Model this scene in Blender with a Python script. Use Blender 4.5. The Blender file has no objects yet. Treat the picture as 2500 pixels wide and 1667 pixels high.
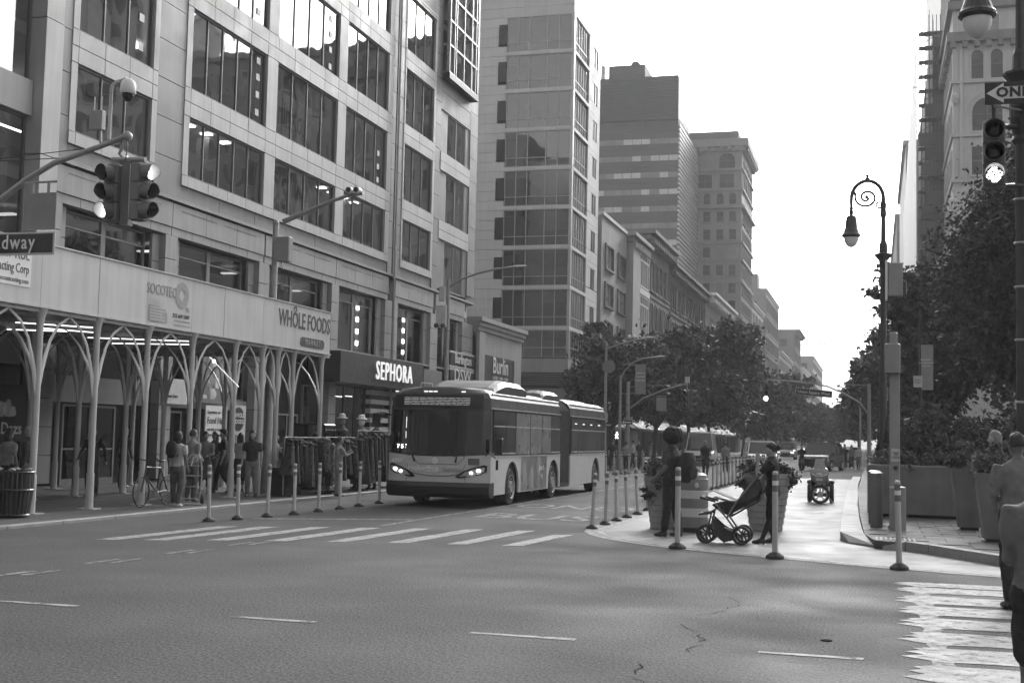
# Street corner in black and white: sidewalk shed, articulated bus, tree-lined avenue. X = across the street, Y = along it, Z = up (metres).
import bpy, bmesh, math, random
import numpy as np
from mathutils import Vector, Matrix, noise
RAD = math.radians
rnd = random.Random(11)
sc = bpy.context.scene
COL = sc.collection

# ---------------------------------------------------------------- camera
cd = bpy.data.cameras.new('camera'); cam = bpy.data.objects.new('camera', cd); COL.objects.link(cam)
cd.sensor_width = 36.0; cd.lens = 44.64; cd.clip_start = 0.1; cd.clip_end = 4000
cr = Vector((0.96155973, 0.27367814, 0.02243129)); cu = Vector((-0.0010328, -0.07808331, 0.9969463)); cf = Vector((-0.27459392, 0.95864658, 0.07479911))
m = Matrix(((cr.x, cu.x, -cf.x, 0), (cr.y, cu.y, -cf.y, 0), (cr.z, cu.z, -cf.z, 1.7), (0, 0, 0, 1)))
cam.matrix_world = m
sc.camera = cam

# ---------------------------------------------------------------- sky, sun, exposure
SUN_EL, SUN_AZ = 24.0, 8.0          # degrees; azimuth measured from the street axis (+Y) towards +X
w = bpy.data.worlds.new('World'); sc.world = w; w.use_nodes = True
nt = w.node_tree; nt.nodes.clear()
sky = nt.nodes.new('ShaderNodeTexSky'); sky.sky_type = 'NISHITA'; sky.sun_disc = False
sky.sun_elevation = RAD(SUN_EL); sky.sun_rotation = RAD(SUN_AZ)
sky.air_density = 1.6; sky.dust_density = 6.0; sky.ozone_density = 1.0
bw = nt.nodes.new('ShaderNodeRGBToBW'); bg = nt.nodes.new('ShaderNodeBackground'); wo = nt.nodes.new('ShaderNodeOutputWorld')
bg.inputs['Strength'].default_value = 0.13
nt.links.new(sky.outputs[0], bw.inputs[0]); nt.links.new(bw.outputs[0], bg.inputs[0]); nt.links.new(bg.outputs[0], wo.inputs[0])
sl = bpy.data.lights.new('sun', 'SUN'); sun = bpy.data.objects.new('sun', sl); COL.objects.link(sun)
sl.energy = 1.1; sl.angle = RAD(12); sl.color = (1, 1, 1)
sd = Vector((math.sin(RAD(SUN_AZ)) * math.cos(RAD(SUN_EL)), math.cos(RAD(SUN_AZ)) * math.cos(RAD(SUN_EL)), math.sin(RAD(SUN_EL))))
sun.rotation_euler = sd.to_track_quat('Z', 'Y').to_euler()
vs = sc.view_settings
vs.view_transform = 'Standard'; vs.look = 'None'; vs.gamma = 1.0; vs.use_curve_mapping = False
vs.exposure = 1.6
sc.cycles.max_bounces = 6; sc.cycles.diffuse_bounces = 3; sc.cycles.glossy_bounces = 3; sc.cycles.transparent_max_bounces = 8
sc.cycles.use_denoising = True; sc.cycles.volume_bounces = 0; sc.cycles.caustics_reflective = False; sc.cycles.caustics_refractive = False

# ---------------------------------------------------------------- helpers
def tag(o, label=None, cat=None, group=None, kind=None):
    if label: o['label'] = label
    if cat: o['category'] = cat
    if group: o['group'] = group
    if kind: o['kind'] = kind
    return o

class MB:
    """collects shapes into one mesh"""
    def __init__(s, mat=None): s.v = []; s.f = []; s.M = mat
    def add(s, vs, fs):
        b = len(s.v)
        s.v += [tuple(s.M @ Vector(p)) for p in vs] if s.M else [tuple(p) for p in vs]
        s.f += [tuple(b + i for i in f) for f in fs]; return s
    def box(s, x0, x1, y0, y1, z0, z1):
        if x0 > x1: x0, x1 = x1, x0
        if y0 > y1: y0, y1 = y1, y0
        if z0 > z1: z0, z1 = z1, z0
        return s.add([(x0,y0,z0),(x1,y0,z0),(x1,y1,z0),(x0,y1,z0),(x0,y0,z1),(x1,y0,z1),(x1,y1,z1),(x0,y1,z1)],
                     [(0,3,2,1),(4,5,6,7),(0,1,5,4),(1,2,6,5),(2,3,7,6),(3,0,4,7)])
    def bbox(s, x0, x1, y0, y1, z0, z1, b=0.02):
        """box with chamfered vertical edges and top"""
        p = [(x0+b,y0),(x1-b,y0),(x1,y0+b),(x1,y1-b),(x1-b,y1),(x0+b,y1),(x0,y1-b),(x0,y0+b)]
        q = [(x0+2*b,y0+b),(x1-2*b,y0+b),(x1-b,y0+2*b),(x1-b,y1-2*b),(x1-2*b,y1-b),(x0+2*b,y1-b),(x0+b,y1-2*b),(x0+b,y0+2*b)]
        vs = [(a,c,z0) for a,c in p] + [(a,c,z1-b) for a,c in p] + [(a,c,z1) for a,c in q]
        fs = [tuple(range(7,-1,-1)), tuple(range(16,24))]
        for k in (0,8):
            for i in range(8): j = (i+1) % 8; fs.append((k+i,k+j,k+8+j,k+8+i))
        return s.add(vs, fs)
    def poly(s, pts, ext):
        """prism: polygon pts (3D) extruded by vector ext"""
        n = len(pts); e = Vector(ext)
        vs = [Vector(p) for p in pts]; vs = vs + [p + e for p in vs]
        fs = [tuple(range(n-1,-1,-1)), tuple(range(n,2*n))] + [(i,(i+1)%n,n+(i+1)%n,n+i) for i in range(n)]
        return s.add(vs, fs)
    def sheet(s, pts): return s.add(pts, [tuple(range(len(pts)))])
    def ring(s, rings, cap=True, close=True):
        n = len(rings[0]); vs = [p for r in rings for p in r]; fs = []
        for k in range(len(rings)-1):
            for i in range(n if close else n-1):
                j = (i+1) % n; fs.append((k*n+i,k*n+j,(k+1)*n+j,(k+1)*n+i))
        if cap: fs += [tuple(range(n-1,-1,-1)), tuple((len(rings)-1)*n+i for i in range(n))]
        return s.add(vs, fs)
    def path(s, pts, rad, n=8, flat=1.0, cap=True):
        """tube swept along pts; rad a number or one per point"""
        P = [Vector(p) for p in pts]; k = len(P)
        rr = [rad]*k if isinstance(rad, (int,float)) else list(rad)
        t0 = (P[1]-P[0]).normalized(); a = Vector((0,0,1)) if abs(t0.z) < .9 else Vector((1,0,0))
        u = t0.cross(a).normalized(); rings = []
        for i in range(k):
            t = (P[min(i+1,k-1)]-P[max(i-1,0)]).normalized()
            u = (u - t*u.dot(t)).normalized(); v = t.cross(u)
            rings.append([P[i]+u*(rr[i]*math.cos(2*math.pi*j/n))+v*(rr[i]*flat*math.sin(2*math.pi*j/n)) for j in range(n)])
        return s.ring(rings, cap)
    def tube(s, p0, p1, r0, r1=None, n=10): return s.path([p0,p1],[r0,r0 if r1 is None else r1],n)
    def lathe(s, prof, c=(0,0,0), n=16, axis='Z'):
        c = Vector(c); rings = []
        for r, h in prof:
            q = []
            for j in range(n):
                a = 2*math.pi*j/n; x, y = r*math.cos(a), r*math.sin(a)
                q.append(c + (Vector((x,y,h)) if axis=='Z' else Vector((h,x,y)) if axis=='X' else Vector((x,h,y))))
            rings.append(q)
        return s.ring(rings)
    def ball(s, c, r, nu=10, nv=7, jit=0, seed=0):
        r = (r,r,r) if isinstance(r,(int,float)) else r; c = Vector(c); rings = []
        for i in range(nv+1):
            th = math.pi*(0.02+0.96*i/nv); q = []
            for j in range(nu):
                a = 2*math.pi*j/nu; d = Vector((math.sin(th)*math.cos(a),math.sin(th)*math.sin(a),math.cos(th)))
                k = 1+jit*noise.noise(d*2.3+Vector((seed,0,0))) if jit else 1
                q.append(c+Vector((d.x*r[0]*k,d.y*r[1]*k,d.z*r[2]*k)))
            rings.append(q)
        return s.ring(rings)
    def build(s, name, mat=None, parent=None, smooth=False):
        me = bpy.data.meshes.new(name); me.from_pydata(s.v, [], s.f); me.update()
        if mat: me.materials.append(mat)
        if smooth:
            me.polygons.foreach_set('use_smooth', [True]*len(me.polygons)); me.set_sharp_from_angle(angle=RAD(42))
        return link(name, me, parent)

def link(name, me, parent=None):
    o = bpy.data.objects.new(name, me); COL.objects.link(o)
    if parent is not None: attach(o, parent)
    return o
def mat_of(p):
    mm = Matrix.Translation(p.location) @ p.rotation_euler.to_matrix().to_4x4() @ Matrix.Diagonal((*p.scale, 1))
    return (mat_of(p.parent) @ p.matrix_parent_inverse @ mm) if p.parent else mm
def attach(o, parent):
    """o keeps the place it was built in (world coordinates)"""
    o.parent = parent; o.matrix_parent_inverse = mat_of(parent).inverted()
def empty(name, loc=(0,0,0), rz=0.0, label=None, cat=None, group=None):
    e = bpy.data.objects.new(name, None); COL.objects.link(e); e.location = loc; e.rotation_euler = (0,0,rz)
    e.empty_display_size = .2
    return tag(e, label, cat, group)
def copy_tree(o, parent=None):
    c = o.copy(); COL.objects.link(c)
    if parent is not None: c.parent = parent; c.matrix_parent_inverse = o.matrix_parent_inverse.copy()
    for ch in o.children: copy_tree(ch, c)
    return c
ORD = ['first','second','third','fourth','fifth','sixth','seventh','eighth','ninth','tenth','eleventh','twelfth','thirteenth','fourteenth','fifteenth','sixteenth','seventeenth','eighteenth','nineteenth','twentieth','twenty-first','twenty-second','twenty-third','twenty-fourth','twenty-fifth','twenty-sixth']

def text(s, size, mtx, mat, parent, name='lettering', sx=1.0, bold=0.0, depth=0.004, align='CENTER', space=1.0):
    """flat lettering: text laid in the XY plane of mtx, extruded a little"""
    c = bpy.data.curves.new('txt', 'FONT'); c.body = s; c.size = size; c.extrude = depth; c.offset = bold
    c.align_x = align; c.align_y = 'CENTER'; c.space_character = space; c.resolution_u = 2
    t = bpy.data.objects.new('txt', c); COL.objects.link(t)
    me = bpy.data.meshes.new_from_object(t)
    bpy.data.objects.remove(t); bpy.data.curves.remove(c)
    me.transform(mtx @ Matrix.Diagonal((sx,1,1,1))); me.materials.clear(); me.materials.append(mat); me.name = name
    return link(name, me, parent)
def plane_mtx(o, right, up):
    r = Vector(right).normalized(); u = Vector(up).normalized(); n = r.cross(u)
    return Matrix(((r.x,u.x,n.x,o[0]),(r.y,u.y,n.y,o[1]),(r.z,u.z,n.z,o[2]),(0,0,0,1)))
def on_facade(y, z, x):  # lettering on a wall that faces +X (reads towards +Y)
    return plane_mtx((x,y,z), (0,1,0), (0,0,1))
def on_front(x, z, y):   # lettering on a face that looks at -Y
    return plane_mtx((x,y,z), (1,0,0), (0,0,1))
def on_ground(x, y, z): return plane_mtx((x,y,z), (1,0,0), (0,1,0))

# ---------------------------------------------------------------- materials (all grey: the photograph is black and white)
def M(name, v, rough=.75, var=.12, scale=2.0, bump=0.0, bscale=40.0, metal=0.0, fine=0.0, spec=.5, streak=0.0):
    mt = bpy.data.materials.new(name); mt.use_nodes = True; n = mt.node_tree; b = n.nodes['Principled BSDF']
    b.inputs['Roughness'].default_value = rough; b.inputs['Metallic'].default_value = metal; b.inputs['Specular IOR Level'].default_value = spec
    tc = n.nodes.new('ShaderNodeTexCoord')
    val = None
    def noise_tex(sc_, det=4, vec=None):
        t = n.nodes.new('ShaderNodeTexNoise'); t.inputs['Scale'].default_value = sc_; t.inputs['Detail'].default_value = det
        n.links.new(vec or tc.outputs['Object'], t.inputs['Vector']); return t.outputs['Fac']
    def rng(src, lo, hi, a=.3, c=.7):
        r = n.nodes.new('ShaderNodeMapRange'); r.inputs[1].default_value = a; r.inputs[2].default_value = c; r.inputs[3].default_value = lo; r.inputs[4].default_value = hi
        n.links.new(src, r.inputs[0]); return r.outputs[0]
    def mul(a, c):
        q = n.nodes.new('ShaderNodeMath'); q.operation = 'MULTIPLY'
        for i, k in enumerate((a, c)):
            if isinstance(k, float): q.inputs[i].default_value = k
            else: n.links.new(k, q.inputs[i])
        return q.outputs[0]
    val = rng(noise_tex(scale, 5), v*(1-var), v*(1+var))
    if fine: val = mul(val, rng(noise_tex(bscale*3, 2), 1-fine, 1+fine))
    if streak:
        mp = n.nodes.new('ShaderNodeMapping'); mp.inputs['Scale'].default_value = (3.0, 3.0, .18); n.links.new(tc.outputs['Object'], mp.inputs[0])
        val = mul(val, rng(noise_tex(1.6, 5, mp.outputs[0]), 1-streak, 1+streak*.4))
    oi = n.nodes.new('ShaderNodeObjectInfo'); val = mul(val, rng(oi.outputs['Random'], 1-var*.35, 1+var*.35, 0, 1))
    n.links.new(val, b.inputs['Base Color'])
    rr = rng(noise_tex(scale*2.3, 3), max(.02,rough*.85), min(1,rough*1.15)); n.links.new(rr, b.inputs['Roughness'])
    if bump:
        bp = n.nodes.new('ShaderNodeBump'); bp.inputs['Strength'].default_value = bump; bp.inputs['Distance'].default_value = .02
        n.links.new(noise_tex(bscale, 6), bp.inputs['Height']); n.links.new(bp.outputs[0], b.inputs['Normal'])
    return mt
def EM(name, e, v=.8):
    mt = bpy.data.materials.new(name); mt.use_nodes = True; b = mt.node_tree.nodes['Principled BSDF']
    b.inputs['Base Color'].default_value = (v,v,v,1); b.inputs['Emission Color'].default_value = (1,1,1,1); b.inputs['Emission Strength'].default_value = e
    return mt
def PAINT(name, v, wear):
    """road paint worn through to the asphalt in small flakes"""
    mt = M(name, v, .75, .15, 3.0, .25, 30, fine=.2, spec=.3); n = mt.node_tree; b = n.nodes['Principled BSDF']
    src = b.inputs['Base Color'].links[0].from_socket
    tc = n.nodes.new('ShaderNodeTexCoord'); no = n.nodes.new('ShaderNodeTexNoise'); no.inputs['Scale'].default_value = 7; no.inputs['Detail'].default_value = 9; no.inputs['Roughness'].default_value = .75
    mr = n.nodes.new('ShaderNodeMapRange'); mr.inputs[1].default_value = wear-.05; mr.inputs[2].default_value = wear+.05
    mx = n.nodes.new('ShaderNodeMix'); mx.data_type = 'FLOAT'; mx.inputs[2].default_value = .08
    n.links.new(tc.outputs['Object'], no.inputs['Vector']); n.links.new(no.outputs[0], mr.inputs[0]); n.links.new(mr.outputs[0], mx.inputs[0]); n.links.new(src, mx.inputs[3]); n.links.new(mx.outputs[0], b.inputs['Base Color'])
    return mt
def GLASS(name, tint=.6, wav=.06, refl=1.0, wsc=.9, rough=.02, ior=1.5, coat=0.0):
    """window pane: transparent body, mirror-like skin, slightly wavy"""
    mt = bpy.data.materials.new(name); mt.use_nodes = True; n = mt.node_tree; n.nodes.clear()
    out = n.nodes.new('ShaderNodeOutputMaterial'); mix = n.nodes.new('ShaderNodeMixShader'); tr = n.nodes.new('ShaderNodeBsdfTransparent'); gl = n.nodes.new('ShaderNodeBsdfGlossy')
    tr.inputs[0].default_value = (tint,)*3+(1,); gl.inputs['Color'].default_value = (refl,)*3+(1,); gl.inputs['Roughness'].default_value = rough
    fr = n.nodes.new('ShaderNodeFresnel'); fr.inputs[0].default_value = ior
    tc = n.nodes.new('ShaderNodeTexCoord'); no = n.nodes.new('ShaderNodeTexNoise'); no.inputs['Scale'].default_value = wsc; no.inputs['Detail'].default_value = 1
    bp = n.nodes.new('ShaderNodeBump'); bp.inputs['Strength'].default_value = 1.0; bp.inputs['Distance'].default_value = wav
    n.links.new(tc.outputs['Object'], no.inputs['Vector']); n.links.new(no.outputs[0], bp.inputs['Height'])
    n.links.new(bp.outputs[0], gl.inputs['Normal'])
    cm = n.nodes.new('ShaderNodeMapRange'); cm.inputs[3].default_value = coat; n.links.new(fr.outputs[0], cm.inputs[0])
    n.links.new(cm.outputs[0], mix.inputs[0]); n.links.new(tr.outputs[0], mix.inputs[1]); n.links.new(gl.outputs[0], mix.inputs[2]); n.links.new(mix.outputs[0], out.inputs[0])
    return mt
m_asphalt = M('asphalt', .072, .85, .26, .25, .5, 15, fine=.85, spec=.25)
m_paint = PAINT('road_paint', .32, .44)
m_paintworn = PAINT('road_paint_worn', .26, .50)
m_tar = M('tar', .035, 1.0, .2, spec=.0)
m_plaza = M('plaza_coating', .19, .6, .18, .7, .5, 45, fine=.2, spec=.3)
m_walk = M('sidewalk', .055, .7, .2, .8, .3, 40, fine=.15)
m_kerb = M('kerb_granite', .27, .65, .15, 3, .3, 50, fine=.2)
m_paver = M('paver', .09, .7, .2, 1.5, .3, 50, fine=.15)
m_light = M('light_cladding', .41, .55, .07, .6, .05, 60, fine=.05, streak=.12)
m_dark = M('dark_cladding', .16, .5, .12, .5, .05, 60, fine=.06, streak=.12)
m_stone = M('base_stone', .28, .6, .08, .6, .06, 60, fine=.06, streak=.14)
m_alu = M('aluminium', .35, .4, .06, metal=.3)
m_frame = M('window_frame', .12, .45, .1)
m_room = M('room', .4, .9, .25, .4)
m_ceil = M('room_ceiling', .5, .9, .1, .4)
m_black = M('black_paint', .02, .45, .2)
m_dkmetal = M('dark_metal', .04, .4, .2, 5)
m_gmetal = M('galvanised', .3, .45, .12, 6, metal=.35)
m_gpaint = M('grey_paint', .26, .5, .08, 4)
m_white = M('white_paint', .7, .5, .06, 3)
m_offw = M('off_white', .5, .6, .1, 3)
m_rubber = M('rubber', .025, .7, .2)
m_concrete = M('concrete', .3, .8, .15, 2.5, .25, 40, fine=.12, streak=.15)
m_dkcon = M('dark_concrete', .16, .75, .15, 2.5, .2, 40, fine=.12, streak=.15)
m_post = M('delineator_plastic', .5, .5, .12, 6, streak=.2)
m_band = M('reflective_band', .75, .35, .05)
m_bandk = M('dark_band', .15, .5, .1)
m_glass = GLASS('glass', .8, .012, wsc=.6, ior=1.8, coat=.2)
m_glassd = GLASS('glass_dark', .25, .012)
m_led = EM('lit_white', 2.2)
m_tube = EM('lit_tube', .7)
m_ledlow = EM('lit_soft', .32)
m_glow = EM('ceiling_glow', .16)
m_lamp = EM('lit_signal', 4.0)
m_lens = M('dark_lens', .012, .25, .1)

# ================================================================= GROUND
tag(MB().sheet([(-400,-140,0),(400,-140,0),(400,1200,0),(-400,1200,0)]).build('road', m_asphalt), kind='structure')
# left pavement, two blocks with the side street between
KX = -13.72; PZ = .05
pav = MB().box(-70, KX-.18, -30, 69.0, 0.0, PZ).build('sidewalk', m_walk); tag(pav, kind='structure')
y = -6.0; k = 0
while y < 66:
    L = 1.5 + .25*((k*7) % 5)/5
    MB().bbox(KX-.18, KX+.0, y+.006, y+L-.006, 0.0, PZ+.006+.004*((k*3)%4)/4, .008).build('kerb_stone', m_kerb, pav)
    y += L; k += 1
pav2 = MB().box(-70, KX-.18, 88, 620, 0.0, PZ).build('sidewalk', m_walk); tag(pav2, kind='structure')
y = 88.0
while y < 150:
    MB().bbox(KX-.18, KX, y+.008, y+2.0-.008, 0.0, PZ+.006, .008).build('kerb_stone', m_kerb, pav2); y += 2.0
# painted plaza, flush with the road, with a rounded tip
def arc(c, r, a0, a1, n): return [(c[0]+r*math.cos(RAD(a0+(a1-a0)*i/n)), c[1]+r*math.sin(RAD(a0+(a1-a0)*i/n))) for i in range(n+1)]
tip = arc((-3.85,23.75), 1.42, 180, 248, 10)
edge = [(-5.27,64)] + [(-5.27,40)] + tip + [(-3.0,21.75),(-2.1,20.4),(-1.45,19.45),(-.4,18.75),(.4,18.2),(1.7,17.75),(4.0,17.2)]
# smooth the front edge a little: quadratic run from the rounded tip to the right
edge = [(-5.27,64),(-5.27,40),(-5.27,24.4),(-5.24,23.7),(-5.12,22.95),(-4.85,22.2),(-4.45,21.5),(-3.95,20.9),(-3.3,20.3),(-2.55,19.85),(-1.7,19.4),(-.8,18.95),(.1,18.5),(1.0,18.15),(2.2,17.8),(4.5,17.3)]
pts = [(x,yy,.004) for x,yy in edge] + [(4.5,24,.004),(0,24,.004),(-.5,64,.004)]
plaza = MB().sheet(pts[::-1]).build('plaza', m_plaza); tag(plaza, kind='structure')
def line_strip(pts, off0, off1, z, name, mat, parent=None):
    v=[]; f=[]
    for i,p in enumerate(pts):
        a=Vector((*pts[max(i-1,0)],0)); b=Vector((*pts[min(i+1,len(pts)-1)],0)); t=(b-a).normalized(); nrm=Vector((-t.y,t.x,0)); p=Vector((*p,0))
        v += [p+nrm*off0+Vector((0,0,z)), p+nrm*off1+Vector((0,0,z))]
    for i in range(len(pts)-1): f.append((2*i,2*i+2,2*i+3,2*i+1))
    return MB().add(v,f).build(name, mat, parent)
fine=[]
for i in range(len(edge)-1):
    for t in range(4): fine.append((edge[i][0]+(edge[i+1][0]-edge[i][0])*t/4, edge[i][1]+(edge[i+1][1]-edge[i][1])*t/4))
fine = fine[7:]
line_strip(fine, .02, .12, .008, 'edge_line', m_paint, plaza); line_strip(fine, .24, .34, .008, 'edge_line', m_paint, plaza)
# right pavement by the park with its kerb stones
rp = [(-.62,70),(-.55,45),(-.32,30),(-.17,23.4),(.0,21.95),(.15,21.78),(.5,21.75),(.8,21.32),(1.3,20.5),(1.85,19.6),(3.0,18.3),(5.0,17.2),(60,15),(60,140),(3,140),(-.62,90)]
walk2 = MB().poly([(x,yy,0) for x,yy in rp], (0,0,.14)).build('sidewalk', m_paver); tag(walk2, kind='structure')
kr = [(-1.0,64),(-.95,52),(-.9,46),(-.83,40),(-.75,34),(-.68,29),(-.62,25.5),(-.58,23.4),(-.42,22.75)]
kw = [(-.62,64),(-.62,52),(-.56,46),(-.48,40),(-.42,34),(-.33,29),(-.25,25.5),(-.19,23.4),(-.02,22.1)]
for i in range(len(kr)-1):
    a,b,c,d = kr[i],kr[i+1],kw[i+1],kw[i]
    zb = .165 if i < len(kr)-2 else .165
    g=.012
    vs_=[(a[0],a[1]-g,0),(b[0],b[1]+g,0),(c[0],c[1]+g,0),(d[0],d[1]-g,0)]
    zt=[zb,zb if i<len(kr)-2 else .03,zb if i<len(kr)-2 else .05,zb]
    MB().add(vs_+[(p[0],p[1],z) for p,z in zip(vs_,zt)], [(0,3,2,1),(4,5,6,7),(0,1,5,4),(1,2,6,5),(2,3,7,6),(3,0,4,7)]).build('kerb_stone', m_kerb, walk2)
ck = [(.12,21.74),(.48,21.72),(.82,21.27),(1.32,20.42),(1.86,19.53),(3.0,18.2),(4.6,17.25)]
for i in range(len(ck)-1):
    a=Vector((*ck[i],0)); b=Vector((*ck[i+1],0)); t=(b-a).normalized(); nn=Vector((-t.y,t.x,0)); g=t*.008
    h0=.06 if i==0 else .15
    MB().add([a+g,b-g,b-g+nn*.2,a+g+nn*.2]+[a+g+Vector((0,0,h0)),b-g+Vector((0,0,.15)),b-g+nn*.2+Vector((0,0,.152)),a+g+nn*.2+Vector((0,0,h0))],[(0,3,2,1),(4,5,6,7),(0,1,5,4),(1,2,6,5),(2,3,7,6),(3,0,4,7)]).build('kerb_stone', m_kerb, walk2)
# paving slabs on the right pavement
for iy in range(16):
    for ix in range(7):
        x0=-.1+ix*.62+(.31 if iy%2 else 0); y0=22.1+iy*.62
        if x0 < .0 and y0 < 23.2: continue
        if y0 < 23.0 - x0*.0 and x0 > .5 and y0 < 21.4: continue
        MB().box(x0+.008,x0+.612,y0+.008,y0+.612,.141,.149+.003*((ix*5+iy*3)%4)/4).build('paving_slab', m_paver, walk2)
for ix in range(4):
    for iy in range(3):
        x0=.85+ix*.62; y0=20.24+iy*.62
        if x0 < 1.0+ (21.2-y0)*.62: continue
        MB().box(x0+.008,x0+.612,y0+.008,y0+.612,.141,.150).build('paving_slab', m_paver, walk2)
# tactile strip at the ramp
tm = MB()
for i in range(9): tm.box(.02+i*.075,.05+i*.075,21.85,22.65,.141,.152)
tm.build('tactile_strip', m_kerb, walk2)

# crosswalk across the avenue (left)
nl=[(-11.40,16.99),(-10.74,17.30),(-9.94,17.74),(-9.12,18.09),(-8.26,18.47),(-7.36,18.78),(-6.45,19.03),(-5.61,19.25)]
cwalk = empty('crosswalk', (-8.4,20,.0)); tag(cwalk, kind='structure')
def ragged(poly, seed, amp=.02, step=.25):
    out=[]; r=random.Random(seed)
    for i,p in enumerate(poly):
        q=poly[(i+1)%len(poly)]; L=math.hypot(q[0]-p[0],q[1]-p[1]); n=max(1,int(L/step))
        for t in range(n): out.append((p[0]+(q[0]-p[0])*t/n+r.uniform(-amp,amp), p[1]+(q[1]-p[1])*t/n+r.uniform(-amp,amp)))
    return out
for i,(x,yy) in enumerate(nl):
    e=.2; L=3.45 if i<7 else 2.6
    q=ragged([(x,yy),(x+.31,yy+.15),(x+.31+e,yy+L+.15),(x+e,yy+L)], i, .012)
    MB().sheet([(a,b,.005) for a,b in q]).build('stripe', m_paint, cwalk)
# dashes across the foreground and paired guide dashes
dash = empty('lane_dashes', (-4,10.65,0)); tag(dash, kind='structure')
for i,(a,b) in enumerate([(-10.9,-10.0),(-8.17,-7.3),(-5.66,-4.83),(-3.36,-2.43),(-.91,-.08)]):
    q=ragged([(a,10.61),(b,10.59),(b,10.70),(a,10.68)], 40+i, .008, .1); MB().sheet([(p[0],p[1],.005) for p in q]).build('dash', m_paint, dash)
for i,(yy,x) in enumerate([(12.45,-9.45),(14.1,-9.38),(15.7,-9.22),(17.25,-9.12)]):
    for dx in (-.1,.1):
        q=ragged([(x+dx-.05,yy+dx),(x+dx+.05,yy+dx),(x+dx+.09,yy+.65+dx),(x+dx-.01,yy+.65+dx)], 60+i, .012, .15); MB().sheet([(p[0],p[1],.005) for p in q]).build('dash', m_paintworn, dash)
# big crosswalk on the right with its overpainted ragged ends
cw2 = empty('crosswalk', (2,13,0)); tag(cw2, kind='structure')
rw=[(16.78,16.42),(16.2,15.72),(15.3,14.68),(14.33,13.72),(13.36,12.76),(12.36,11.74),(11.42,10.82),(10.5,9.86),(9.55,8.9),(8.6,7.95),(7.6,7.0),(6.7,6.1)]
for i,(b,a) in enumerate(rw):
    mid=(a+b)/2
    q=[(4.6,a),(4.6,b)]+[(.75-.03*i,b+.06),(.42,b+.03),(.30,b-.05),(.36,mid+.17),(.24,mid+.06),(.38,mid-.03),(.20,a+.13),(.34,a+.02),(.55,a-.1),(.72,a-.05)]
    q=ragged(q, 80+i, .014, .18); MB().sheet([(p[0],p[1],.005) for p in q]).build('stripe', m_paint, cw2)
    if i < 11:
        q=ragged([(.42,a+.02),(.62,a+.02),(.6,rw[i+1][0]),(.45,rw[i+1][0])], 120+i, .02, .1); MB().sheet([(p[0],p[1],.0045) for p in q]).build('worn_patch', m_paintworn, cw2)
# lane line, stop line and lane lettering
mk = empty('lane_markings', (-8,26,0)); tag(mk, kind='structure')
for k in range(3): pass
MB().sheet([(-8.86,22.2,.005),(-8.74,22.2,.005),(-8.5,60,.005),(-8.62,60,.005)]).build('lane_line', m_paintworn, mk)
MB().sheet([(-11.6,22.45,.005),(-8.9,23.95,.005),(-8.9,24.25,.005),(-11.6,22.75,.005)]).build('stop_line', m_paintworn, mk)
t=text('BUS', 2.4, on_ground(-6.95,26.4,.006), m_paintworn, mk, sx=.62, bold=.03, depth=0.0)
t=text('ONLY', 2.4, on_ground(-6.95,30.6,.006), m_paintworn, mk, sx=.5, bold=.03, depth=0.0)
# tar crack wandering across the asphalt
c=[]; r_=random.Random(5)
for i in range(40):
    yy=14.2-i*.14; c.append((-1.55+.16*math.sin(i*.33)+r_.uniform(-.05,.05), yy))
crk=empty('tar_crack',(-1.55,12,0)); tag(crk,kind='structure')
for k in range(0,39,4):
    if k not in (12,28): line_strip(c[k:k+4], -.004-.002*(k%3), .004, .004, 'crack_line', m_tar, crk)
mh=MB().lathe([(.05,0),(.05,.006),(.04,.008)],(-.40,11.5,.002),10).build('asphalt_plug', m_tar); tag(mh, kind='structure')

# ================================================================= BUILDING 1 : large retail block on the left
FXX = -21.5
b1 = empty('retail_building', (-26,48,0), 0, 'large pale-panelled retail building with wide windows behind the sidewalk shed', 'building')
def panel(y0,y1,z0,z1,mat,out=0.0,th=.3,name='cladding_panel',par=b1,j=.012):
    return MB().box(FXX-th,FXX+out,y0+j,y1-j,z0+j,z1-j).build(name,mat,par)
def panels(y0,y1,z0,z1,mat,ny,nz,out=0.0,name='cladding_panel'):
    for i in range(ny):
        for k in range(nz):
            panel(y0+(y1-y0)*i/ny, y0+(y1-y0)*(i+1)/ny, z0+(z1-z0)*k/nz, z0+(z1-z0)*(k+1)/nz, mat, out+rnd.uniform(-.003,.003), name=name)
rows=[(9.90,11.86),(12.80,15.49),(16.44,19.15),(20.07,22.78),(23.7,26.4)]
pane_cache={}
def window(y0,y1,z0,z1,n,par=b1,x=FXX-.1,mull=.05,frame=m_frame,glass=None,name='window',hz=None,tilt=.004):
    g=MB(); t=.06
    g.box(x-.06,x+.04,y0,y1,z0,z0+t).box(x-.06,x+.04,y0,y1,z1-t,z1).box(x-.06,x+.04,y0,y0+t,z0+t,z1-t).box(x-.06,x+.04,y1-t,y1,z0+t,z1-t)
    w_=(y1-y0-2*t)/n; hs=[z0+t]+(hz or [])+[z1-t]
    for i in range(1,n): g.box(x-.05,x+.03,y0+t+w_*i-mull/2,y0+t+w_*i+mull/2,z0+t,z1-t)
    for h in (hz or []): g.box(x-.045,x+.025,y0+t,y1-t,h-.025,h+.025)
    wf=g.build(name,frame,par)
    for i in range(n):
        for k in range(len(hs)-1):
            a=y0+t+w_*i+.004; b=a+w_-.008; c=hs[k]; d=hs[k+1]; e=rnd.uniform(-tilt,tilt)*(b-a); f_=rnd.uniform(-tilt,tilt)*(d-c)*.5
            MB().add([(x-.01,a,c),(x-.01+e,b,c),(x-.01+e+f_,b,d),(x-.01+f_,a,d)],[(0,1,2,3)]).build('pane',glass or m_glass,wf)
    return wf
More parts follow.
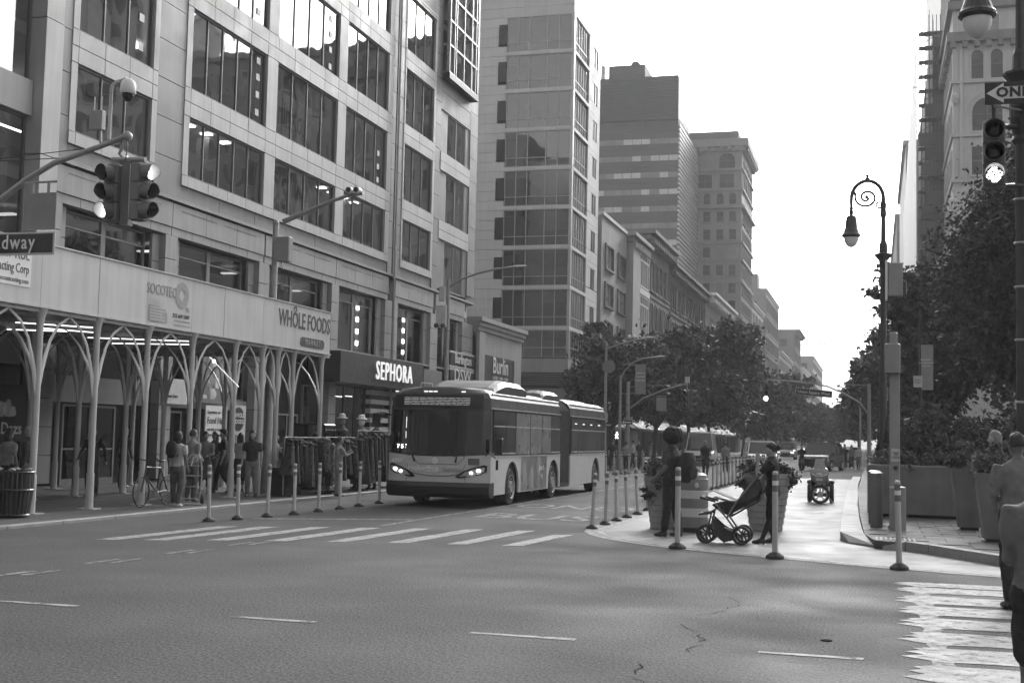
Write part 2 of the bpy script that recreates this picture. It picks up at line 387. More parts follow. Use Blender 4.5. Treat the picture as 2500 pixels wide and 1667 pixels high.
# --- bay A (between dark panels)
def light_bay(wins, y0, y1, rws, top, npan):
    """light frame round a group of windows: wins = [(ya,yb,n)]"""
    for r,(za,zb) in enumerate(rws):
        for (ya,yb,n) in wins: window(ya,yb,za,zb,n)
        zn = rws[r+1][0] if r+1 < len(rws) else top
        edges=[y0]+[v for w_ in wins for v in (w_[0],w_[1])]+[y1]
        for i in range(0,len(edges),2):   # piers
            panel(edges[i],edges[i+1],za,zb,m_light,.02)
        for (ya,yb,n) in wins: panels(ya,yb,zb,zn,m_light,npan,2,.02)
        for i in range(0,len(edges),2): panels(edges[i],edges[i+1],zb,zn,m_light,1,2,.02)
    z0=rws[0][0]
    edges=[y0]+[v for w_ in wins for v in (w_[0],w_[1])]+[y1]
    for i in range(len(edges)-1): panels(edges[i],edges[i+1],z0-.36,z0,m_light,npan if i%2 else 1,1,.03)
light_bay([(30.21,34.0,3)],29.9,34.3,rows[:3],20.0,3)
light_bay([(36.27,41.56,5),(42.4,47.92,4),(48.78,53.5,4)],35.9,54.0,rows,27.3,4)
light_bay([(55.74,59.7,3)],55.58,60.0,rows[:4],23.1,2)
panels(55.58,60.0,23.1,27.3,m_dark,2,3)
# --- dark strips
panels(29.2,29.9,9.05,20.0,m_dark,1,9); panels(34.3,35.9,9.05,27.3,m_dark,1,15); panels(54.0,54.55,9.05,27.3,m_dark,1,15); panels(54.7,55.58,9.05,27.3,m_dark,1,15)
panel(54.55,54.7,9.05,27.3,m_dark,-.15)
panels(60.0,60.9,9.05,27.3,m_dark,1,15); panels(65.8,67.1,9.35,27.3,m_dark,1,14)
for a,b,n in ((29.9,34.3,2),(35.9,54.0,7),(55.58,60.0,2)): panels(a,b,9.05,9.54,m_dark,n,1,-.04)
# --- far end bay: stacked windows, dark panel, projecting glazed grid
for za,zb in ((9.2,11.76),(12.72,15.33),(16.3,18.5)):
    window(62.0,65.1,za,zb,2,frame=m_alu); panel(60.9,61.98,za,zb,m_dark,-.05); panel(65.12,65.8,za,zb,m_dark,-.05)
for za,zb in ((11.76,12.72),(15.33,16.3)): panels(60.9,65.8,za,zb,m_light,2,2,.02)
panels(60.9,65.8,18.5,20.42,m_dark,2,2)
oriel=MB()
for z in (20.44,21.9,23.2,24.5,26.0): oriel.box(FXX-.2,FXX+.35,60.95,65.8,z-.05,z+.05)
for yy in (60.95,61.7,62.0,63.3,64.6,65.35,65.7): oriel.box(FXX+.2,FXX+.36,yy,yy+.08,20.4,27.0)
og=oriel.build('oriel_frame',m_alu,b1)
for i,(a,b) in enumerate([(61.05,61.7),(62.1,63.3),(63.4,64.6),(64.7,65.35)]):
    for za,zb in ((20.5,21.85),(21.95,23.15),(23.25,24.45),(24.55,25.95)):
        e=rnd.uniform(-.012,.012); MB().add([(FXX+.28,a,za),(FXX+.28+e,b,za),(FXX+.28+e,b,zb),(FXX+.28,a,zb)],[(0,1,2,3)]).build('pane',m_glass,og)
MB().box(FXX-.1,FXX+.4,60.9,65.85,20.1,20.38).build('oriel_soffit',m_black,b1)
# --- left end: pale pilaster and glazed corner
panels(28.42,29.2,5.2,20.0,m_light,1,4,.25)
for za,zb in ((5.3,9.9),(10.86,14.4),(15.3,19.5)): window(20.0,28.4,za,zb,6,x=FXX-.25)
panels(20.0,28.4,9.9,10.86,m_light,5,1,-.05); panels(20.0,28.4,14.4,15.3,m_light,5,1,-.05)
# --- base storey: cornice, frieze panels, second-floor windows, piers
corn=MB().box(FXX-.3,FXX+.06,29.2,67.1,8.96,9.03).box(FXX-.3,FXX+.02,29.2,67.1,9.05,9.08); corn.build('cornice',m_stone,b1)
MB().box(FXX-.3,FXX-.08,29.2,67.1,8.9,8.955).build('cornice_groove',m_black,b1)
bays=[(29.85,35.15),(35.88,41.5),(42.3,47.95),(48.7,53.9),(55.5,60.1),(61.2,65.2)]
for (a,b) in bays:
    panels(a-.36,b+.36,8.11,8.89,m_stone,3,1,.0); panels(a-.36,b+.36,7.84,8.11,m_stone,5,1,-.03)
    # shade of the frieze grooves, drawn as thin dark strips on its face
    g=MB()
    for i in range(2):
        ya=a+.2+(b-a)*i/2; yb=ya+(b-a)/2-.5; g.box(FXX+.001,FXX+.012,ya,yb,8.70,8.72)
    g.build('frieze_groove_shade',m_dark,b1)
    window(a+.45,b-.02 if b>60 else b-.45,5.22,7.80,2,x=FXX-.5,frame=m_stone,hz=[7.35],mull=.22)
    for z in (5.2,6.07,6.94):   # reveals
        panel(a,a+.45,z,z+.87,m_stone,-.2); panel(b-.45,b,z,z+.87,m_stone,-.2)
    MB().box(FXX-.55,FXX-.02,a,b,5.12,5.2).build('sill',m_stone,b1)
edges=[29.2]+[v for b_ in bays for v in b_]+[67.1]
for i in range(0,len(edges),2):
    for k in range(10):
        z=.15+k*.77; panel(edges[i],edges[i+1],z,z+.77,m_stone,.0)
# --- drainpipe
dp=MB().path([(FXX+.12,54.62,8.7),(FXX+.1,54.62,27)],.05,8).path([(FXX+.12,54.62,8.7),(FXX+.12,54.62,.3)],.07,8)
dp.build('drainpipe',m_gpaint,b1)
# --- roller blinds and curtains close behind the panes
m_bld=[M('blind_a',.3,.9,.1),M('blind_b',.2,.9,.15),M('blind_c',.42,.9,.1)]
for (ya,yb,n) in ((30.21,34.0,3),(36.27,41.56,5),(42.4,47.92,4),(48.78,53.5,4),(55.74,59.7,3)):
    for (za,zb) in rows[:4]:
        w_=(yb-ya)/n
        for i in range(n):
            if rnd.random()<.62:
                f=rnd.choice((.25,.4,.6,1.0,1.0)); MB().box(FXX-.62,FXX-.6,ya+w_*i+.06,ya+w_*(i+1)-.06-(w_*.4 if rnd.random()<.3 else 0),zb-(zb-za)*f,zb).build('blind',rnd.choice(m_bld),b1)
# --- rooms seen through the glass: floors, ceilings, back walls, columns
for z in (8.2,12.1,15.7,19.4,23.0,26.8):
    MB().box(-31,FXX-.32,19.5,66.8,z,z+.35).build('floor_slab',m_ceil,b1)
MB().box(-31.3,-31,19.5,66.8,4.0,27).build('inner_wall',m_room,b1)
MB().box(-31,FXX-.32,66.75,66.95,4.0,27).build('inner_wall',m_room,b1)
MB().box(-31,FXX-.32,19.3,19.5,4.0,27).build('inner_wall',m_room,b1)
MB().box(-60,-31.4,19.3,67.0,0,30).build('core',m_dark,b1)
MB().box(-31,FXX-.3,19.3,66.9,26.9,27.6).build('roof',m_dark,b1)
for yy in np.arange(30.8,66,2.9):
    for za,zb in ((8.6,12.0),(12.5,15.65),(16.1,19.3),(19.8,22.9)):
        if rnd.random()<.75: MB().box(FXX-1.6,FXX-1.1,yy,yy+.35+.4*rnd.random(),za,zb).build('column',m_room,b1)
        if rnd.random()<.35: MB().box(FXX-.9,FXX-.8,yy+.9,yy+1.6+rnd.random(),za+.4,zb-.2-rnd.random()).build('screen',m_offw if rnd.random()<.3 else m_room,b1)
# ceiling lights that show in the lowest and one upper office floor
for yy in (36.8,38.0,39.2,40.5,48.9,50.0,51.2,52.4,56.0,57.5): MB().box(FXX-1.3,FXX-.95,yy,yy+.28,12.04,12.09).build('ceiling_light',m_led,b1)
for z_,x_ in ((11.3,-25.0),(10.6,-25.0)): MB().box(x_-.05,x_,30.6,33.6,z_,z_+.05).build('ceiling_light',m_led,b1)
for yy in (38.5,39.4): MB().box(-26.5,-25.8,yy,yy+.6,15.55,15.62).build('ceiling_light',m_led,b1)
for yy in (31.5,39.0,45.0,51): MB().box(-25,-24.4,yy,yy+.25,7.9,7.95).build('ceiling_light',m_ledlow,b1)
# four square wall lamps in two second-floor windows
for yy in (52.55,58.35):
    MB().box(FXX-.9,FXX-.8,yy-.25,yy+.25,5.4,7.7).build('lamp_panel',m_gpaint,b1)
    for k in range(4): MB().box(FXX-.8,FXX-.76,yy-.11,yy+.11,5.62+k*.53,5.82+k*.53).build('square_lamp',m_lamp,b1)
# white stickers in a column on the upper panes
for (yy,zs) in ((41.0,(13.1,13.75,14.4,15.0)),(47.2,(16.6,17.3,17.95,18.6)),(33.4,(13.2,14.1)),(52.7,(13.0,13.6,14.2)),(40.9,(16.8,17.5))):
    for z in zs: MB().box(FXX-.085,FXX-.075,yy-.13,yy+.13,z,z+.24).build('window_sticker',m_white,b1)
# big lettered blinds behind two windows
for za,zb,s_,n in ((12.95,14.75,'urlington',1.5),(10.0,11.5,'DSW',1.75)):
    for i in range(3):
        MB().box(FXX-.5,FXX-.48,42.5+i*1.35,43.78+i*1.35,za,zb).build('blind',m_offw,b1)
    text(s_,n,on_facade(44.5,(za+zb)/2+.05,FXX-.46),m_dark,b1,sx=.55 if len(s_)>4 else .95,bold=.015)

# ---- street-level fronts of building 1 (part of the same building)
wallm = m_dark
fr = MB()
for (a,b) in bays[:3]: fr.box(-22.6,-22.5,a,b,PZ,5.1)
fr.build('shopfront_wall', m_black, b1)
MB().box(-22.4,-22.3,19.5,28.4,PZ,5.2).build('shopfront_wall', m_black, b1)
# glazed entrance doors and side windows
def shopdoor(y0,y1,z1,x=-22.0,n=2):
    g=MB(); t=.07
    g.box(x-.06,x,y0,y1,z1-t,z1).box(x-.06,x,y0,y1,PZ,PZ+.18)
    for i in range(n+1):
        yy=y0+(y1-y0-t)*i/n; g.box(x-.06,x,yy,yy+t,PZ+.18,z1-t)
    g.box(x-.05,x-.01,y0,y1,1.05,1.1)
    d=g.build('door',m_gpaint,b1)
    for i in range(n):
        a=y0+(y1-y0-t)*i/n+t; b=y0+(y1-y0-t)*(i+1)/n
        MB().sheet([(x-.03,a,PZ+.18),(x-.03,b,PZ+.18),(x-.03,b,z1-t),(x-.03,a,z1-t)]).build('pane',m_glassd,d)
shopdoor(31.0,33.6,2.35); shopdoor(36.2,37.4,2.3,n=1); shopdoor(44.3,46.2,2.4)
MB().box(-22.05,-21.9,30.2,35.0,2.4,3.15).build('door_lintel',m_gpaint,b1)
MB().box(-22.05,-21.8,35.9,41.5,2.4,2.75).build('door_lintel',m_gpaint,b1)
window(42.6,44.2,PZ+.4,3.6,1,x=-21.9,glass=m_glassd); window(46.3,47.9,PZ+.4,3.6,1,x=-21.9,glass=m_glassd); window(38.0,41.3,2.75,4.6,2,x=-21.9,glass=m_glassd)
# posters and shop boards
ps=MB().box(-21.46,-21.42,37.95,39.4,.95,2.52).build('poster',m_white,b1)
for s_,z_,n_ in (('Experience our',2.3,.16),('Food Hall',2.02,.32),('with Made to Order',1.72,.13),('Market Plates & more',1.54,.13)): text(s_,n_,on_facade(38.05,z_,-21.41),m_black,ps,sx=.9,align='LEFT')
ps=MB().box(-21.46,-21.42,39.65,40.75,.7,2.58).build('poster',m_offw,b1)
MB(plane_mtx((-21.41,40.2,2.1),(0,1,0),(0,0,1))).lathe([(.001,0),(.42,0),(.42,.006),(.001,.006)],n=20).build('round_mark',m_black,ps)
text('WHOLE\nFOODS',.22,on_facade(40.2,2.12,-21.395),m_white,ps,bold=.004)
for i in range(5): MB().ball((-21.415,39.9+.5*rnd.random(),.9+.6*rnd.random()),(.01,.14,.1),8,5,.3,i).build('printed_shape',m_gpaint if i%2 else m_dark,ps)
# food picture: a plate of overlapping shapes printed on a dark board
ps=MB().box(-21.5,-21.44,37.2,39.6,2.6,4.2).build('picture_board',m_dark,b1)
for i in range(16):
    MB().ball((-21.435,38.4+rnd.gauss(0,.38),3.35+rnd.gauss(0,.36)),(.008,.1+.2*rnd.random(),.07+.16*rnd.random()),10,6,.5,i).build('printed_shape',[m_offw,m_gpaint,m_white,m_stone][i%4],ps)
ps=MB().box(-21.5,-21.44,35.3,36.9,2.5,3.3).build('poster',m_offw,b1); text('grown here',.16,on_facade(35.4,2.75,-21.43),m_black,ps,align='LEFT')
ps=MB().box(-21.3,-21.2,25.6,28.25,1.3,2.75).build('shop_board',m_black,b1)
text('HäagenDazs',.42,on_facade(28.15,1.62,-21.18),m_white,ps,align='RIGHT',bold=.006)
for i in range(7): MB().ball((-21.19,27.3+.14*i-.4,2.05+.1*rnd.random()),(.01,.16,.12+.1*rnd.random()),10,6,.5,i).build('printed_shape',m_offw if i%2 else m_white,ps)
# cosmetics shop: black sign box, striped side wall, dark glazing
m_lett=EM('lit_letters',.2)
sg=MB().box(-21.5,-20.55,46.9,56.6,3.74,5.0).build('shop_sign',m_black,b1)
text('SEPHORA',1.12,on_facade(52.85,4.38,-20.53),m_lett,sg,name='lettering',sx=.82,bold=.0,depth=.03,space=1.18)
sg=MB().box(-21.5,-21.0,57.95,60.6,3.7,4.9).build('shop_sign',m_dark,b1); text('WA',.8,on_facade(59.2,4.2,-20.98),m_gpaint,sg)
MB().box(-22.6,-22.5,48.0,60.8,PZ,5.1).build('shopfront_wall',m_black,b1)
window(48.75,52.3,PZ+.3,3.8,3,x=-21.7,frame=m_black,glass=m_glassd)
for k in range(9): MB().box(-21.75,-21.45,52.4,60.4,PZ+.1+k*.41,PZ+.1+k*.41+.205).build('stripe_panel',m_offw,b1)
for k in range(9): MB().box(-21.8,-21.5,52.4,60.4,PZ+.1+k*.41+.21,PZ+.1+k*.41+.405).build('stripe_panel',m_black,b1)
for yy,zz in ((49.3,3.3),(50.4,3.25),(51.5,3.3),(49.5,1.4)): MB().box(-22.3,-22.25,yy,yy+.7,zz,zz+.04).build('strip_light',m_led,b1)
# end-bay shop boards
for x_,y0,y1,z0,z1,s_,sz,sx_ in ((-21.35,62.95,67.2,5.45,6.0,'Burlington',.72,.95),(-21.35,62.95,67.1,4.55,5.12,'DSW',1.0,1.3)):
    sg=MB().box(-21.6,x_,y0,y1,z0,z1).build('shop_sign',m_dkmetal,b1); text(s_,sz,on_facade((y0+y1)/2,(z0+z1)/2+.03,x_+.01),m_white,sg,sx=sx_,bold=.008,depth=.01)
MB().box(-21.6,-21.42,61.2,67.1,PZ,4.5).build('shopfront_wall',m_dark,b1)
for z in (5.15,5.28,6.05): MB().box(-21.6,-21.38,62.9,67.15,z,z+.1).build('sign_rail',m_offw,b1)
# corner pavilion beyond, with a stepped cornice
pav_b=empty('corner_pavilion',(-24,72,0),0,'low stone corner pavilion with stepped cornice and dark shop board, beyond the retail building','building')
MB().box(-30,-21.3,67.15,76.6,PZ,7.6).build('wall',m_stone,pav_b)
for i,(z,o) in enumerate(((7.6,.1),(7.85,.2),(8.1,.32))): MB().box(-30,-21.3+o,67.15,76.6+o,z,z+.24).build('cornice_step',m_stone,pav_b)
sg=MB().box(-21.3,-21.12,68.3,74.2,4.2,6.3).build('shop_sign',m_dkmetal,pav_b)
text('Burlin',1.35,on_facade(71.4,5.75,-21.1),m_white,sg,sx=1.0,bold=.012); text('LADIES · MEN · KIDS',.3,on_facade(71.4,5.05,-21.1),m_white,sg,sx=1.2); text('DSW',.75,on_facade(72,4.5,-21.1),m_white,sg,sx=1.2)
MB().box(-21.5,-21.1,74.3,75.6,PZ,6.3).build('pier',m_stone,pav_b); MB().box(-21.5,-21.1,67.15,68.2,PZ,7.5).build('pier',m_stone,pav_b)

# ================================================================= SIDEWALK SHED
SX=-15.3
shed=empty('sidewalk_shed',(SX,26,PZ),0,'white arched sidewalk shed with pale lettered fascia along the kerb','sidewalk shed')
m_shed=M('shed_enamel',.47,.5,.06,3,streak=.15); m_fascia=M('fascia_board',.5,.6,.06,1.5,fine=.05,streak=.12)
cy=[15.1,16.95,18.85,20.72,22.57,24.46,26.36,28.43,29.88,30.77,31.72,33.57]
def arch_column(dys, dxs, lab):
    """column at the origin with curved arms; dys/dxs reach along the street / across it"""
    g=MB().path([(0,0,.72),(0,0,3.62),(0,0,3.8),(0,0,3.92)],[.066,.066,.085,.13],12)
    return g
col0={}
def shed_column(x,y,dys,dxs):
    c=MB().path([(x,y,PZ+.7),(x,y,3.6),(x,y,3.78),(x,y,3.93)],[.066,.066,.088,.14],12).build('column',m_shed,shed,smooth=True)
    MB().path([(x,y,PZ),(x,y,PZ+.72)],.08,12).build('column_foot',m_shed,c,smooth=True)
    MB().box(x-.2,x+.2,y-.14,y+.14,PZ,PZ+.02).build('base_plate',m_shed,c)
    for dx,dy in [(0,d) for d in dys]+[(d,0) for d in dxs]:
        L=math.hypot(dx,dy); ux,uy=dx/L,dy/L
        pr=[(.03,2.25,.03),(.06,2.5,.06),(.11,2.75,.066),(.2,3.02,.054),(.36,3.36,.042),(.62,3.66,.033),(1.0,3.86,.026)]
        pts=[(x+ux*(r if i<4 else r*L) if i>=4 else x+ux*r, y+uy*(r*L) if i>=4 else y+uy*r, z) for i,(r,z,w_) in enumerate(pr)]
        MB().path(pts,[w_ for r,z,w_ in pr],6,flat=.35 if dy==0 else .35).build('arch_arm',m_shed,c,smooth=True)
for i,yy in enumerate(cy):
    dy=[]
    if i>0: dy.append(-(yy-cy[i-1])/2)
    if i<len(cy)-1: dy.append((cy[i+1]-yy)/2)
    shed_column(SX,yy,dy,[-1.1])
by=[17.3,19.1,20.9,22.8,24.6,26.4,28.4,30.2,32.0,33.5]
for i,yy in enumerate(by):
    dy=[-.9,.9]; shed_column(-18.3,yy,dy,[-1.1,1.1])
for i,yy in enumerate(by[::2]): shed_column(-20.9,yy+.8,[-.9,.9],[1.1])
for i in range(14):
    MB().box(-21.35,SX-.05,14.6+i*1.4+.01,14.6+(i+1)*1.4-.01,3.96,4.05).build('deck_plank',m_dark,shed)
for x in (SX,-18.3,-20.9): MB().box(x-.05,x+.05,14.5,34.0,3.86,3.955).build('deck_beam',m_shed,shed)
for yy in cy: MB().box(-21.2,SX+.05,yy-.04,yy+.04,3.862,3.95).build('joist',m_shed,shed)
fe=[11.0,12.85,14.7,16.55,18.4,20.549,22.412,24.214,26.109,27.612,29.654,31.586,33.87]
for i in range(len(fe)-1): MB().box(-15.25-.004*(i%2),-15.19-.004*(i%3)/2,fe[i]+.006,fe[i+1]-.006,3.97,5.15).build('fascia_panel',m_fascia,shed)
MB().box(-15.27,-15.165,11.0,33.9,5.151,5.18).build('fascia_cap',m_shed,shed); MB().box(-15.27,-15.165,11.0,33.9,3.935,3.968).build('fascia_rail',m_shed,shed)
MB().box(-21.3,-15.28,33.82,33.88,3.97,5.15).build('fascia_return',m_fascia,shed)
LX=-15.186
m_ink=M('ink',.05,.6,.05)
text('WHOLE FOODS',.62,on_facade(32.179,4.701+.02,LX),m_ink,shed,sx=.74,bold=.009)
q=on_facade(32.675,4.191,LX); bar=MB(q)
bar.poly([(-.72+.1*math.cos(a)*(-1 if k else 1)*0+(-.0),0,0) for k,a in ()] or [(-.78,-.06,0),(-.7,-.13,0),(.7,-.13,0),(.78,-.06,0),(.78,.06,0),(.7,.13,0),(-.7,.13,0),(-.78,.06,0)],(0,0,.006)).build('lettered_bar',m_ink,shed)
text('MARKET',.21,q@Matrix.Translation((0,0,.008)),m_fascia,shed,sx=.9,space=1.6)
MB().path([(LX+.005,31.507+a,4.975+b-.04) for a,b in ((-.1,.02),(-.06,.14),(.04,.17),(.1,.08),(.02,.03),(-.04,-.04))],[.012,.03,.035,.03,.025,.012],6,flat=.2).build('leaf_mark',m_ink,shed)
text('SOCOTEC',.33,on_facade(24.779,4.750,LX),m_gpaint,shed,sx=.8,bold=.004)
q=on_facade(25.631,4.737,LX)
rg=[]
for r in (.13,.3):
    rg.append([q@Vector((r*math.cos(2*math.pi*j/28)*.95,r*math.sin(2*math.pi*j/28),.003)) for j in range(28)])
MB().ring(rg,cap=False).build('ring_mark',m_stone,shed); MB(q).poly([(.2,-.25,0),(.3,-.25,0),(.34,-.36,0),(.24,-.36,0)],(0,0,.004)).build('ring_tail',m_stone,shed)
y0,z0=24.277,4.404; y1,z1=25.023,4.043
bx_=MB(); bx_.poly([(LX,y0,z1),(LX,y1,z1),(LX,y1,z0-.16),(LX,y1-.12,z0-.04),(LX,y0,z0)],(.004,0,0)).build('notice_block',m_stone,shed)
for k in range(8): MB().box(LX+.0045,LX+.0055,y0+.04,y1-.1-.05*(k%3),z1+.04+k*.065,z1+.06+k*.065).build('print_line',m_fascia,shed)
text('212 669 5389',.13,on_facade(25.616,4.257,LX),m_ink,shed); 
for k in range(2): MB().box(LX,LX+.003,25.326,26.002,4.136-.1*k,4.136-.1*k+.025).build('print_line',m_gpaint,shed)
# contractor's white banner
yb=20.217; zb0=4.271; 
MB().box(LX-.002,LX+.004,yb-2.6,yb,zb0,zb0+.86).build('banner',m_white,shed)
text('New Roc',.34,on_facade(yb-.06,zb0+.6,LX+.006),m_ink,shed,align='RIGHT',sx=.8); text('Contracting Corp',.25,on_facade(yb-.06,zb0+.32,LX+.006),m_ink,shed,align='RIGHT',sx=.72); text('www.newroccontracting.com',.13,on_facade(yb-.06,zb0+.1,LX+.006),m_ink,shed,align='RIGHT',sx=.85)
for k in range(3): 
    g=MB(); a=.06+.05*k; yc=yb-1.35; zc=zb0+.6
    g.box(LX+.005,LX+.008,yc-a,yc-a+.025,zc-a,zc+.2).box(LX+.005,LX+.008,yc+a-.025,yc+a,zc-a,zc+.2).box(LX+.005,LX+.008,yc-a,yc+a,zc-a,zc-a+.025)
    g.build('square_mark',m_ink,shed)
# light tubes under the deck
for a,b in (((-18.319, 23.658, 3.800),(-17.110, 24.199, 3.800)),((-17.787, 25.876, 3.800),(-15.704, 26.957, 3.800)),((-18.360, 27.644, 3.800),(-16.310, 28.003, 3.800)),((-16.870, 22.054, 3.800),(-15.833, 23.306, 3.800)),((-17.262, 23.275, 3.800),(-16.644, 24.524, 3.800))):
    MB().tube(a,b,.014,n=6).build('light_tube',m_tube,shed)
a=(-14.114, 25.074, 3.300); MB().tube(a,(a[0]+.1,a[1]+1.2,a[2]-.6),.008,n=5).build('light_tube',m_ledlow,shed)
a=(-16.2,29.0,3.45); MB().ball(a,.045,8,6).build('spot_lamp',m_led,shed)

# ================================================================= BUILDING 2 : slim stone and glass block
m_pale=M('pale_stone',.5,.6,.06,.5,fine=.05,streak=.1); m_farglass=M('far_glass',.022,.3,.3,.3,spec=.35); m_litglass=M('blind_glass',.2,.35,.2,.4)
m_brick=M('brown_stone',.17,.8,.15,.6,.1,20,fine=.1,streak=.15); m_dkbrick=M('dark_brick',.08,.8,.15,.6,.1,20,fine=.1); m_tan=M('tan_stone',.29,.75,.1,.4,.1,20,fine=.08,streak=.12)
m_bk0=M('shop_dark',.02,.7,.3)
m_glass2=GLASS('glass_block_pane',.45,.006,ior=1.65,coat=.07)
b2=empty('glass_corner_building',(-30,95,0),0,'slim pale stone apartment block with a glazed corner, nine glass storeys','building')
Yf=90.0; fl=[7.55,9.70,12.71,15.69,18.67,21.61,24.56,27.53,30.40,33.36]
def facade_window_y(x0,x1,z0,z1,xs,hz,y,par,frame,glass,name='window',tilt=.006):
    g=MB(); t=.05
    g.box(x0,x1,y-.03,y+.05,z0,z0+t).box(x0,x1,y-.03,y+.05,z1-t,z1).box(x0,x0+t,y-.03,y+.05,z0+t,z1-t).box(x1-t,x1,y-.03,y+.05,z0+t,z1-t)
    for x in xs: g.box(x-.03,x+.03,y-.04,y+.04,z0+t,z1-t)
    for h in hz: g.box(x0+t,x1-t,y-.025,y+.03,h-.025,h+.025)
    wf=g.build(name,frame,par); X_=[x0]+xs+[x1]; Z_=[z0]+hz+[z1]
    for i in range(len(X_)-1):
        for k in range(len(Z_)-1):
            e=rnd.uniform(-tilt,tilt); MB().sheet([(X_[i]+.03,y+.02,Z_[k]+.03),(X_[i+1]-.03,y+.02+e,Z_[k]+.03),(X_[i+1]-.03,y+.02+e,Z_[k+1]-.03),(X_[i]+.03,y+.02,Z_[k+1]-.03)]).build('pane',glass,wf)
    return wf
for i in range(len(fl)-1):
    a,b=fl[i]+.14,fl[i+1]-.14
    if i==0: a=7.58
    facade_window_y(-26.64,-21.62,a,b,[-25.77,-24.91,-23.51,-22.61],[a+.7],Yf,b2,m_alu,m_glass2)
    window(90.35,95.3,a,b,6,par=b2,x=-21.6,frame=m_alu,hz=[a+.75],glass=m_glass2,tilt=.006)
    if i>0:
        MB().box(-26.7,-21.44,89.9,90.0,fl[i]-.13,fl[i]+.13).build('floor_band',m_pale,b2); MB().box(-21.56,-21.44,90.0,95.32,fl[i]-.125,fl[i]+.125).build('floor_band',m_pale,b2)
    MB().box(-21.62,-21.44,89.9,90.3,a,b).build('corner_mullion',m_alu,b2)
    if i>0:
        f0=fl[i]; MB().box(-27.32,-26.66,89.97,90.1,f0+.75,f0+2.3).build('slot_window',m_farglass,b2)
        MB().box(-21.62,-21.55,96.95,98.45,f0+.75,f0+2.35).build('window',m_farglass,b2); MB().box(-21.6,-21.5,97.65,97.72,f0+.75,f0+2.35).build('window_bar',m_alu,b2)
        # stone round that window, in two courses
        for c_,(u,v) in enumerate(((fl[i]-.6,f0+.75),(f0+2.35,f0+2.36))): pass
        MB().box(-21.8,-21.5,95.34,96.92,f0+.76,f0+2.34).build('stone_block',m_pale,b2); MB().box(-21.8,-21.5,98.47,99.5,f0+.76,f0+2.34).build('stone_block',m_pale,b2)
        for u,v in ((f0+2.36,f0+2.8),(f0+2.82,f0+3.70)): MB().box(-21.8,-21.5,95.34,99.5,u,v if i+1<len(fl)-1 else min(v,33.2)).build('stone_block',m_pale,b2)
    MB().box(-39,-21.75,90.2,99.4,fl[i]-.16,fl[i]+.1).build('floor_slab',m_dark,b2)
z=7.5; k=0
while z<35.0:
    h=.735
    # the stepped edge of the stonework beside the glass
    inblk=any(f0+.72<z+h/2<f0+2.32 for f0 in fl[1:-1]); xe=-27.34 if inblk else -26.68
    if z>32.9: xe=-21.5
    for (u,v) in ((-40,-33.5+.7*(k%2)),(-33.5+.7*(k%2),-30.2-.9*(k%2)),(-30.2-.9*(k%2),xe)):
        MB().box(u+.01,v-.01,90.0,90.25,z+.01,z+h-.01).build('stone_block',m_pale,b2)
    if z>32.9: MB().box(-21.75,-21.5,90.26,99.5,z+.01,z+h-.01).build('stone_block',m_pale,b2)
    z+=h; k+=1
MB().box(-40,-27.4,90.3,99.4,0,34.5).build('wall',m_dark,b2); MB().box(-27.4,-21.8,99.3,99.45,0,34.3).build('party_wall',m_brick,b2); MB().box(-27.3,-25.8,92.5,99.2,7.5,34.2).build('inner_wall',m_dark,b2)
MB().box(-40,-21.8,90.3,99.25,34.3,34.5).build('roof',m_dark,b2)
MB().box(-40,-21.5,90.0,99.5,6.47,7.48).build('base_band',m_stone,b2)
for i in range(7): MB().box(-40,-21.35,89.85,99.5,5.55+i*.13,5.61+i*.13).build('louvre',m_dark,b2)
MB().box(-40,-21.6,90.15,99.4,5.3,6.46).build('louvre_back',m_black,b2); MB().box(-40,-21.45,89.95,99.5,4.55,5.28).build('base_band',m_dark,b2); MB().box(-40,-21.7,90.2,99.4,0,4.54).build('shop_wall',m_dkbrick,b2)
for i in range(4): MB().box(-26.5+i*1.25,-25.4+i*1.25,90.08,90.19,.5,4.0).build('shop_window',m_farglass,b2)

# ================================================================= further buildings: shared window pieces
wcache={}
def winmesh(w_,h,arch,cross):
    """frame (reveal, sill, sashes) and pane, facing -Y, origin at bottom centre"""
    key=(round(w_,2),round(h,2),arch,cross)
    if key in wcache: return wcache[key]
    def outline(s):
        a=w_/2+s; top=[]
        if arch:
            r=a; zc=h-w_/2
            top=[(r*math.cos(math.pi*i/8),zc+r*math.sin(math.pi*i/8)) for i in range(9)]
            return [(-a,-s),(a,-s)]+top
        return [(-a,-s),(a,-s),(a,h+s),(-a,h+s)]
    o,i_=outline(.16),outline(0); n=len(o); g=MB()
    vs=[(x,-.14,z) for x,z in o]+[(x,-.14,z) for x,z in i_]+[(x,.02,z) for x,z in i_]+[(x,.02,z) for x,z in o]; fs=[]
    for k in range(n):
        j=(k+1)%n; fs+=[(k,j,n+j,n+k),(n+k,n+j,2*n+j,2*n+k),(3*n+k,3*n+j,j,k)]
    g.add(vs,fs); g.box(-w_/2-.22,w_/2+.22,-.24,.0,-.24,-.17)
    fm=bpy.data.meshes.new('window'); fm.from_pydata(g.v,[],g.f)
    g=MB().sheet([(x,-.005,z) for x,z in i_]); pm=bpy.data.meshes.new('pane'); pm.from_pydata(g.v,[],g.f)
    g=MB().box(-w_/2,w_/2,-.05,-.01,h*.5-.04,h*.5+.04)
    if cross: g.box(-.04,.04,-.045,-.011,0,h*.5-.05).box(-.04,.04,-.045,-.011,h*.5+.05,h-.05)
    sm=bpy.data.meshes.new('sash'); sm.from_pydata(g.v,[],g.f)
    wcache[key]=(fm,pm,sm); return wcache[key]
_mm={}
def with_mat(me,mat):
    k=(me.name,mat.name)
    if k not in _mm:
        c=me.copy(); c.materials.clear(); c.materials.append(mat); _mm[k]=c
    return _mm[k]
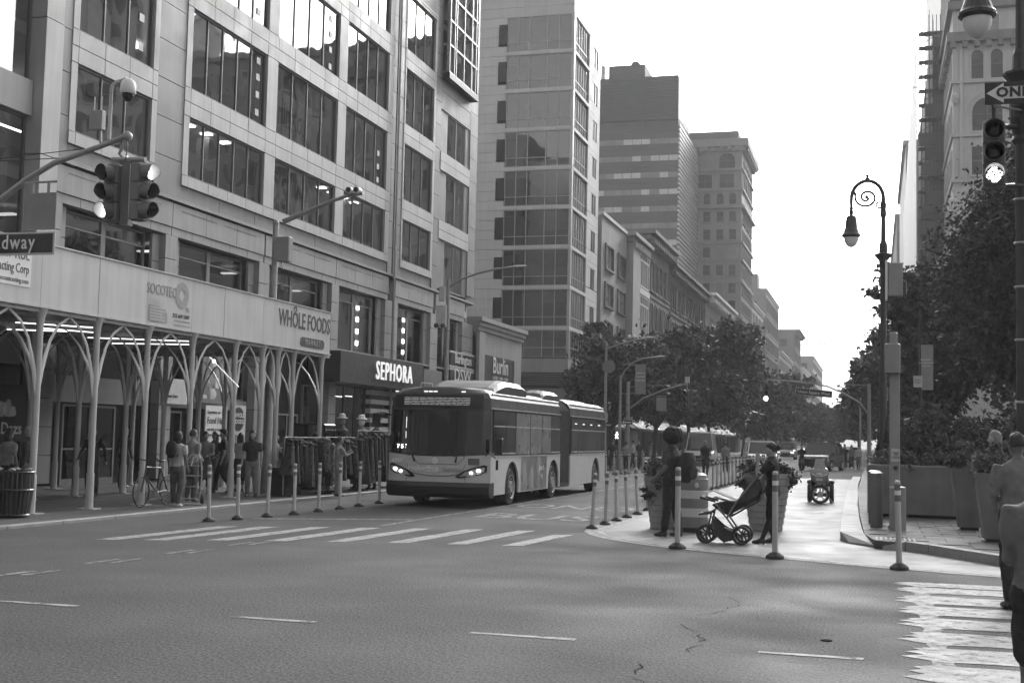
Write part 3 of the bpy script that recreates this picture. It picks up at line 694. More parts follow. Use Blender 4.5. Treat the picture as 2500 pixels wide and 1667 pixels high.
def put_window(par,pos,rz,w_,h,fmat,arch=False,cross=False,glass=None,sash=True):
    fm,pm,sm=winmesh(w_,h,arch,cross)
    o=link('window',with_mat(fm,fmat)); o.location=pos; o.rotation_euler=(0,0,rz); attach(o,par)
    p=link('pane',with_mat(pm,glass or (m_litglass if rnd.random()<.25 else m_farglass))); p.parent=o
    if sash: s_=link('sash',with_mat(sm,m_frame)); s_.parent=o
NORTH=math.pi/2   # rotation for a wall that faces +X (towards the avenue from the left side)
def row_building(name,label,y0,y1,z1,mat,wm,cols,rws,w_,h,arch=False,cornice=.6,depth=7.2,x=-21.5,cross=False,cmat=None,dent=True,front=True):
    b=empty(name,(x-depth/2,(y0+y1)/2,0),0,label,'building')
    MB().box(x-depth,x,y0+.03,y1-.03,0,z1).build('wall',mat,b)
    cm=cmat or mat
    if cornice:
        MB().box(x-depth,x+cornice,y0+.02-(.3 if cornice>.5 else 0),y1+(.3 if cornice>.5 else -.02),z1+.005,z1+.35).build('cornice',cm,b)
        MB().box(x-depth,x+cornice*.6,y0+.02,y1-.02,z1-.5,z1).build('cornice_bed',cm,b)
        if dent:
            n=int((y1-y0)/1.1)
            for i in range(n): MB().box(x+.01,x+cornice*.9,y0+.3+(y1-y0-.6)*i/n,y0+.3+(y1-y0-.6)*i/n+.4,z1-.95,z1-.505).build('bracket',cm,b)
    n=max(1,int((y1-y0)/4.2))
    for i in range(n):   # dark shopfronts with awnings at street level
        ya=y0+.25+(y1-y0-.5)*i/n; yb=y0+.25+(y1-y0-.5)*(i+1)/n-.35
        MB().box(x+.005,x+.14,ya,yb,.1,3.3).build('shopfront',m_bk0,b); MB().add([(x+.15,ya,3.5),(x+1.3,ya,2.7),(x+1.3,yb,2.7),(x+.15,yb,3.5),(x+1.3,ya,2.45),(x+1.3,yb,2.45)],[(0,1,2,3),(1,4,5,2)]).build('awning',[m_dkbrick,m_bk0,m_brick][(i+int(y0))%3],b)
    for zz in rws:
        for i in range(cols):
            yy=y0+(y1-y0)*(i+.5)/cols; put_window(b,(x,yy,zz),NORTH,w_,h,wm,arch,cross)
        MB().box(x-.1,x+.12,y0+.05,y1-.05,zz-.75,zz-.55).build('string_course',cm,b)
    return b
lb=row_building('rendered_loft_building','plain rough-rendered loft building with small-paned windows right of the glass-corner block',101.0,112.0,20.0,m_tan,m_frame,0,[],2,2,cornice=0,depth=7.3)
for zz,hh_ in ((15.9,1.85),(12.8,1.75),(9.5,1.8),(6.0,2.0)):
    for yy in (104.1,109.5):
        put_window(lb,(-21.5,yy,zz),NORTH,3.1,hh_,m_frame,cross=True)
MB().box(-26,-21.35,101,112,20.01,20.3).build('coping',m_offw,lb)
MB().box(-28,-22.6,99.6,100.95,0,19.9).build('set_back_wall',m_black,lb)
MB().box(-27.5,-24.5,100.2,103.5,20.3,21.9).build('roof_hut',m_dkbrick,lb)
ob=row_building('ornate_bay_building','narrow ornate building with a tall glazed bay beside a stone pier',112.05,121.2,20.0,m_tan,m_offw,0,[],1,1,cornice=.9,depth=7.3)
MB().box(-21.49,-20.9,112.1,115.6,0,19.4).build('pier',m_tan,ob)
for i,(za,zb) in enumerate(((15.9,19.2),(11.6,15.2),(7.0,10.9))):
    g=MB()
    for yy in (116.0,117.2,118.4,119.6,120.7): g.box(-21.2,-20.95,yy,yy+.22,za,zb)
    for zz in (za,(za+zb)/2+.8,zb-.2): g.box(-21.2,-20.97,116.0,120.9,zz,zz+.2)
    f_=g.build('bay_window',m_offw,ob)
    for j in range(4): MB().sheet([(-21.1,116.25+j*1.2,za),(-21.1,117.2+j*1.2,za),(-21.1,117.2+j*1.2,zb),(-21.1,116.25+j*1.2,zb)]).build('pane',m_farglass,f_)
    MB().box(-21.49,-20.9,115.7,121,zb+.02,zb+.6).build('bay_spandrel',m_offw,ob)
row_building('arcaded_building','grey building with rows of close-set arched windows and a deep bracketed cornice',121.3,136.9,21.7,m_brick,m_brick,6,[16.6,12.4,8.2,4.2],1.5,2.9,True,1.1)
row_building('dark_brick_building','dark brick building under a low dark cornice behind the kerbside trees',137.0,167.2,20.7,m_dkbrick,m_dkbrick,9,[16.2,12.2,8.2,4.2],1.6,2.5,False,.8)
row_building('bright_cornice_building','pale building whose projecting cornice catches the light above the trees',167.4,194.5,20.9,m_pale,m_pale,8,[15.5,11,6.5],1.7,2.8,False,1.5,cmat=m_white)  # sunlight on the cornice is put into its white colour
row_building('low_infill_building','plain low building just before the tall ornate tower',194.8,213.0,17.0,m_brick,m_brick,5,[12,8,4],1.6,2.4,False,.5)
# ---- dark office tower set back behind the row
tw=empty('office_tower',(-36,203,0),0,'dark office tower with horizontal window bands and a louvred blank crown','building')
TX,TY=-29.0,191.5
MB().box(-43,TX-.05,TY+.05,215,0,50.9).build('wall',m_dkbrick,tw); MB().box(-43,TX-.1,TY-.2,203,50.95,57.8).build('crown',m_dkbrick,tw)
m_twb=M('tower_band',.075,.5,.08,.5); m_twl=M('tower_louvre',.6,.5,.08,.5)
for i in range(19): MB().box(-43,TX+.0,TY-.35,203.1,51.1+i*.35,51.3+i*.35).build('crown_louvre',m_twb,tw)
zz=48.05; r_=0
while zz>18:
    MB().box(-43,TX,TY-.02,TY+.04,zz+.03,zz+.9).build('spandrel',m_twb,tw); MB().box(-43,TX,TY-.05,TY+.04,zz+.93,zz+1.72).build('spandrel',m_twb,tw)
    for i in range(9):
        xa=-41.9+i*1.43; MB().box(xa+.04,xa+1.39,TY-.01,TY+.03,zz-.84,zz-.02).build('pane',m_litglass if rnd.random()<.7 else m_offw,tw)
    zz-=2.63; r_+=1
for i in range(46): MB().box(TX-.04,TX+.22,TY,214.9,18.4+i*.7,18.75+i*.7).build('sunshade',m_twl,tw)
MB().box(-40.6,-34.8,194,206,57.85,60.6).build('plant_room',m_dkbrick,tw); MB().lathe([(.35,0),(.35,2.4),(.1,2.6)],(-41.3,193,57.9),8).build('flue',m_offw,tw)
for x in (-33.5,-32,-30.5): MB().tube((x,194,57.8),(x,194,59.6-.3*(x+34)),.05,n=5).build('antenna',m_gmetal,tw)
MB().lathe([(.7,0),(.7,.3),(.45,.6),(.1,.7)],(-36.4,194.5,60.6),10).build('roof_vent',m_dkbrick,tw)
# ---- tall ornate tower
ot=empty('ornate_tower',(-28,222,0),0,'tall tan stone tower with arched top windows and heavy projecting cornice','building')
OY=213.4
MB().box(-38,-21.5,OY,232.6,0,50.55).build('wall',m_tan,ot)
MB().box(-38,-20.4,OY-1.1,233.6,51.3,52.6).build('cornice',m_tan,ot); MB().box(-38,-21.0,OY-.5,233,50.56,51.28).build('cornice_bed',m_tan,ot); MB().box(-38,-22.2,OY+.5,232,52.65,54.2).build('parapet',m_brick,ot)
for i in range(14): MB().box(-21.45,-20.5,OY+.5+i*1.35,OY+1.1+i*1.35,50.7,51.28).build('bracket',m_tan,ot)
for i in range(11): MB().box(-36+i*1.35,-35.4+i*1.35,OY-1.0,OY-.02,50.7,51.28).build('bracket',m_tan,ot)
for zz in (47.3,43.9,41.2,34.9,31.9,28.2,22.0): MB().box(-38,-21.2,OY-.3,232.9,zz,zz+.35).build('string_course',m_tan,ot)
MB().box(-38,-20.9,OY-.6,233.2,40.85,41.15).build('string_course',m_tan,ot)
for x in (-27.7,-24.0,-31.5): put_window(ot,(x,OY,47.75),0,2.7,2.6,m_tan,True,True)
for x in (-27.7,-24.0,-31.5): put_window(ot,(x,OY,44.4),0,2.4,2.3,m_tan,False,True)
for x in (-27.3,-25.1,-23.0,-29.4): put_window(ot,(x,OY,41.6),0,1.1,1.9,m_tan,True)
zz=38.6
while zz>5:
    for x in (-27.3,-25.1,-23.0,-29.5): put_window(ot,(x,OY,zz),0,1.15,1.75,m_tan)
    for i in range(6): put_window(ot,(-21.5,OY+2+i*3.0,zz),NORTH,1.3,1.75,m_tan)
    zz-=3.02
for i in range(5): put_window(ot,(-21.5,OY+2.5+i*3.5,44.4),NORTH,2.0,4.8,m_tan,True,True)
# ---- receding blocks further along the left side
far=[('far_block','pale block just beyond the ornate tower, with a plain flat roof',233.5,258,27.0,m_pale,.3),('far_block','brown block with a water-tank hut on the far skyline',264,300,33.0,m_tan,.2),
     ('far_block','mid grey stepped block far down the left side',304,350,23.0,m_pale,.6),('far_block','dark corniced block far down the left side',361,392,33.0,m_brick,1.6),('far_block','slender pale block near the far end of the avenue',400,455,25.0,m_pale,.4),('far_block','last hazy block at the far end of the avenue',471,560,33.0,m_tan,.4)]
for i,(n_,l_,a,b,z1,mt,co) in enumerate(far):
    fb=row_building(n_,l_,a,b,z1,mt,mt,max(4,int((b-a)/5)),[z1-4-4*k for k in range(5)],2.2,2.4,False,co,depth=14,dent=False)
    for k in range(3):
        put_window(fb,(-24.5,a+.03,z1-4.5-4*k),0,2.0,2.2,mt); put_window(fb,(-28.5,a+.03,z1-4.5-4*k),0,2.0,2.2,mt)
    if i in (1,4): MB().box(-27,-23.5,a+3,a+9,z1+.36,z1+3.8).build('roof_hut',mt,fb)
# ================================================================= right side
rb=empty('arched_stone_building',(20,170,0),0,'pale stone building with paired arched windows above the park trees','building')
RY=158.0
m_rs=M('right_stone',.44,.7,.08,.4,.05,20,fine=.06,streak=.1)
MB().box(9,34,RY,178,0,53.9).build('wall',m_rs,rb); MB().box(8.4,34.5,RY-.7,178.5,54.0,54.9).build('roof_cornice',m_brick,rb); MB().box(8.3,34.5,RY-.8,178.6,50.0,51.1).build('cornice',m_brick,rb)
for i in range(18): MB().box(8.7+i*1.35,9.3+i*1.35,RY-.75,RY-.02,49.3,49.98).build('bracket',m_brick,rb)
for i in range(14): MB().box(8.4,8.98,RY+.4+i*1.35,RY+1+i*1.35,49.3,49.98).build('bracket',m_brick,rb)
for zz in (45.0,38.5,33.0,27,21): MB().box(8.75,34.2,RY-.3,178.2,zz,zz+.4).build('string_course',m_rs,rb)
for bx0 in (12.85,18.9,24.9,30.6):
    for dx in (-1.09,1.09): put_window(rb,(bx0+dx,RY,45.5),0,1.35,3.5,m_rs,True); put_window(rb,(bx0+dx*.8,RY,51.1),0,.95,2.1,m_rs)
    put_window(rb,(bx0,RY,39.2),0,3.4,4.0,m_rs,True,True)
    for dx in (-1.09,1.09): put_window(rb,(bx0+dx,RY,33.9),0,1.35,3.4,m_rs); put_window(rb,(bx0+dx,RY,28),0,1.35,3.4,m_rs); put_window(rb,(bx0+dx,RY,22),0,1.35,3.4,m_rs); put_window(rb,(bx0+dx,RY,16),0,1.35,3.4,m_rs)
    g=[]  # moulded arch over the big window
    for r in (2.25,2.6): g.append([(bx0+r*math.cos(math.pi*j/14),RY-.2,41.5+r*math.sin(math.pi*j/14)) for j in range(15)])
    MB().ring(g,cap=False,close=False).build('arch_moulding',m_rs,rb)
    MB().box(bx0-3.1,bx0-2.75,RY-.25,RY-.01,33.5,49.9).build('pilaster',m_rs,rb)
MB().ball((9.2,RY-.3,43.2),(.5,.4,.7),8,6,.4).build('carved_boss',m_rs,rb)
for i in range(5):
    for zz in (45.5,39.4,33.9,28,22): put_window(rb,(9.0,RY+2.3+i*3.8,zz),-NORTH,1.5,3.4,m_rs,True)
# scaffolded building next along
sb=empty('scaffolded_building',(10,200,0),0,'building wrapped in dark scaffolding and ribbed netting beside the arched stone building','building')
MB().box(7.6,24,180.5,262,0,58).build('wall',m_dkbrick,sb)
for i in range(22): MB().box(5.5,5.62,181.2+i*3.6,184.3+i*3.6,4,59-.55*i).build('netting_strip',m_twl if i%2 else m_pale,sb)
for zz in np.arange(4,60,2.0):
    MB().box(5.75,9.0,178.35,180.4,zz,zz+.07).build('scaffold_deck',m_dkmetal,sb)
for x in (5.62,6.1,6.6,7.1,7.6,8.1,8.6):
    MB().box(x,x+.07,178.2,178.27,0,58+3*(int(x*10)%3)/2).build('scaffold_pole',m_dkmetal,sb); MB().box(x,x+.1,180.3,180.4,0,61).build('scaffold_pole',m_dkmetal,sb)
k=0
for zz in np.arange(6,48,2.0):
    if k%4!=3: MB().box(5.75+.4*((k*7)%3),8.95,178.32,178.36,zz+.2,zz+1.95).build('debris_net',m_dkbrick,sb)
    k+=1
for i,zz in enumerate(np.arange(4,58,2.0)): 
    if i%2==0: MB().path([(5.7,178.25,zz),(8.8,178.25,zz+2)],.05,4).build('scaffold_brace',m_dkmetal,sb)
MB().tube((5.6,178.4,50.4),(3.4,178.4,50.6),.06,n=5).build('hoist_arm',m_dkmetal,sb); MB().tube((3.45,178.4,50.6),(3.45,178.4,49.4),.1,n=5).build('hoist_hook',m_dkmetal,sb)
tr_=empty('pale_slab_tower',(16,225,0),0,'pale plain tower rising behind the arched stone building','building')
MB().box(9.0,24,186,240,58.1,95).build('wall',m_pale,tr_)
for zz in np.arange(60,92,3.6):
    for x in (11,14,17,20): put_window(tr_,(x,186,zz),0,1.6,1.9,m_pale)
for n_,l_,x0,y0,y1,z1,mt in (('far_block','tall hazy block directly beyond the netting on the right',6.0,264,330,62,m_stone),('far_block','lower hazy block behind the crook-necked lamp post',6.0,372,520,66,m_brick)):
    f_=empty(n_,(x0+8,(y0+y1)/2,0),0,l_,'building'); MB().box(x0,x0+20,y0,y1,0,z1).build('wall',mt,f_); MB().box(x0-.6,x0+20,y0-.5,y1,z1+.01,z1+1).build('cornice',mt,f_)
    for zz in np.arange(10,z1-4,4.5):
        for x in (x0+2,x0+5): put_window(f_,(x,y0,zz),0,1.8,2.4,mt)
# the rest of that square's west side: outside the frame, mirrored in the left building's glass
for i,(x0,x1,z1,mt) in enumerate(((35,58,54,m_tan),(58.5,80,66,m_pale),(80.5,110,50,m_tan))):
    f_=empty('square_side_building',((x0+x1)/2,168,0),0,['brown','tan','dark'][i]+' building on the square, seen only mirrored in the retail windows','building')
    MB().box(x0,x1,RY+.5,RY+22,0,z1).build('wall',mt,f_); MB().box(x0-.3,x1+.3,RY-.3,RY+22,z1+.01,z1+1).build('cornice',mt,f_)
    for zz in np.arange(14,z1-3,4.4):
        for x in np.arange(x0+2,x1-1,3.6): put_window(f_,(x,RY+.5,zz),0,1.7,2.6,m_offw if i!=1 else mt,glass=m_farglass,sash=False)
# the east side of the junction behind the photographer: mirrored in the windscreen and the glass block
for i,(x0,x1,y1,z1,mt) in enumerate(((-75,-48,-46,44,m_brick),(-47.5,-26,-40,56,m_dkbrick),(-25,-9,-44,47,m_dkbrick),(-8,14,-40,52,m_brick),(15,48,-46,60,m_brick))):
    f_=empty('east_side_building',((x0+x1)/2,y1-10,0),0,['low brown','dark tall','dark narrow','brown broad','tallest brown'][i]+' building across the junction, seen only mirrored in glass','building')
    MB().box(x0,x1,y1-22,y1,0,z1).build('wall',mt,f_); MB().box(x0-.3,x1+.3,y1-22,y1+.5,z1+.01,z1+1).build('cornice',mt,f_)
    for zz in np.arange(5,z1-3,4.2):
        for x in np.arange(x0+2,x1-1,3.4): put_window(f_,(x,y1,zz),math.pi,1.6,2.5,mt,glass=m_farglass,sash=False)

# ================================================================= TREES AND SHRUBS
m_leafA=M('foliage_a',.085,.6,.35,1.2,spec=.3); m_leafB=M('foliage_b',.14,.6,.35,1.2,spec=.3); m_leafC=M('foliage_c',.07,.55,.35,.8,spec=.35); m_bark=M('bark',.06,.9,.3,6,.5,14)
def leaves(blobs, size, seed, up=.25):
    """leaf-sized faces in clumps through each ellipsoid (centre, radii, leaf count)"""
    rg=np.random.RandomState(seed); V=[]; 
    for c,r,n in blobs:
        nc=max(6,int(n/55)); d=rg.normal(size=(nc,3)); d/=np.linalg.norm(d,axis=1)[:,None]
        rad=rg.uniform(.25,1.0,(nc,1))**.45*(1+.16*rg.normal(size=(nc,1)))
        cc=d*rad*np.array(r)+np.array(c); cs=rg.uniform(.10,.26,(nc,1))*min(r)
        idx=rg.randint(0,nc,n); p=cc[idx]+rg.normal(size=(n,3))*cs[idx]*np.array([1,1,.7])
        a=rg.normal(size=(n,3)); a/=np.linalg.norm(a,axis=1)[:,None]
        b=np.cross(a,rg.normal(size=(n,3))+np.array([0,0,up])); b/=np.linalg.norm(b,axis=1)[:,None]+1e-6
        s=(size*rg.uniform(.55,1.4,(n,1))); a=a*s; b=b*s*.62
        V.append(np.stack([p-a,p-b*.9+a*.1,p+a,p+b*.9+a*.1],1).reshape(-1,3))
    V=np.concatenate(V); k=len(V)//4
    return V,np.arange(4*k).reshape(k,4)
def leaf_obj(name,blobs,size,seed,mat,parent):
    V,F=leaves(blobs,size,seed); me=bpy.data.meshes.new(name)
    me.vertices.add(len(V)); me.vertices.foreach_set('co',V.ravel().astype(np.float32)); me.loops.add(F.size); me.loops.foreach_set('vertex_index',F.ravel().astype(np.int32))
    me.polygons.add(len(F)); me.polygons.foreach_set('loop_start',np.arange(0,F.size,4,dtype=np.int32)); me.update(calc_edges=True); me.materials.append(mat)
    return link(name,me,parent)
def tree(name,label,base,blobs,size,seed,mat=None,group=None,r0=.17):
    b=Vector(base); t=empty(name,base,0,label,'tree',group); rg=random.Random(seed)
    c=Vector(blobs[0][0]); fork=b+(c-b)*.45; fork.x=b.x+(c.x-b.x)*.2; fork.y=b.y+(c.y-b.y)*.2
    g=MB().path([b,b+(fork-b)*.5+Vector((rg.uniform(-.15,.15),0,0)),fork],[r0*1.25,r0,r0*.85],9)
    for cc,rr,n in blobs:
        for k in range(3):
            e=Vector(cc)+Vector((rg.uniform(-.6,.6)*rr[0],rg.uniform(-.6,.6)*rr[1],rg.uniform(-.1,.6)*rr[2])); m_=fork.lerp(e,.5)+Vector((rg.uniform(-.3,.3),0,-.3))
            g.path([fork-Vector((0,0,.25)),m_,e],[r0*.55,r0*.32,r0*.08],6)
    g.build('trunk',m_bark,t,smooth=True)
    leaf_obj('crown',[(c_,r_,int(n_*3.2)) for c_,r_,n_ in blobs],size*1.0,seed,mat or m_leafA,t); return t
def blobs_for(c,r,n,seed,k=6):
    rg=random.Random(seed); out=[(c,tuple(a*.72 for a in r),int(n*.4))]
    for i in range(k):
        a=2*math.pi*i/k+rg.random(); z=rg.uniform(-.45,.6)
        out.append(((c[0]+math.cos(a)*r[0]*.62,c[1]+math.sin(a)*r[1]*.62,c[2]+z*r[2]),tuple(q*rg.uniform(.3,.48) for q in r),int(n*.6/k)))
    return out
G1='kerbside trees on the left side of the avenue'
for i,(x,y,cz,r,n,s) in enumerate([(-16.2,79,6.2,(3.0,3.4,3.0),3800,.19),(-15.6,93,6.6,(3.4,4,3.6),4200,.2),(-15.2,107,7.4,(4.3,4.6,4.8),5200,.22),(-15.4,122,7.8,(4.6,5,5.2),5200,.24),(-14.8,150,6.6,(4.6,5,4.2),3600,.28),(-14.6,180,7,(5,6,5),3200,.32),(-14.4,218,7,(5.5,7,5),2800,.38),(-14.2,262,6.5,(6,8,5),2400,.45),(-14,320,6.5,(7,10,5),2000,.55)]):
    tree('street_tree',['small light-gapped tree nearest the bus on the left pavement','second kerbside tree beyond the bus, under the cobra-head lamps','third and bushiest kerbside tree in front of the arcaded building','fourth kerbside tree, tallest of the left row','fifth kerbside tree, below the bright cornice','sixth kerbside tree of the left row, near the ornate tower','seventh kerbside tree of the left row, far off','eighth kerbside tree of the left row, very far off','farthest kerbside tree at the end of the left row'][i],(x,y,PZ),blobs_for((x+.8,y,cz-.5),(r[0]*1.12,r[1]*1.1,r[2]*1.12),n*1.25,20+i),s,20+i,m_leafC if i%2 else m_leafA,G1)
G2='park and kerb trees on the right side'
for i,(x,y,cz,r,n,s) in enumerate([(5.9,47,7.6,(4.3,5,5.0),24000,.095),(3.3,64,6.6,(3.2,4,4.2),9000,.15),(10.5,76,9.5,(6.5,6,6.6),11000,.2),(2.1,95,6.4,(3.7,5,4.3),5500,.22),(1.4,126,6.2,(4.2,5.5,4.3),4200,.28),(.6,162,6.0,(5,6,4.6),3400,.33),(-1.0,225,6.4,(6,8,5),2600,.42),(9.6,55,5.6,(3.6,4,4),16000,.1),(-3.5,300,6.0,(7,10,5),2200,.5)]):
    tree('park_tree',['big dark park tree filling the right edge behind the traffic signal','slimmer park tree behind the crook-necked lamp post','broad tall park tree at the back on the far right','fourth park tree along the right kerb, past the lamp post','fifth tree along the right kerb, above the far traffic','sixth tree along the right kerb, over the street sign','seventh tree along the right kerb, close to the vanishing point','low park tree behind the heads of the people on the right','farthest right-hand tree closing the view'][i],(x,y,.1),blobs_for((x,y,cz),r,n,50+i,7),s,50+i,[m_leafA,m_leafC,m_leafA][i%3],G2,.25)
# shrubs and hedge in the park edge
def dome(t,b,r,h,n,s,seed,mat):
    """leaves set close over a rounded cone"""
    rg=np.random.RandomState(seed); u=rg.uniform(0,1,n)**.8; th=rg.uniform(0,2*np.pi,n); rad=r*np.sqrt(np.clip(1-u**2.2,0,1))*(.82+.22*rg.uniform(size=n)+.06*np.sin(th*5+u*9))
    p=np.stack([b.x+rad*np.cos(th),b.y+rad*np.sin(th),b.z+.1+h*u],1); a=rg.normal(size=(n,3)); a/=np.linalg.norm(a,axis=1)[:,None]; c=np.cross(a,rg.normal(size=(n,3))); c/=np.linalg.norm(c,axis=1)[:,None]+1e-6
    sz=s*rg.uniform(.6,1.4,(n,1)); a*=sz; c*=sz*.6; V=np.stack([p-a,p-c,p+a,p+c],1).reshape(-1,3); F=np.arange(4*n).reshape(n,4); me=bpy.data.meshes.new('foliage'); me.from_pydata(V.tolist(),[],F.tolist()); me.materials.append(mat); link('foliage',me,t)
def shrub(name,label,base,r,h,n,s,seed,mat=m_leafB,stem=True):
    t=empty(name,base,0,label,'shrub'); b=Vector(base)
    g=MB()
    for k in range(3): g.path([b,b+Vector((.2*r*math.cos(k*2.1),.2*r*math.sin(k*2.1),h*.4)),b+Vector((.4*r*math.cos(k*2.1),.4*r*math.sin(k*2.1),h*.75))],[.03,.02,.008],5)
    g.build('stem',m_bark,t)
    dome(t,b,r,h,n,s,seed,mat)
    return t
for i,(x,y,r,h) in enumerate([(.42,30.2,.42,1.75),(1.18,30.1,.5,2.0),(1.95,30.0,.46,1.7),(3.2,30.5,.7,2.3)]):
    shrub('clipped_shrub',['left-hand clipped shrub above the long planter','middle clipped shrub above the long planter, behind the grey pole','right-hand clipped shrub above the long planter','tall shrub behind the fair-haired woman','low shrub left of the long planter'][i],(x,y,.55 if i<3 else .14),r,h,5200,.055,90+i)
hd=empty('hedge',(5,40,.1),0,'dark dense hedge along the park edge under the trees','hedge')
leaf_obj('foliage',[((3.0+i*1.7,38+1.5*i,1.2),(1.3,1.2,1.4),3000) for i in range(5)]+[((2.2,44+4*i,1.4),(1.1,2.4,1.5),2200) for i in range(6)],.09,7,m_leafC,hd)
for i in range(5): MB().tube((3.0+i*1.7,38+1.5*i,.1),(3.0+i*1.7,38+1.5*i,1.2),.03,n=5).build('stem',m_bark,hd)

# ================================================================= ARTICULATED BUS
bus=empty('articulated_bus',(-10,35,0),0,'articulated city bus with lit headlights driving towards the junction','bus')
m_bl=M('bus_lower',.55,.32,.07,1.2,spec=.5); m_bu=M('bus_upper',.04,.42,.15,1.0,spec=.6); m_bt=M('bus_trim',.6,.3,.1,metal=.4); m_bk=M('bus_black',.015,.35,.2); m_bell=M('bellows',.09,.8,.15,4)
m_ws=M('windscreen',.012,.06,.3,.8,spec=.7); m_bglass=M('bus_glass',.02,.07,.3,1.0,spec=.7); m_wrap=M('bus_wrap',.19,.3,.25,1.1); m_hub=M('hub',.4,.4,.15,5,metal=.3); m_txt=M('bus_text',.75,.5,.05)
m_disp=EM('display_led',.09,.3)
BX=-10.0; HW=1.28
def frY(x,z):
    y=28.56+.26*abs(x/HW)**4
    if z>1.2: y+=.05*(z-1.2)
    if z>2.62: y+=1.4*(z-2.62)**1.6
    if z<.45: y+=.06*(.45-z)/.2
    return y
def fpatch(x0,x1,zl,off,nx=18,nz=None,zlo=None,zhi=None):
    """skin on the bus front between two height curves"""
    g=MB(); rings=[]; nz=nz or 6
    for i in range(nx+1):
        x=x0+(x1-x0)*i/nx; a=zlo(x) if zlo else zl[0]; b=zhi(x) if zhi else zl[1]
        rings.append([(BX+x,frY(x,a+(b-a)*k/nz)-off,a+(b-a)*k/nz) for k in range(nz+1)])
    v=[p for r in rings for p in r]; f=[]
    for i in range(nx):
        for k in range(nz): q=i*(nz+1)+k; f.append((q,q+nz+1,q+nz+2,q+1))
    return g.add(v,f)
def band(levels,y1,name,mat,front=True,y0=None):
    """body shell: plan outline stacked over height levels (z, half width)"""
    rings=[]
    for z,hw in levels:
        if front:
            xs=[hw*math.sin(math.pi/2*(-1+2*i/16)) for i in range(17)]
            pl=[(BX-hw,y1)]+[(BX+x,frY(x*HW/hw if hw else 0,z)) for x in xs]+[(BX+hw,y1)]
        else: pl=[(BX-hw,y1),(BX-hw,y0),(BX+hw,y0),(BX+hw,y1)]
        rings.append([(a,b,z) for a,b in pl])
    return MB().ring(rings).build(name,mat,bus,smooth=False)
J0,J1,END=35.75,37.0,42.1
up=[(1.20,1.27),(2.36,1.262),(2.60,1.235),(2.72,1.16),(2.80,1.02),(2.85,.75)]
band([(.34,1.2),(1.21,1.2)],J0,'underbody',m_bk); band(up,J0,'upper_body',m_bu)
band([(.34,1.2),(1.21,1.2)],END-.1,'underbody',m_bk,False,J1); band(up,END,'upper_body',m_bu,False,J1)
# side skins with wheel-arch cut-outs
def skin(x,ya,yb,wheels,side):
    pts=[(ya,1.22),(ya,.30)]
    for wy in wheels:
        R_=.62; pts+= [(wy-R_,.30)]+[(wy-R_*math.cos(math.pi*i/12),.46+R_*math.sin(math.pi*i/12)*1.02) for i in range(13)]+[(wy+R_,.30)]
    pts+=[(yb,.30),(yb,1.22)]
    MB().poly([(x,a,b) for a,b in pts],(-.05*side,0,0)).build('side_panel',m_bl if True else None,bus)
for s_,x in ((1,BX+HW),(-1,BX-HW)):
    skin(x,28.84,J0,[30.73,],s_) if False else skin(x,28.84,J0,[30.73,35.0],s_); skin(x,J1,END,[40.66],s_)
# front: lower panel, bumper, lamps, windscreen, destination board
fpatch(-HW,HW,(.56,1.25),.0,20,4,zhi=lambda x:1.20+.07*(x/HW)**2).build('front_panel',m_bl,bus,smooth=True)
g=MB(); rings=[]
for i in range(21):
    x=-1.29+2.58*i/20; y=frY(min(max(x,-HW),HW),.6); rings.append([(BX+x,y-.06,.60),(BX+x,y-.11,.5),(BX+x,y-.1,.34),(BX+x,y+.02,.24),(BX+x,y+.3,.24),(BX+x,y+.3,.60)])
g.ring(rings).build('bumper',m_bk,bus,smooth=False)
fpatch(-1.25,1.25,None,.015,22,8,zlo=lambda x:1.22+.09*(x/HW)**2,zhi=lambda x:2.30).build('windscreen',m_ws,bus,smooth=True)
fpatch(-1.12,1.10,(2.345,2.67),.02,20,4).build('destination_board',m_bk,bus,smooth=True)
for k in range(5):
    z=2.425+k*.038
    x=-.86
    while x<.78:
        L=.1+.14*rnd.random(); L=min(L,.8-x)
        fpatch(x,x+L,(z,z+.014),.027,2,1).build('display_dash',m_disp,bus); x+=L+.025
for x in (-1.12,-.32,-.2,-.08,.62): 
    fpatch(x-.05,x+.05,(2.725,2.755),.02,3,1).build('marker_lamp',m_ledlow if x!=.6 else m_led,bus)
def headlamp(s):
    o=[(.50,.72),(.62,.70),(.86,.745),(1.1,.80),(1.21,.86),(1.225,1.0),(1.16,1.02),(.9,.95),(.7,.87),(.56,.78)]
    def pr(off): return [(BX+s*x,frY(x,z)-off,z) for x,z in o]
    a,b=pr(-.05),pr(.022); h=MB().ring([a,b]).build('headlamp_housing',m_bk,bus)
    c=[(BX+s*x*1.0,frY(x,z)-.026,z) for x,z in [(.62,.745),(.86,.77),(1.08,.825),(1.17,.87),(1.175,.965),(.92,.915),(.72,.84)]]
    MB().sheet(c if s<0 else c).build('lamp_glass',m_hub,h)
    for px_,pz,rr in ((.88,.832,.034),(1.04,.885,.042)): MB().ball((BX+s*px_,frY(px_,pz)-.03,pz),(rr*1.3,.012,rr*.8),10,6).build('lit_bulb',m_lamp,h)
headlamp(1); headlamp(-1)
MB().path([(BX-.6,frY(-.6,1.1)-.012,1.19),(BX-.42,frY(-.42,1)-.012,1.02),(BX+.55,frY(.55,1)-.012,1.02),(BX+.72,frY(.7,1.1)-.012,1.19)],.006,4).build('panel_seam',m_bk,bus)
MB().path([(BX-.7,frY(-.7,.8)-.012,.82),(BX-.2,frY(0,.7)-.012,.745),(BX+.3,frY(.3,.7)-.012,.745),(BX+.55,frY(.55,.8)-.012,.79)],.007,4).build('panel_seam',m_bk,bus)
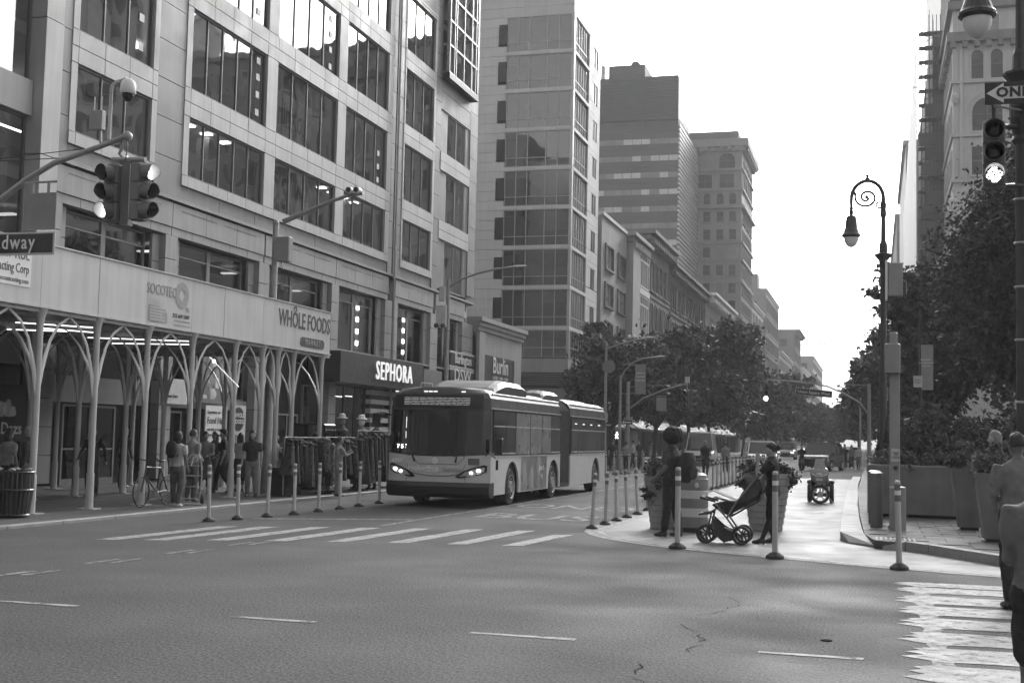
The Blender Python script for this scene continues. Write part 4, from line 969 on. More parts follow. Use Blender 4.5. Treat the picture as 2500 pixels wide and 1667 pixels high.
for x in (-.75,.75):
    s=1 if x>0 else -1; MB().path([(BX+x,frY(x,.6)-.01,.60),(BX+x*1.0-.07*s,frY(x,.9)-.01,.86),(BX+x-.02*s,frY(x,1)-.01,1.02)],.005,4).build('panel_seam',m_bk,bus)
def on_bus(x,z): return plane_mtx((BX+x,frY(x,z)-.012,z),(1,.0,0),(0,0,1))
text('+selectbus',.185,on_bus(-.32,.905),m_txt,bus,sx=1.0,bold=.005,depth=.008); text('service',.185,on_bus(.42,.905),m_hub,bus,sx=1.0,depth=.008)
text('6159',.14,on_bus(-.98,1.08)@Matrix.Translation((0,0,.06)),m_txt,bus,depth=.03)
MB().ball((BX-.02,frY(0,1.09)-.01,1.095),(.075,.012,.075),14,8).build('roundel',m_txt,bus); text('M',.09,on_bus(-.02,1.095)@Matrix.Translation((0,0,.014)),m_bl,bus)
MB().box(BX+.78,BX+1.07,28.60,28.64,1.02,1.17).build('bike_rack_plate',m_dark,bus)
for s,x in ((-1,-.52),(1,.5)): MB().path([(BX+x,frY(x,1.1)-.03,1.07),(BX+x+.04*s,frY(x,1.2)-.06,1.2),(BX+x-.12,frY(x,1.3)-.04,1.34)],[.025,.018,.008],5).build('wiper',m_bk,bus)
text('753',.13,plane_mtx((BX-.86,frY(-.86,1.42)-.03,1.42),(1,0,0),(0,0,1)),m_led,bus,space=1.6)
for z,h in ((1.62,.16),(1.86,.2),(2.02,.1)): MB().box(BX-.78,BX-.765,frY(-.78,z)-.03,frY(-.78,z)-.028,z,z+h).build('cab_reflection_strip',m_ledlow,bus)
MB().box(BX-.99,BX-.92,28.66,28.665,1.55,1.75).build('cab_ticket',m_gpaint,bus)
# side glazing, trims, wheels
def side_windows(edges,wrap=()):
    for i in range(len(edges)-1):
        a,b=edges[i]+.035,edges[i+1]-.035
        f=MB().box(BX+1.262,BX+1.282,edges[i]+.005,edges[i+1]-.005,1.24,2.34).build('window',m_bk,bus)
        p=MB().sheet([(BX+1.285,a,1.27),(BX+1.285,b,1.27),(BX+1.282,b,2.30),(BX+1.282,a,2.30)]).build('pane',m_wrap if i in wrap else m_bglass,f)
        MB().box(BX+1.283,BX+1.292,a,b,1.93,1.96).build('sash_rail',m_bt,f); MB().box(BX+1.283,BX+1.294,a,b,1.275,1.31).build('pane_rail',m_bt if i not in wrap else m_wrap,f)
side_windows([29.02,30.08,30.99,32.4,33.61,34.64,35.68],(2,3,4)); side_windows([37.1,38.04,39.26,40.47,41.56,42.0])
for a,b in ((28.86,J0),(J1,END)):
    MB().box(BX+1.262,BX+1.3,a,b,2.345,2.375).build('trim_rail',m_bt,bus); MB().box(BX+1.27,BX+1.296,a,b,1.205,1.235).build('trim_rail',m_bt,bus)
    MB().path([(BX+1.19,a+.3,2.715),(BX+1.19,b,2.715)],.02,6).build('roof_light_rim',m_bt,bus)  # pale rail draws the bright rim of light along the roof edge
MB().sheet([(BX+1.283,31.55,.32),(BX+1.283,34.2,.32),(BX+1.283,34.2,1.2),(BX+1.283,31.55,1.2)]).build('advert_panel',m_wrap,bus)
for i in range(6): MB().ball((BX+1.284,31.9+.36*i,.75+.2*math.sin(i*2)),(.004,.2,.3),8,6,.5,i).build('advert_print',[m_stone,m_dark][i%2],bus)
text('jean d\n us',.22,on_facade(33.6,.78,BX+1.29),m_txt,bus)
def wheel(x,y,s,z=.46,r=.46):
    t=MB().lathe([(.28,-.14),(r-.03,-.14),(r,-.1),(r,.1),(r-.03,.14),(.28,.14)],(x,y,z),24,'X').build('wheel',m_rubber,bus,smooth=False)
    MB().lathe([(.02,.0),(.1,.02),(.13,.03),(.16,-.05),(.24,-.08),(.275,.02),(.29,.03),(.29,-.1),(.02,-.1)] if s>0 else [(.02,0),(.29,0),(.29,-.05),(.02,-.05)],(x+.142*s,y,z),20,'X').build('rim',m_hub,t,smooth=False)
    for k in range(8): a=2*math.pi*k/8; MB().tube((x+.16*s,y+.19*math.cos(a),z+.19*math.sin(a)),(x+.1*s,y+.19*math.cos(a),z+.19*math.sin(a)),.018,n=6).build('wheel_nut',m_bt,t)
for y in (30.73,35.0,40.66): wheel(BX+1.1,y,1); wheel(BX-1.1,y,-1)
# bellows: pleated rings
rings=[]
for i in range(21):
    y=J0+(J1-J0)*i/20; o=.0 if i%2 else -.07
    rings.append([(BX+sx*(1.26+o),y,z) for sx,z in ((-1,.42),(-1,2.5))]+[(BX-1.0,y,2.78+o),(BX+1.0,y,2.78+o)]+[(BX+(1.26+o),y,z) for z in (2.5,.42)])
MB().ring(rings).build('bellows',m_bell,bus)
MB().box(BX-1.2,BX+1.26,J0+.1,J1-.1,.28,.41).build('turntable_cover',m_bk,bus)
# roof pods
def pod(x0,x1,y0,y1,z0,z1,name,slope):
    rings=[]
    for i in range(9):
        t=i/8; y=y0+(y1-y0)*t; h=z0+(z1-z0)*min(1,(t/slope)**.7 if t<slope else 1)*(1 if t<.92 else .8); ins=.12
        rings.append([(x0,y,z0),(x1,y,z0),(x1,y,z0+(h-z0)*.6),(x1-ins,y,h-.03),(x1-ins*2.2,y,h),(x0+ins*2.2,y,h),(x0+ins,y,h-.03),(x0,y,z0+(h-z0)*.6)])
    MB().ring(rings).build(name,m_bu,bus)
pod(BX-.7,BX+1.12,29.5,32.5,2.72,3.10,'roof_pod',.35); pod(BX+.35,BX+1.1,34.2,36.3,2.72,3.03,'roof_pod',.2); pod(BX-1.0,BX+.9,37.6,41.2,2.72,2.9,'roof_pod',.2)
MB().box(BX-1.05,BX-.1,33,35.5,2.86,3.1).build('roof_unit',m_bk,bus)
g=MB(); x0=BX-.72
g.path([(x0,29.3,2.8),(x0+.05,29.3,2.97),(x0+.34,29.3,2.95),(x0+.34,29.3,2.82)],.014,5); g.build('roof_loop',m_bt,bus)
# mirrors
def mirror(s):
    a=(BX+s*1.18,28.75,2.15 if s<0 else 1.25); b=(BX+s*1.5,28.5,2.2 if s<0 else 1.2)
    MB().path([a,((a[0]+b[0])/2,28.55,a[2]+.06),b],.02,6).build('mirror_arm',m_bk,bus)
    mb=MB().bbox(b[0]-.02 if s>0 else b[0]-.1,b[0]+.17 if s>0 else b[0]+.1,28.44,28.52,b[2]+(.08 if s>0 else -.34),b[2]+(.46 if s>0 else 0),.02).build('mirror',m_bk,bus)
    MB().sheet([(b[0]+.0,28.53,b[2]-.28),(b[0]+.06,28.53,b[2]-.28),(b[0]+.06,28.53,b[2]-.05),(b[0],28.53,b[2]-.05)]).build('mirror_glass',m_farglass,mb)
mirror(1); mirror(-1)
for i,y in enumerate((37.6,38.3,38.9,39.5,40.1)): MB().path([(BX+.2,y,2.22),(BX+.9,y+.2,2.2)],.018,4).build('saloon_light',m_ledlow,bus)
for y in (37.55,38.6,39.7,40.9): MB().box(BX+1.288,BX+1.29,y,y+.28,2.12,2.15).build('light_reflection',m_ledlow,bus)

# ================================================================= DELINEATOR POSTS
def delineator():
    e=empty('delineator_post',(0,0,0))
    MB().lathe([(.115,0),(.11,.03),(.07,.06),(.045,.075)],(0,0,0),12).build('rubber_base',m_rubber,e)
    p=MB().path([(0,0,.07),(0,0,1.03),(0,0,1.045)],[.036,.036,.026],12).build('tube',m_post,e,smooth=False)
    for z,mm in ((.93,m_bandk),(.80,m_bandk)): MB().path([(0,0,z),(0,0,z+.075)],.0375,12,cap=False).build('band',mm,p)
    MB().path([(0,0,.875),(0,0,.93)],.0375,12,cap=False).build('band',m_band,p)
    return e
dl=delineator(); used=[False]
def put_post(x,y,label,group,lean=0,leany=0,sc_=1.0):
    o=dl if not used[0] else copy_tree(dl); used[0]=True
    o.location=(x,y,0.006); o.rotation_euler=(leany,lean,rnd.uniform(0,6)); o.scale=(sc_,)*3
    tag(o,label,'delineator post',group); return o
for i,(x,y) in enumerate([(-11.92,21.38),(-11.75,22.18),(-11.61,23.14),(-11.51,24.15),(-11.5,25.33),(-11.48,26.43),(-11.57,27.74),(-11.65,29.19)]):
    put_post(x,y,'%s white delineator post from the left, in the row before the shed'%ORD[i],'posts along the bus lane kerb',rnd.uniform(-.02,.03),rnd.uniform(-.02,.02))
for i,(x,y) in enumerate([(-5.13,23.67),(-5.14,24.94),(-5.16,26.2),(-5.17,27.43),(-5.18,28.78),(-5.27,30.59)]):
    put_post(x,y,'%s delineator post from the front, along the plaza edge by the bus'%ORD[i],'posts along the plaza edge',.05,rnd.uniform(-.02,.02))
for i,(x,y,l_,ln) in enumerate([(-2.99,20.17,'delineator post standing in front of the man with the backpack',.012),(-1.41,19.25,'delineator post standing in front of the woman with the stroller',.0),(.33,18.45,'delineator post in front of the grey pole at the pavement corner',-.03)]):
    put_post(x,y,l_,'posts along the plaza front',ln,0,1.22 if i<2 else 1.16)
for i in range(24): put_post(-5.5-.06*math.sin(i*.3),45.4+i*1.42,'%s post from the near end of the long close-set post row behind the barrel'%ORD[i],'close-set post row on the plaza',rnd.uniform(-.03,.03),rnd.uniform(-.02,.02),1.05)
for i in range(12):
    t=i/11; put_post(-12.6+1.6*t,55.5+13*t,'%s post from the left in the far row beyond the bus'%ORD[i],'far post row beyond the bus',rnd.uniform(-.03,.03),0,1.05)

# ================================================================= TRAFFIC SIGNALS
m_sigbody=M('signal_housing',.13,.55,.1,5); m_signface=M('sign_dark',.03,.5,.1); m_signtxt=M('sign_letters',.75,.5,.05); m_signback=M('sign_back',.2,.45,.08,3)
def signal_head(par,c,rz,lit,name='signal_head',k=1.0,led=False):
    """three-section head centred at c, facing local -Y turned by rz"""
    T=Matrix.Translation(c)@Matrix.Rotation(rz,4,'Z')@Matrix.Diagonal((k,k,k,1))
    h=MB(T); 
    for i in range(3): h.bbox(-.17,.17,-.1,.12,-.535+i*.357,-.185+i*.357,.02)
    h.box(-.1,.1,-.08,.1,-.55,.55)
    hd=h.build(name,m_sigbody,par)
    for i in range(3):
        z=.357-i*.357; g=MB(T); n=18; rings=[]
        for (r,y) in ((.15,-.1),(.155,-.34),(.145,-.34),(.14,-.1)):
            rings.append([(r*math.cos(2*math.pi*j/n),y+(.10*max(0,-math.sin(2*math.pi*j/n)) if y<-.2 else 0),z+r*math.sin(2*math.pi*j/n)) for j in range(n)])
        g.ring(rings,cap=False).build('visor',m_sigbody,hd)
        on=(lit==i)
        if on and led:
            MB(T).lathe([(.001,-.105),(.14,-.105),(.14,-.1),(.001,-.1)],(0,0,z),18,'Y').build('lens',m_lens,hd)
            for a in range(-4,5):
                for b in range(-4,5):
                    if a*a+b*b<=17 and (a*3+b*5)%7!=0: MB(T).ball((a*.028,-.115,z+b*.028),(.011,.006,.011),6,4).build('diode',m_lamp,hd)
        else: MB(T).ball((0,-.1,z),(.135,.03,.135),16,8).build('lens',m_lamp if on else m_lens,hd,smooth=True)
    return hd
SY=19.0
ts=empty('traffic_signal_mast',(-15.7,SY,PZ),0,'curved mast arm with twin signal heads, dome camera and street sign at upper left','traffic signal')
arm=[(-15.75,SY,4.6),(-15.4,SY,5.3),(-14.991, 19.000, 5.695),(-14.449, 19.000, 6.053),(-13.901, 19.000, 6.327),(-13.353, 19.000, 6.481),(-12.908, 19.000, 6.608),(-12.444, 19.000, 6.754)]
MB().path([(-15.75,SY,PZ),(-15.75,SY,6.5)],[.11,.08],12).build('mast',m_gmetal,ts,smooth=True)
MB().path(arm,[.07,.065,.06,.055,.05,.048,.046,.05],10).build('mast_arm',m_gmetal,ts,smooth=True)
for a,b in (((-15.066, 19.050, 6.293),(-13.392, 19.050, 6.566)),((-15.052, 19.050, 6.070),(-13.591, 19.050, 6.421))): MB().tube((-15.75,SY,6.4),b,.008,n=4).build('stay_wire',m_dkmetal,ts)
e=(-12.460, 19.000, 6.740); hc=(-12.417, 19.000, 5.754)
MB().ball(e,.09,10,7).build('arm_end',m_gmetal,ts,smooth=True)
MB().path([e,(e[0]-.05,SY-.03,e[2]-.15),(e[0]-.14,SY,e[2]-.3),(e[0]-.02,SY,e[2]-.42),(hc[0],SY,hc[2]+.6)],[.035,.03,.03,.03,.05],7).build('hanger',m_gmetal,ts,smooth=True)
MB().path([e,(e[0]+.05,SY-.06,e[2]-.2),(e[0]+.02,SY-.05,e[2]-.45)],.01,5).build('cable',m_dkmetal,ts)
MB().tube((hc[0]-.32,SY,hc[2]+.585),(hc[0]+.34,SY,hc[2]+.555),.05,n=8).build('head_bracket',m_gmetal,ts)
MB().box(hc[0]-.09,hc[0]+.07,SY-.05,SY+.1,hc[2]-.58,hc[2]+.54).build('spine',m_sigbody,ts)
signal_head(ts,(hc[0]-.27,SY-.0,hc[2]-.01),RAD(-14),2,k=.92); signal_head(ts,(hc[0]+.26,SY+.0,hc[2]+.0),RAD(80),0,k=.92)
# dome camera on its own stem, radio box
p0=(-12.822, 19.000, 6.691); p1=(-12.821, 19.000, 7.591); p2=(-12.713, 19.000, 7.716); p3=(-12.520, 19.000, 7.756)
MB().path([p0,p1,(p1[0]+.03,SY,p1[2]+.08),p2,p3],[.032,.03,.03,.03,.035],9).build('camera_stem',m_offw,ts,smooth=True)
d0=(-12.488, 19.000, 7.617)
dc=MB().lathe([(.05,.14),(.11,.09),(.135,.02),(.14,-.11),(.125,-.13)],d0,16).build('camera_dome_housing',m_white,ts,smooth=True); MB().ball((d0[0],d0[1],d0[2]-.135),(.105,.105,.13),14,8).build('camera_dome',m_lens,dc,smooth=True)
bx0=(-13.201, 19.000, 6.882); bx1=(-12.949, 19.000, 7.219); MB().bbox(bx0[0],bx1[0],SY-.06,SY+.08,bx0[2],bx1[2],.015).build('radio_box',m_gpaint,ts)
for dx in (.06,.2): MB().tube((bx0[0]+dx,SY,bx1[2]),(bx0[0]+dx,SY,bx1[2]+.25),.012,n=5).build('antenna',m_white,ts)
MB().tube((bx1[0]-.05,SY,bx0[2]+.05),(bx1[0]-.04,SY,p0[2]-.05),.025,n=6).build('box_stem',m_gmetal,ts)
a=(-14.471, 19.000, 5.138); b=(-13.813, 19.000, 5.798); MB().box(a[0],b[0],SY-.02,SY-.005,a[2],b[2]).build('blank_sign_back',m_signback,ts)
MB().tube((-14.498, 18.980, 5.985),(-13.792, 18.980, 5.990),.022,n=7).build('sign_rail',m_gmetal,ts)
for q in (80,120):
    t_=(-14.305, 18.970, 5.991) if q==80 else (-13.969, 18.970, 5.987); u=(t_[0],t_[1],t_[2]-.22); MB().box(t_[0]-.03,t_[0]+.03,SY-.035,SY-.021,u[2],t_[2]).build('sign_clamp',m_gmetal,ts)
a=(-13.763, 18.950, 4.687); b=(-13.786, 18.950, 5.092)
sb_=MB().box(a[0]-2.35,a[0],SY-.075,SY-.05,a[2],b[2]).build('street_sign',m_offw,ts); MB().box(a[0]-2.3,a[0]-.04,SY-.079,SY-.0755,a[2]+.04,b[2]-.03).build('sign_face',m_signface,ts)
text('Broadway',.36,on_front(a[0]-.40,(a[2]+b[2])/2+.02,SY-.085),m_signtxt,ts,align='RIGHT',bold=.003,space=1.18,sx=.8)

# ---- right-hand ornamental lamp posts (crook-necked)
def crook_lamp(x,y,label,s=1.0,z0=.14,collar=4.92,top=6.8,reach=.69,lampdrop=0,lean=0,globe=m_white):
    """post with a semicircular crook to the left and a bell lamp"""
    t=empty('crook_lamp_post',(x,y,z0),0,label,'lamp post','crook-necked lamp posts')
    P=lambda pts:[(x+a,y,b) for a,b in pts]
    MB().lathe([(.2,0),(.2,.12),(.15,.2),(.13,.75),(.16,.8),(.09,.95)],(x,y,z0),12).build('base',m_dkmetal,t)
    MB().path(P([(0,z0+.9),(0,collar-1.0),(0,collar-.35)]),[.08,.07,.075],12).build('shaft',m_dkmetal,t,smooth=True)
    MB().lathe([(.075,-.4),(.10,-.36),(.085,-.3),(.10,-.12),(.2,.0),(.2,.03),(.1,.06),(.09,.25),(.075,.3)],(x,y,collar),12).build('collar',m_dkmetal,t)
    MB().lathe([(.05,-.2),(.075,-.15),(.06,0),(.075,.1),(.05,.16)],(x,y,top-.25),10).build('ferrule',m_dkmetal,t)
    r=reach/2; arc_=[(0,collar+.25),(0,top)]+[(-r+r*math.cos(a),top+r*1.15*math.sin(a)) for a in [math.pi*i/16 for i in range(1,16)]]+[(-2*r,top),(-2*r,top-.18)]
    MB().path(P(arc_),[.06,.045]+[.045]*15+[.04,.035],8).build('crook',m_dkmetal,t,smooth=True)
    sp=[]
    for i in range(34):
        a=RAD(150)+i*RAD(17); q=.34*reach*(1-i/40); sp.append((-r*1.05+q*math.cos(a)*1.1,top+.02+q*math.sin(a)))
    sp=[(-2*r*.93,top+.22),(-2*r*.9,top+.1)]+sp
    MB().path(P(sp),[.03]*len(sp),6).build('scroll',m_dkmetal,t,smooth=True)
    sp=[(-.02,top-.12)]+[(-.09+ .07*math.cos(a),top-.16+.07*math.sin(a)) for a in [RAD(60+30*i) for i in range(12)]]
    MB().path(P(sp),.022,5).build('scroll',m_dkmetal,t)
    MB().ball((x-r*1.05,y,top+.03),.045,8,6,.5).build('rosette',m_dkmetal,t); MB().lathe([(.05,0),(.05,.03),(.03,.05),(.045,.1),(.02,.12)],(x-r,y,top+r*1.15+.03),8).build('finial',m_dkmetal,t)
    lz=top-.18-lampdrop
    MB().lathe([(.03,0),(.05,-.04),(.035,-.08),(.05,-.13),(.04,-.2)],(x-2*r,y,lz),10).build('lamp_neck',m_dkmetal,t)
    MB().lathe([(.035,-.2),(.10,-.23),(.125,-.32),(.14,-.5),(.185,-.62),(.215,-.655),(.215,-.69),(.18,-.72),(.03,-.72)],(x-2*r,y,lz),18).build('lamp_bell',m_dkmetal,t,smooth=False)
    MB().lathe([(.03,-.722),(.165,-.722),(.16,-.80),(.11,-.9),(.05,-.945),(.005,-.955)],(x-2*r,y,lz),16).build('lamp_globe',globe,t,smooth=True)
    return t
m_globe=M('lamp_globe',.7,.25,.05)
l1=crook_lamp(.19,30.0,'crook-necked lamp post standing clear against the sky, grey cabinet on its shaft',collar=6.02,top=7.35,reach=.71)
c0=(0.228, 29.800, 5.072); c1_=(0.610, 29.800, 5.804)
cb=MB().bbox(c0[0]+.06,c1_[0],29.65,29.95,c0[2],c1_[2],.02).build('cabinet',m_gpaint,l1); MB().box(c0[0],c0[0]+.05,29.62,29.98,c0[2]-.1,c1_[2]+.06).build('cabinet_side',m_white,l1); MB().path([(c1_[0],29.8,c0[2]+.35),(c1_[0]+.08,29.8,c0[2]+.3),(c1_[0]+.08,29.8,c0[2]+.02)],.012,5).build('cabinet_handle',m_gmetal,l1)
l2=crook_lamp(1.61,15.3,'near crook-necked lamp post at the right edge, only its bell lamp and shaft in view',collar=5.95,top=7.55,reach=.47,z0=.14)
MB().lathe([(.08,0),(.11,.05),(.09,.1),(.13,.3),(.13,.55),(.1,.6),(.12,.7),(.08,.8)],(1.61,15.3,5.15),14).build('shaft_casting',m_dkmetal,l2)
for z in (2.2,2.9,3.5,4.0,4.5): MB().lathe([(.085,0),(.095,.015),(.085,.03)],(1.61,15.3,z),12).build('shaft_strap',m_gmetal,l2)
# signal and one-way sign strapped to the near post
rs=empty('post_signal',(1.3,15.1,4.3),0,'three-lens traffic signal with lit bottom lens strapped beside the near lamp post','traffic signal')
sc0=(1.289, 15.000, 4.984); signal_head(rs,sc0,RAD(-3),2,k=.70,led=True)
for zz in (sc0[2]+.32,sc0[2]-.36): MB().tube((sc0[0],15.02,zz),(1.6,15.25,zz+.04),.03,n=8).build('bracket',m_dkmetal,rs)
MB().tube((sc0[0],15.0,sc0[2]+.36),(sc0[0],15.0,sc0[2]+.62),.025,n=7).build('stem',m_dkmetal,rs)
ow=empty('one_way_sign',(1.5,15.0,5.0),0,'black one-way arrow sign pointing left, above the post signal','sign')
a=(1.185, 14.900, 5.530); b=(1.186, 14.900, 5.778); zc=(a[2]+b[2])/2; hh=(b[2]-a[2])/2
MB().box(a[0],a[0]+.95,14.9,14.92,a[2],b[2]).build('plate',m_signface,ow)
MB().poly([(a[0]+.02,14.893,zc),(a[0]+.2,14.893,zc+hh*.92),(a[0]+.2,14.893,zc+hh*.55),(a[0]+.92,14.893,zc+hh*.55),(a[0]+.92,14.893,zc-hh*.55),(a[0]+.2,14.893,zc-hh*.55),(a[0]+.2,14.893,zc-hh*.92)],(0,.006,0)).build('arrow',m_band,ow)
text('ONE WAY',.15,on_front(a[0]+.12,zc,14.888),m_signface,ow,align='LEFT',bold=.006,sx=1.05,space=1.1)
for zz in (b[2]+.012,a[2]-.012): MB().tube((a[0]+.1,14.93,zz),(1.62,15.2,zz),.012,n=6).build('strap',m_gmetal,ow)

# ---- pole with camera arm rising behind the shed fascia
pc=empty('camera_pole',(-15.75,31.0,PZ),0,'grey pole with angled camera arm and cabinet rising behind the shed','pole')
PY=31.286
MB().path([(-15.75,PY,PZ),(-15.75,PY,1.1),(-15.75,PY,1.2),(-15.75,PY,7.4)],[.17,.16,.11,.08],12).build('shaft',m_gmetal,pc,smooth=True); MB().lathe([(.1,0),(.06,.08),(.02,.1)],(-15.75,PY,7.38),10).build('cap',m_gmetal,pc)
ends=[(-15.537, 31.000, 7.413),(-14.820, 31.000, 7.674),(-14.111, 31.000, 7.943),(-13.640, 31.000, 8.073),(-13.217, 31.000, 8.126)]
ends=[(p[0],PY,p[2]) for p in ends]; MB().path(ends,[.075,.06,.05,.05,.05],9).build('arm',m_gmetal,pc,smooth=True)
for q in (0,1):
    cxy=(ends[3][0]+.05+.22*q,PY,ends[3][2]+.13); k=MB().lathe([(.02,.16),(.09,.13),(.1,-.1),(.085,-.12)],(cxy[0],PY-.02,cxy[2]),12,'Y').build('camera',m_white,pc); MB().lathe([(.07,-.121),(.05,-.135),(.01,-.14)],(cxy[0],PY-.02,cxy[2]),12,'Y').build('camera_lens',m_lens,k); MB().box(cxy[0]-.02,cxy[0]+.02,PY-.02,PY+.02,ends[3][2]+.02,cxy[2]-.08).build('camera_mount',m_gmetal,pc)
q0=(-15.626, 31.000, 6.296); q1=(-15.203, 31.000, 6.958); MB().bbox(q0[0]+.02,q1[0],PY-.28,PY-.02,q0[2],q1[2],.02).build('cabinet',m_gpaint,pc); MB().path([(q0[0]+.12,PY-.1,q0[2]),(q0[0]+.2,PY-.15,q0[2]-.2),(q0[0]+.1,PY,q0[2]-.32)],.012,5).build('cable',m_dkmetal,pc)
# ---- street light (cobra head) by the bus
def cobra(label,x,y,zt,armpts,extras=None,r=.09,name='street_light'):
    t=empty(name,(x,y,PZ),0,label,'street light'); MB().path([(x,y,PZ),(x,y,1.0),(x,y,zt)],[r*1.5,r,r*.7],10).build('shaft',m_gmetal,t,smooth=True)
    MB().path(armpts,[r*.55]+[r*.45]*(len(armpts)-1),8).build('arm',m_gmetal,t,smooth=True)
    a=Vector(armpts[-2]); b=Vector(armpts[-1]); d=(b-a).normalized(); L=.75
    rings=[]
    for i,(s,w_,h) in enumerate(((0,.05,.04),(.15,.1,.06),(.45,.15,.08),(.72,.1,.05),(.8,.03,.02))):
        c=b+d*s; rings.append([c+Vector((0,-w_,0)),c+Vector((0,0,h)),c+Vector((0,w_,0)),c+Vector((0,0,-h*.6))])
    MB().ring(rings).build('lamp_head',m_gpaint,t,smooth=True); MB().tube(b+d*.3+Vector((0,0,.07)),b+d*.3+Vector((0,0,.18)),.03,n=6).build('photocell',m_dkmetal,t)
    return t
CY=41.9; A=[(-14.360, 41.900, 6.860),(-13.840, 41.900, 7.171),(-13.245, 41.900, 7.365),(-12.652, 41.900, 7.486),(-12.327, 41.900, 7.509)]
co=cobra('street light with long raised arm between the retail building and the bus',A[0][0],CY,A[0][2]+.3,A)
for (u0,v0,u1,v1) in ((-14.644,6.361,-14.432,6.878),(-14.733,5.469,-14.372,6.229)): MB().bbox(u0,u1,CY-.2,CY-.05,v0,v1,.02).build('radio_box',m_offw,co)
for dx in (-.25,.0): MB().ball((A[0][0]+dx-.1,CY-.2,5.511),.09,8,6).build('camera',m_dkmetal,co)
MB().path([(A[0][0]-.1,CY-.12,5.468),(A[0][0]+.05,CY-.12,5.325),(A[0][0]+.35,CY-.1,5.353)],.012,5).build('cable',m_dkmetal,co)
# far lamps and signals of the next crossing
A=[(-13.489, 65.000, 6.380),(-12.625, 65.000, 6.682),(-11.872, 65.000, 6.875),(-11.722, 65.000, 6.896)]; f1=cobra('far street light with camera pair, left of the trees',A[0][0],65.0,A[0][2]+.3,A)
for dx in (0,.25): MB().ball((A[2][0]-.4+dx,65,A[2][2]+.15),.1,8,6).build('camera',m_white,f1)
for (u,v,s_,sz) in (((-13.729, 64.800, 2.568),(-13.303, 64.800, 3.042),'NO\nTURNS',.17),((-13.681, 64.800, 2.314),(-13.165, 64.800, 2.514),'ONE WAY',.14)):
    o=MB().box(u[0],v[0],64.75,64.78,u[2],v[2]).build('sign_plate',m_offw if sz>.15 else m_signface,f1); text(s_,sz,on_front((u[0]+v[0])/2,(u[2]+v[2])/2,64.74),m_ink if sz>.15 else m_signtxt,f1)
MB().poly([(-13.301+.36*math.cos(RAD(45*i+22)),64.8,5.447+.36*math.sin(RAD(45*i+22))) for i in range(8)],(0,.02,0)).build('stop_sign_back',m_signback,f1)
A=[(-13.484, 69.000, 5.015),(-13.262, 69.000, 5.469),(-12.812, 69.000, 5.925),(-12.245, 69.000, 6.154),(-11.791, 69.000, 6.201)]; f2=cobra('far street light with curved arm and hanging banner',A[0][0],69.0,A[0][2]+.2,A)
u=(-12.671, 69.000, 4.233); v=(-12.080, 69.000, 5.794); MB().box(u[0],v[0],68.98,69.0,u[2],v[2]).build('banner',m_gpaint,f2)
for k,s_ in enumerate(('UNION','SQUARE','PARTNER')): text(s_,.14,on_front((u[0]+v[0])/2,v[2]-.45-.2*k,68.97),m_signtxt,f2)
for zz in (u[2]-.02,v[2]+.02): MB().tube((A[0][0],69,zz),(v[0],69,zz),.02,n=5).build('banner_rod',m_gmetal,f2)
f3=empty('far_signal_mast',(-13.4,71,PZ),0,'far signal on a sloping mast arm in front of the left trees','traffic signal')
A=[(-13.423, 71.000, 3.375),(-12.566, 71.000, 4.035),(-11.410, 71.000, 4.511),(-10.605, 71.000, 4.750),(-10.078, 71.000, 4.870)]
MB().path([(A[0][0],71,PZ),(A[0][0],71,A[0][2]+1.6)],[.14,.09],10).build('mast',m_gmetal,f3); MB().path(A,.05,7).build('mast_arm',m_gmetal,f3); MB().tube((A[0][0],71,A[0][2]+1.3),A[-1],.012,n=4).build('stay_wire',m_gmetal,f3)
signal_head(f3,(A[-1][0]-.06,71,A[-1][2]-.85),RAD(-20),-1); signal_head(f3,(A[-1][0]+.3,71.1,A[-1][2]-.85),RAD(65),-1); MB().tube(A[-1],(A[-1][0],71,A[-1][2]-.3),.04,n=6).build('hanger',m_gmetal,f3); MB().box(A[-1][0]-.12,A[-1][0]+.12,70.9,71.1,A[-1][2]+.05,A[-1][2]+.4).build('radio_box',m_offw,f3)
u=(-11.794, 70.900, 3.329); v=(-11.227, 70.900, 4.095); MB().box(u[0],v[0],70.9,70.92,u[2],v[2]).build('blank_sign_back',m_gpaint,f3); MB().tube((u[0],70.93,v[2]+.08),(v[0],70.93,v[2]+.08),.02,n=5).build('sign_rail',m_gmetal,f3)
text('WALK',.01,on_front(A[0][0]-.5,2.3,70.8),m_white,f3) if False else None
pw_=(-13.996, 70.800, 1.927); MB().box(pw_[0]-.22,pw_[0]+.22,70.82,71.0,pw_[2]-.25,pw_[2]+.25).build('walk_signal',m_black,f3)
g=MB().ball((pw_[0],70.81,pw_[2]+.15),(.04,.01,.04),8,5).path([(pw_[0],70.81,pw_[2]+.1),(pw_[0]-.01,70.81,pw_[2]-.02)],.035,5).path([(pw_[0],70.81,pw_[2]-.02),(pw_[0]-.08,70.81,pw_[2]-.18)],.02,5).path([(pw_[0],70.81,pw_[2]-.02),(pw_[0]+.06,70.81,pw_[2]-.18)],.02,5).path([(pw_[0]-.1,70.81,pw_[2]),(pw_[0],70.81,pw_[2]+.09),(pw_[0]+.09,70.81,pw_[2]+.02)],.016,5); g.build('walking_figure',m_lamp,f3)
u=(-13.728, 70.700, 2.554); v=(-13.123, 70.700, 2.773); MB().box(u[0],v[0],70.7,70.72,u[2],v[2]).build('arrow_sign',m_signface,f3); MB().poly([(u[0]+.03,70.695,(u[2]+v[2])/2),(u[0]+.15,70.695,v[2]-.02),(u[0]+.15,70.695,(u[2]+v[2])/2+.03),(v[0]-.05,70.695,(u[2]+v[2])/2+.03),(v[0]-.05,70.695,(u[2]+v[2])/2-.03),(u[0]+.15,70.695,(u[2]+v[2])/2-.03),(u[0]+.15,70.695,u[2]+.02)],(0,.004,0)).build('arrow',m_band,f3)
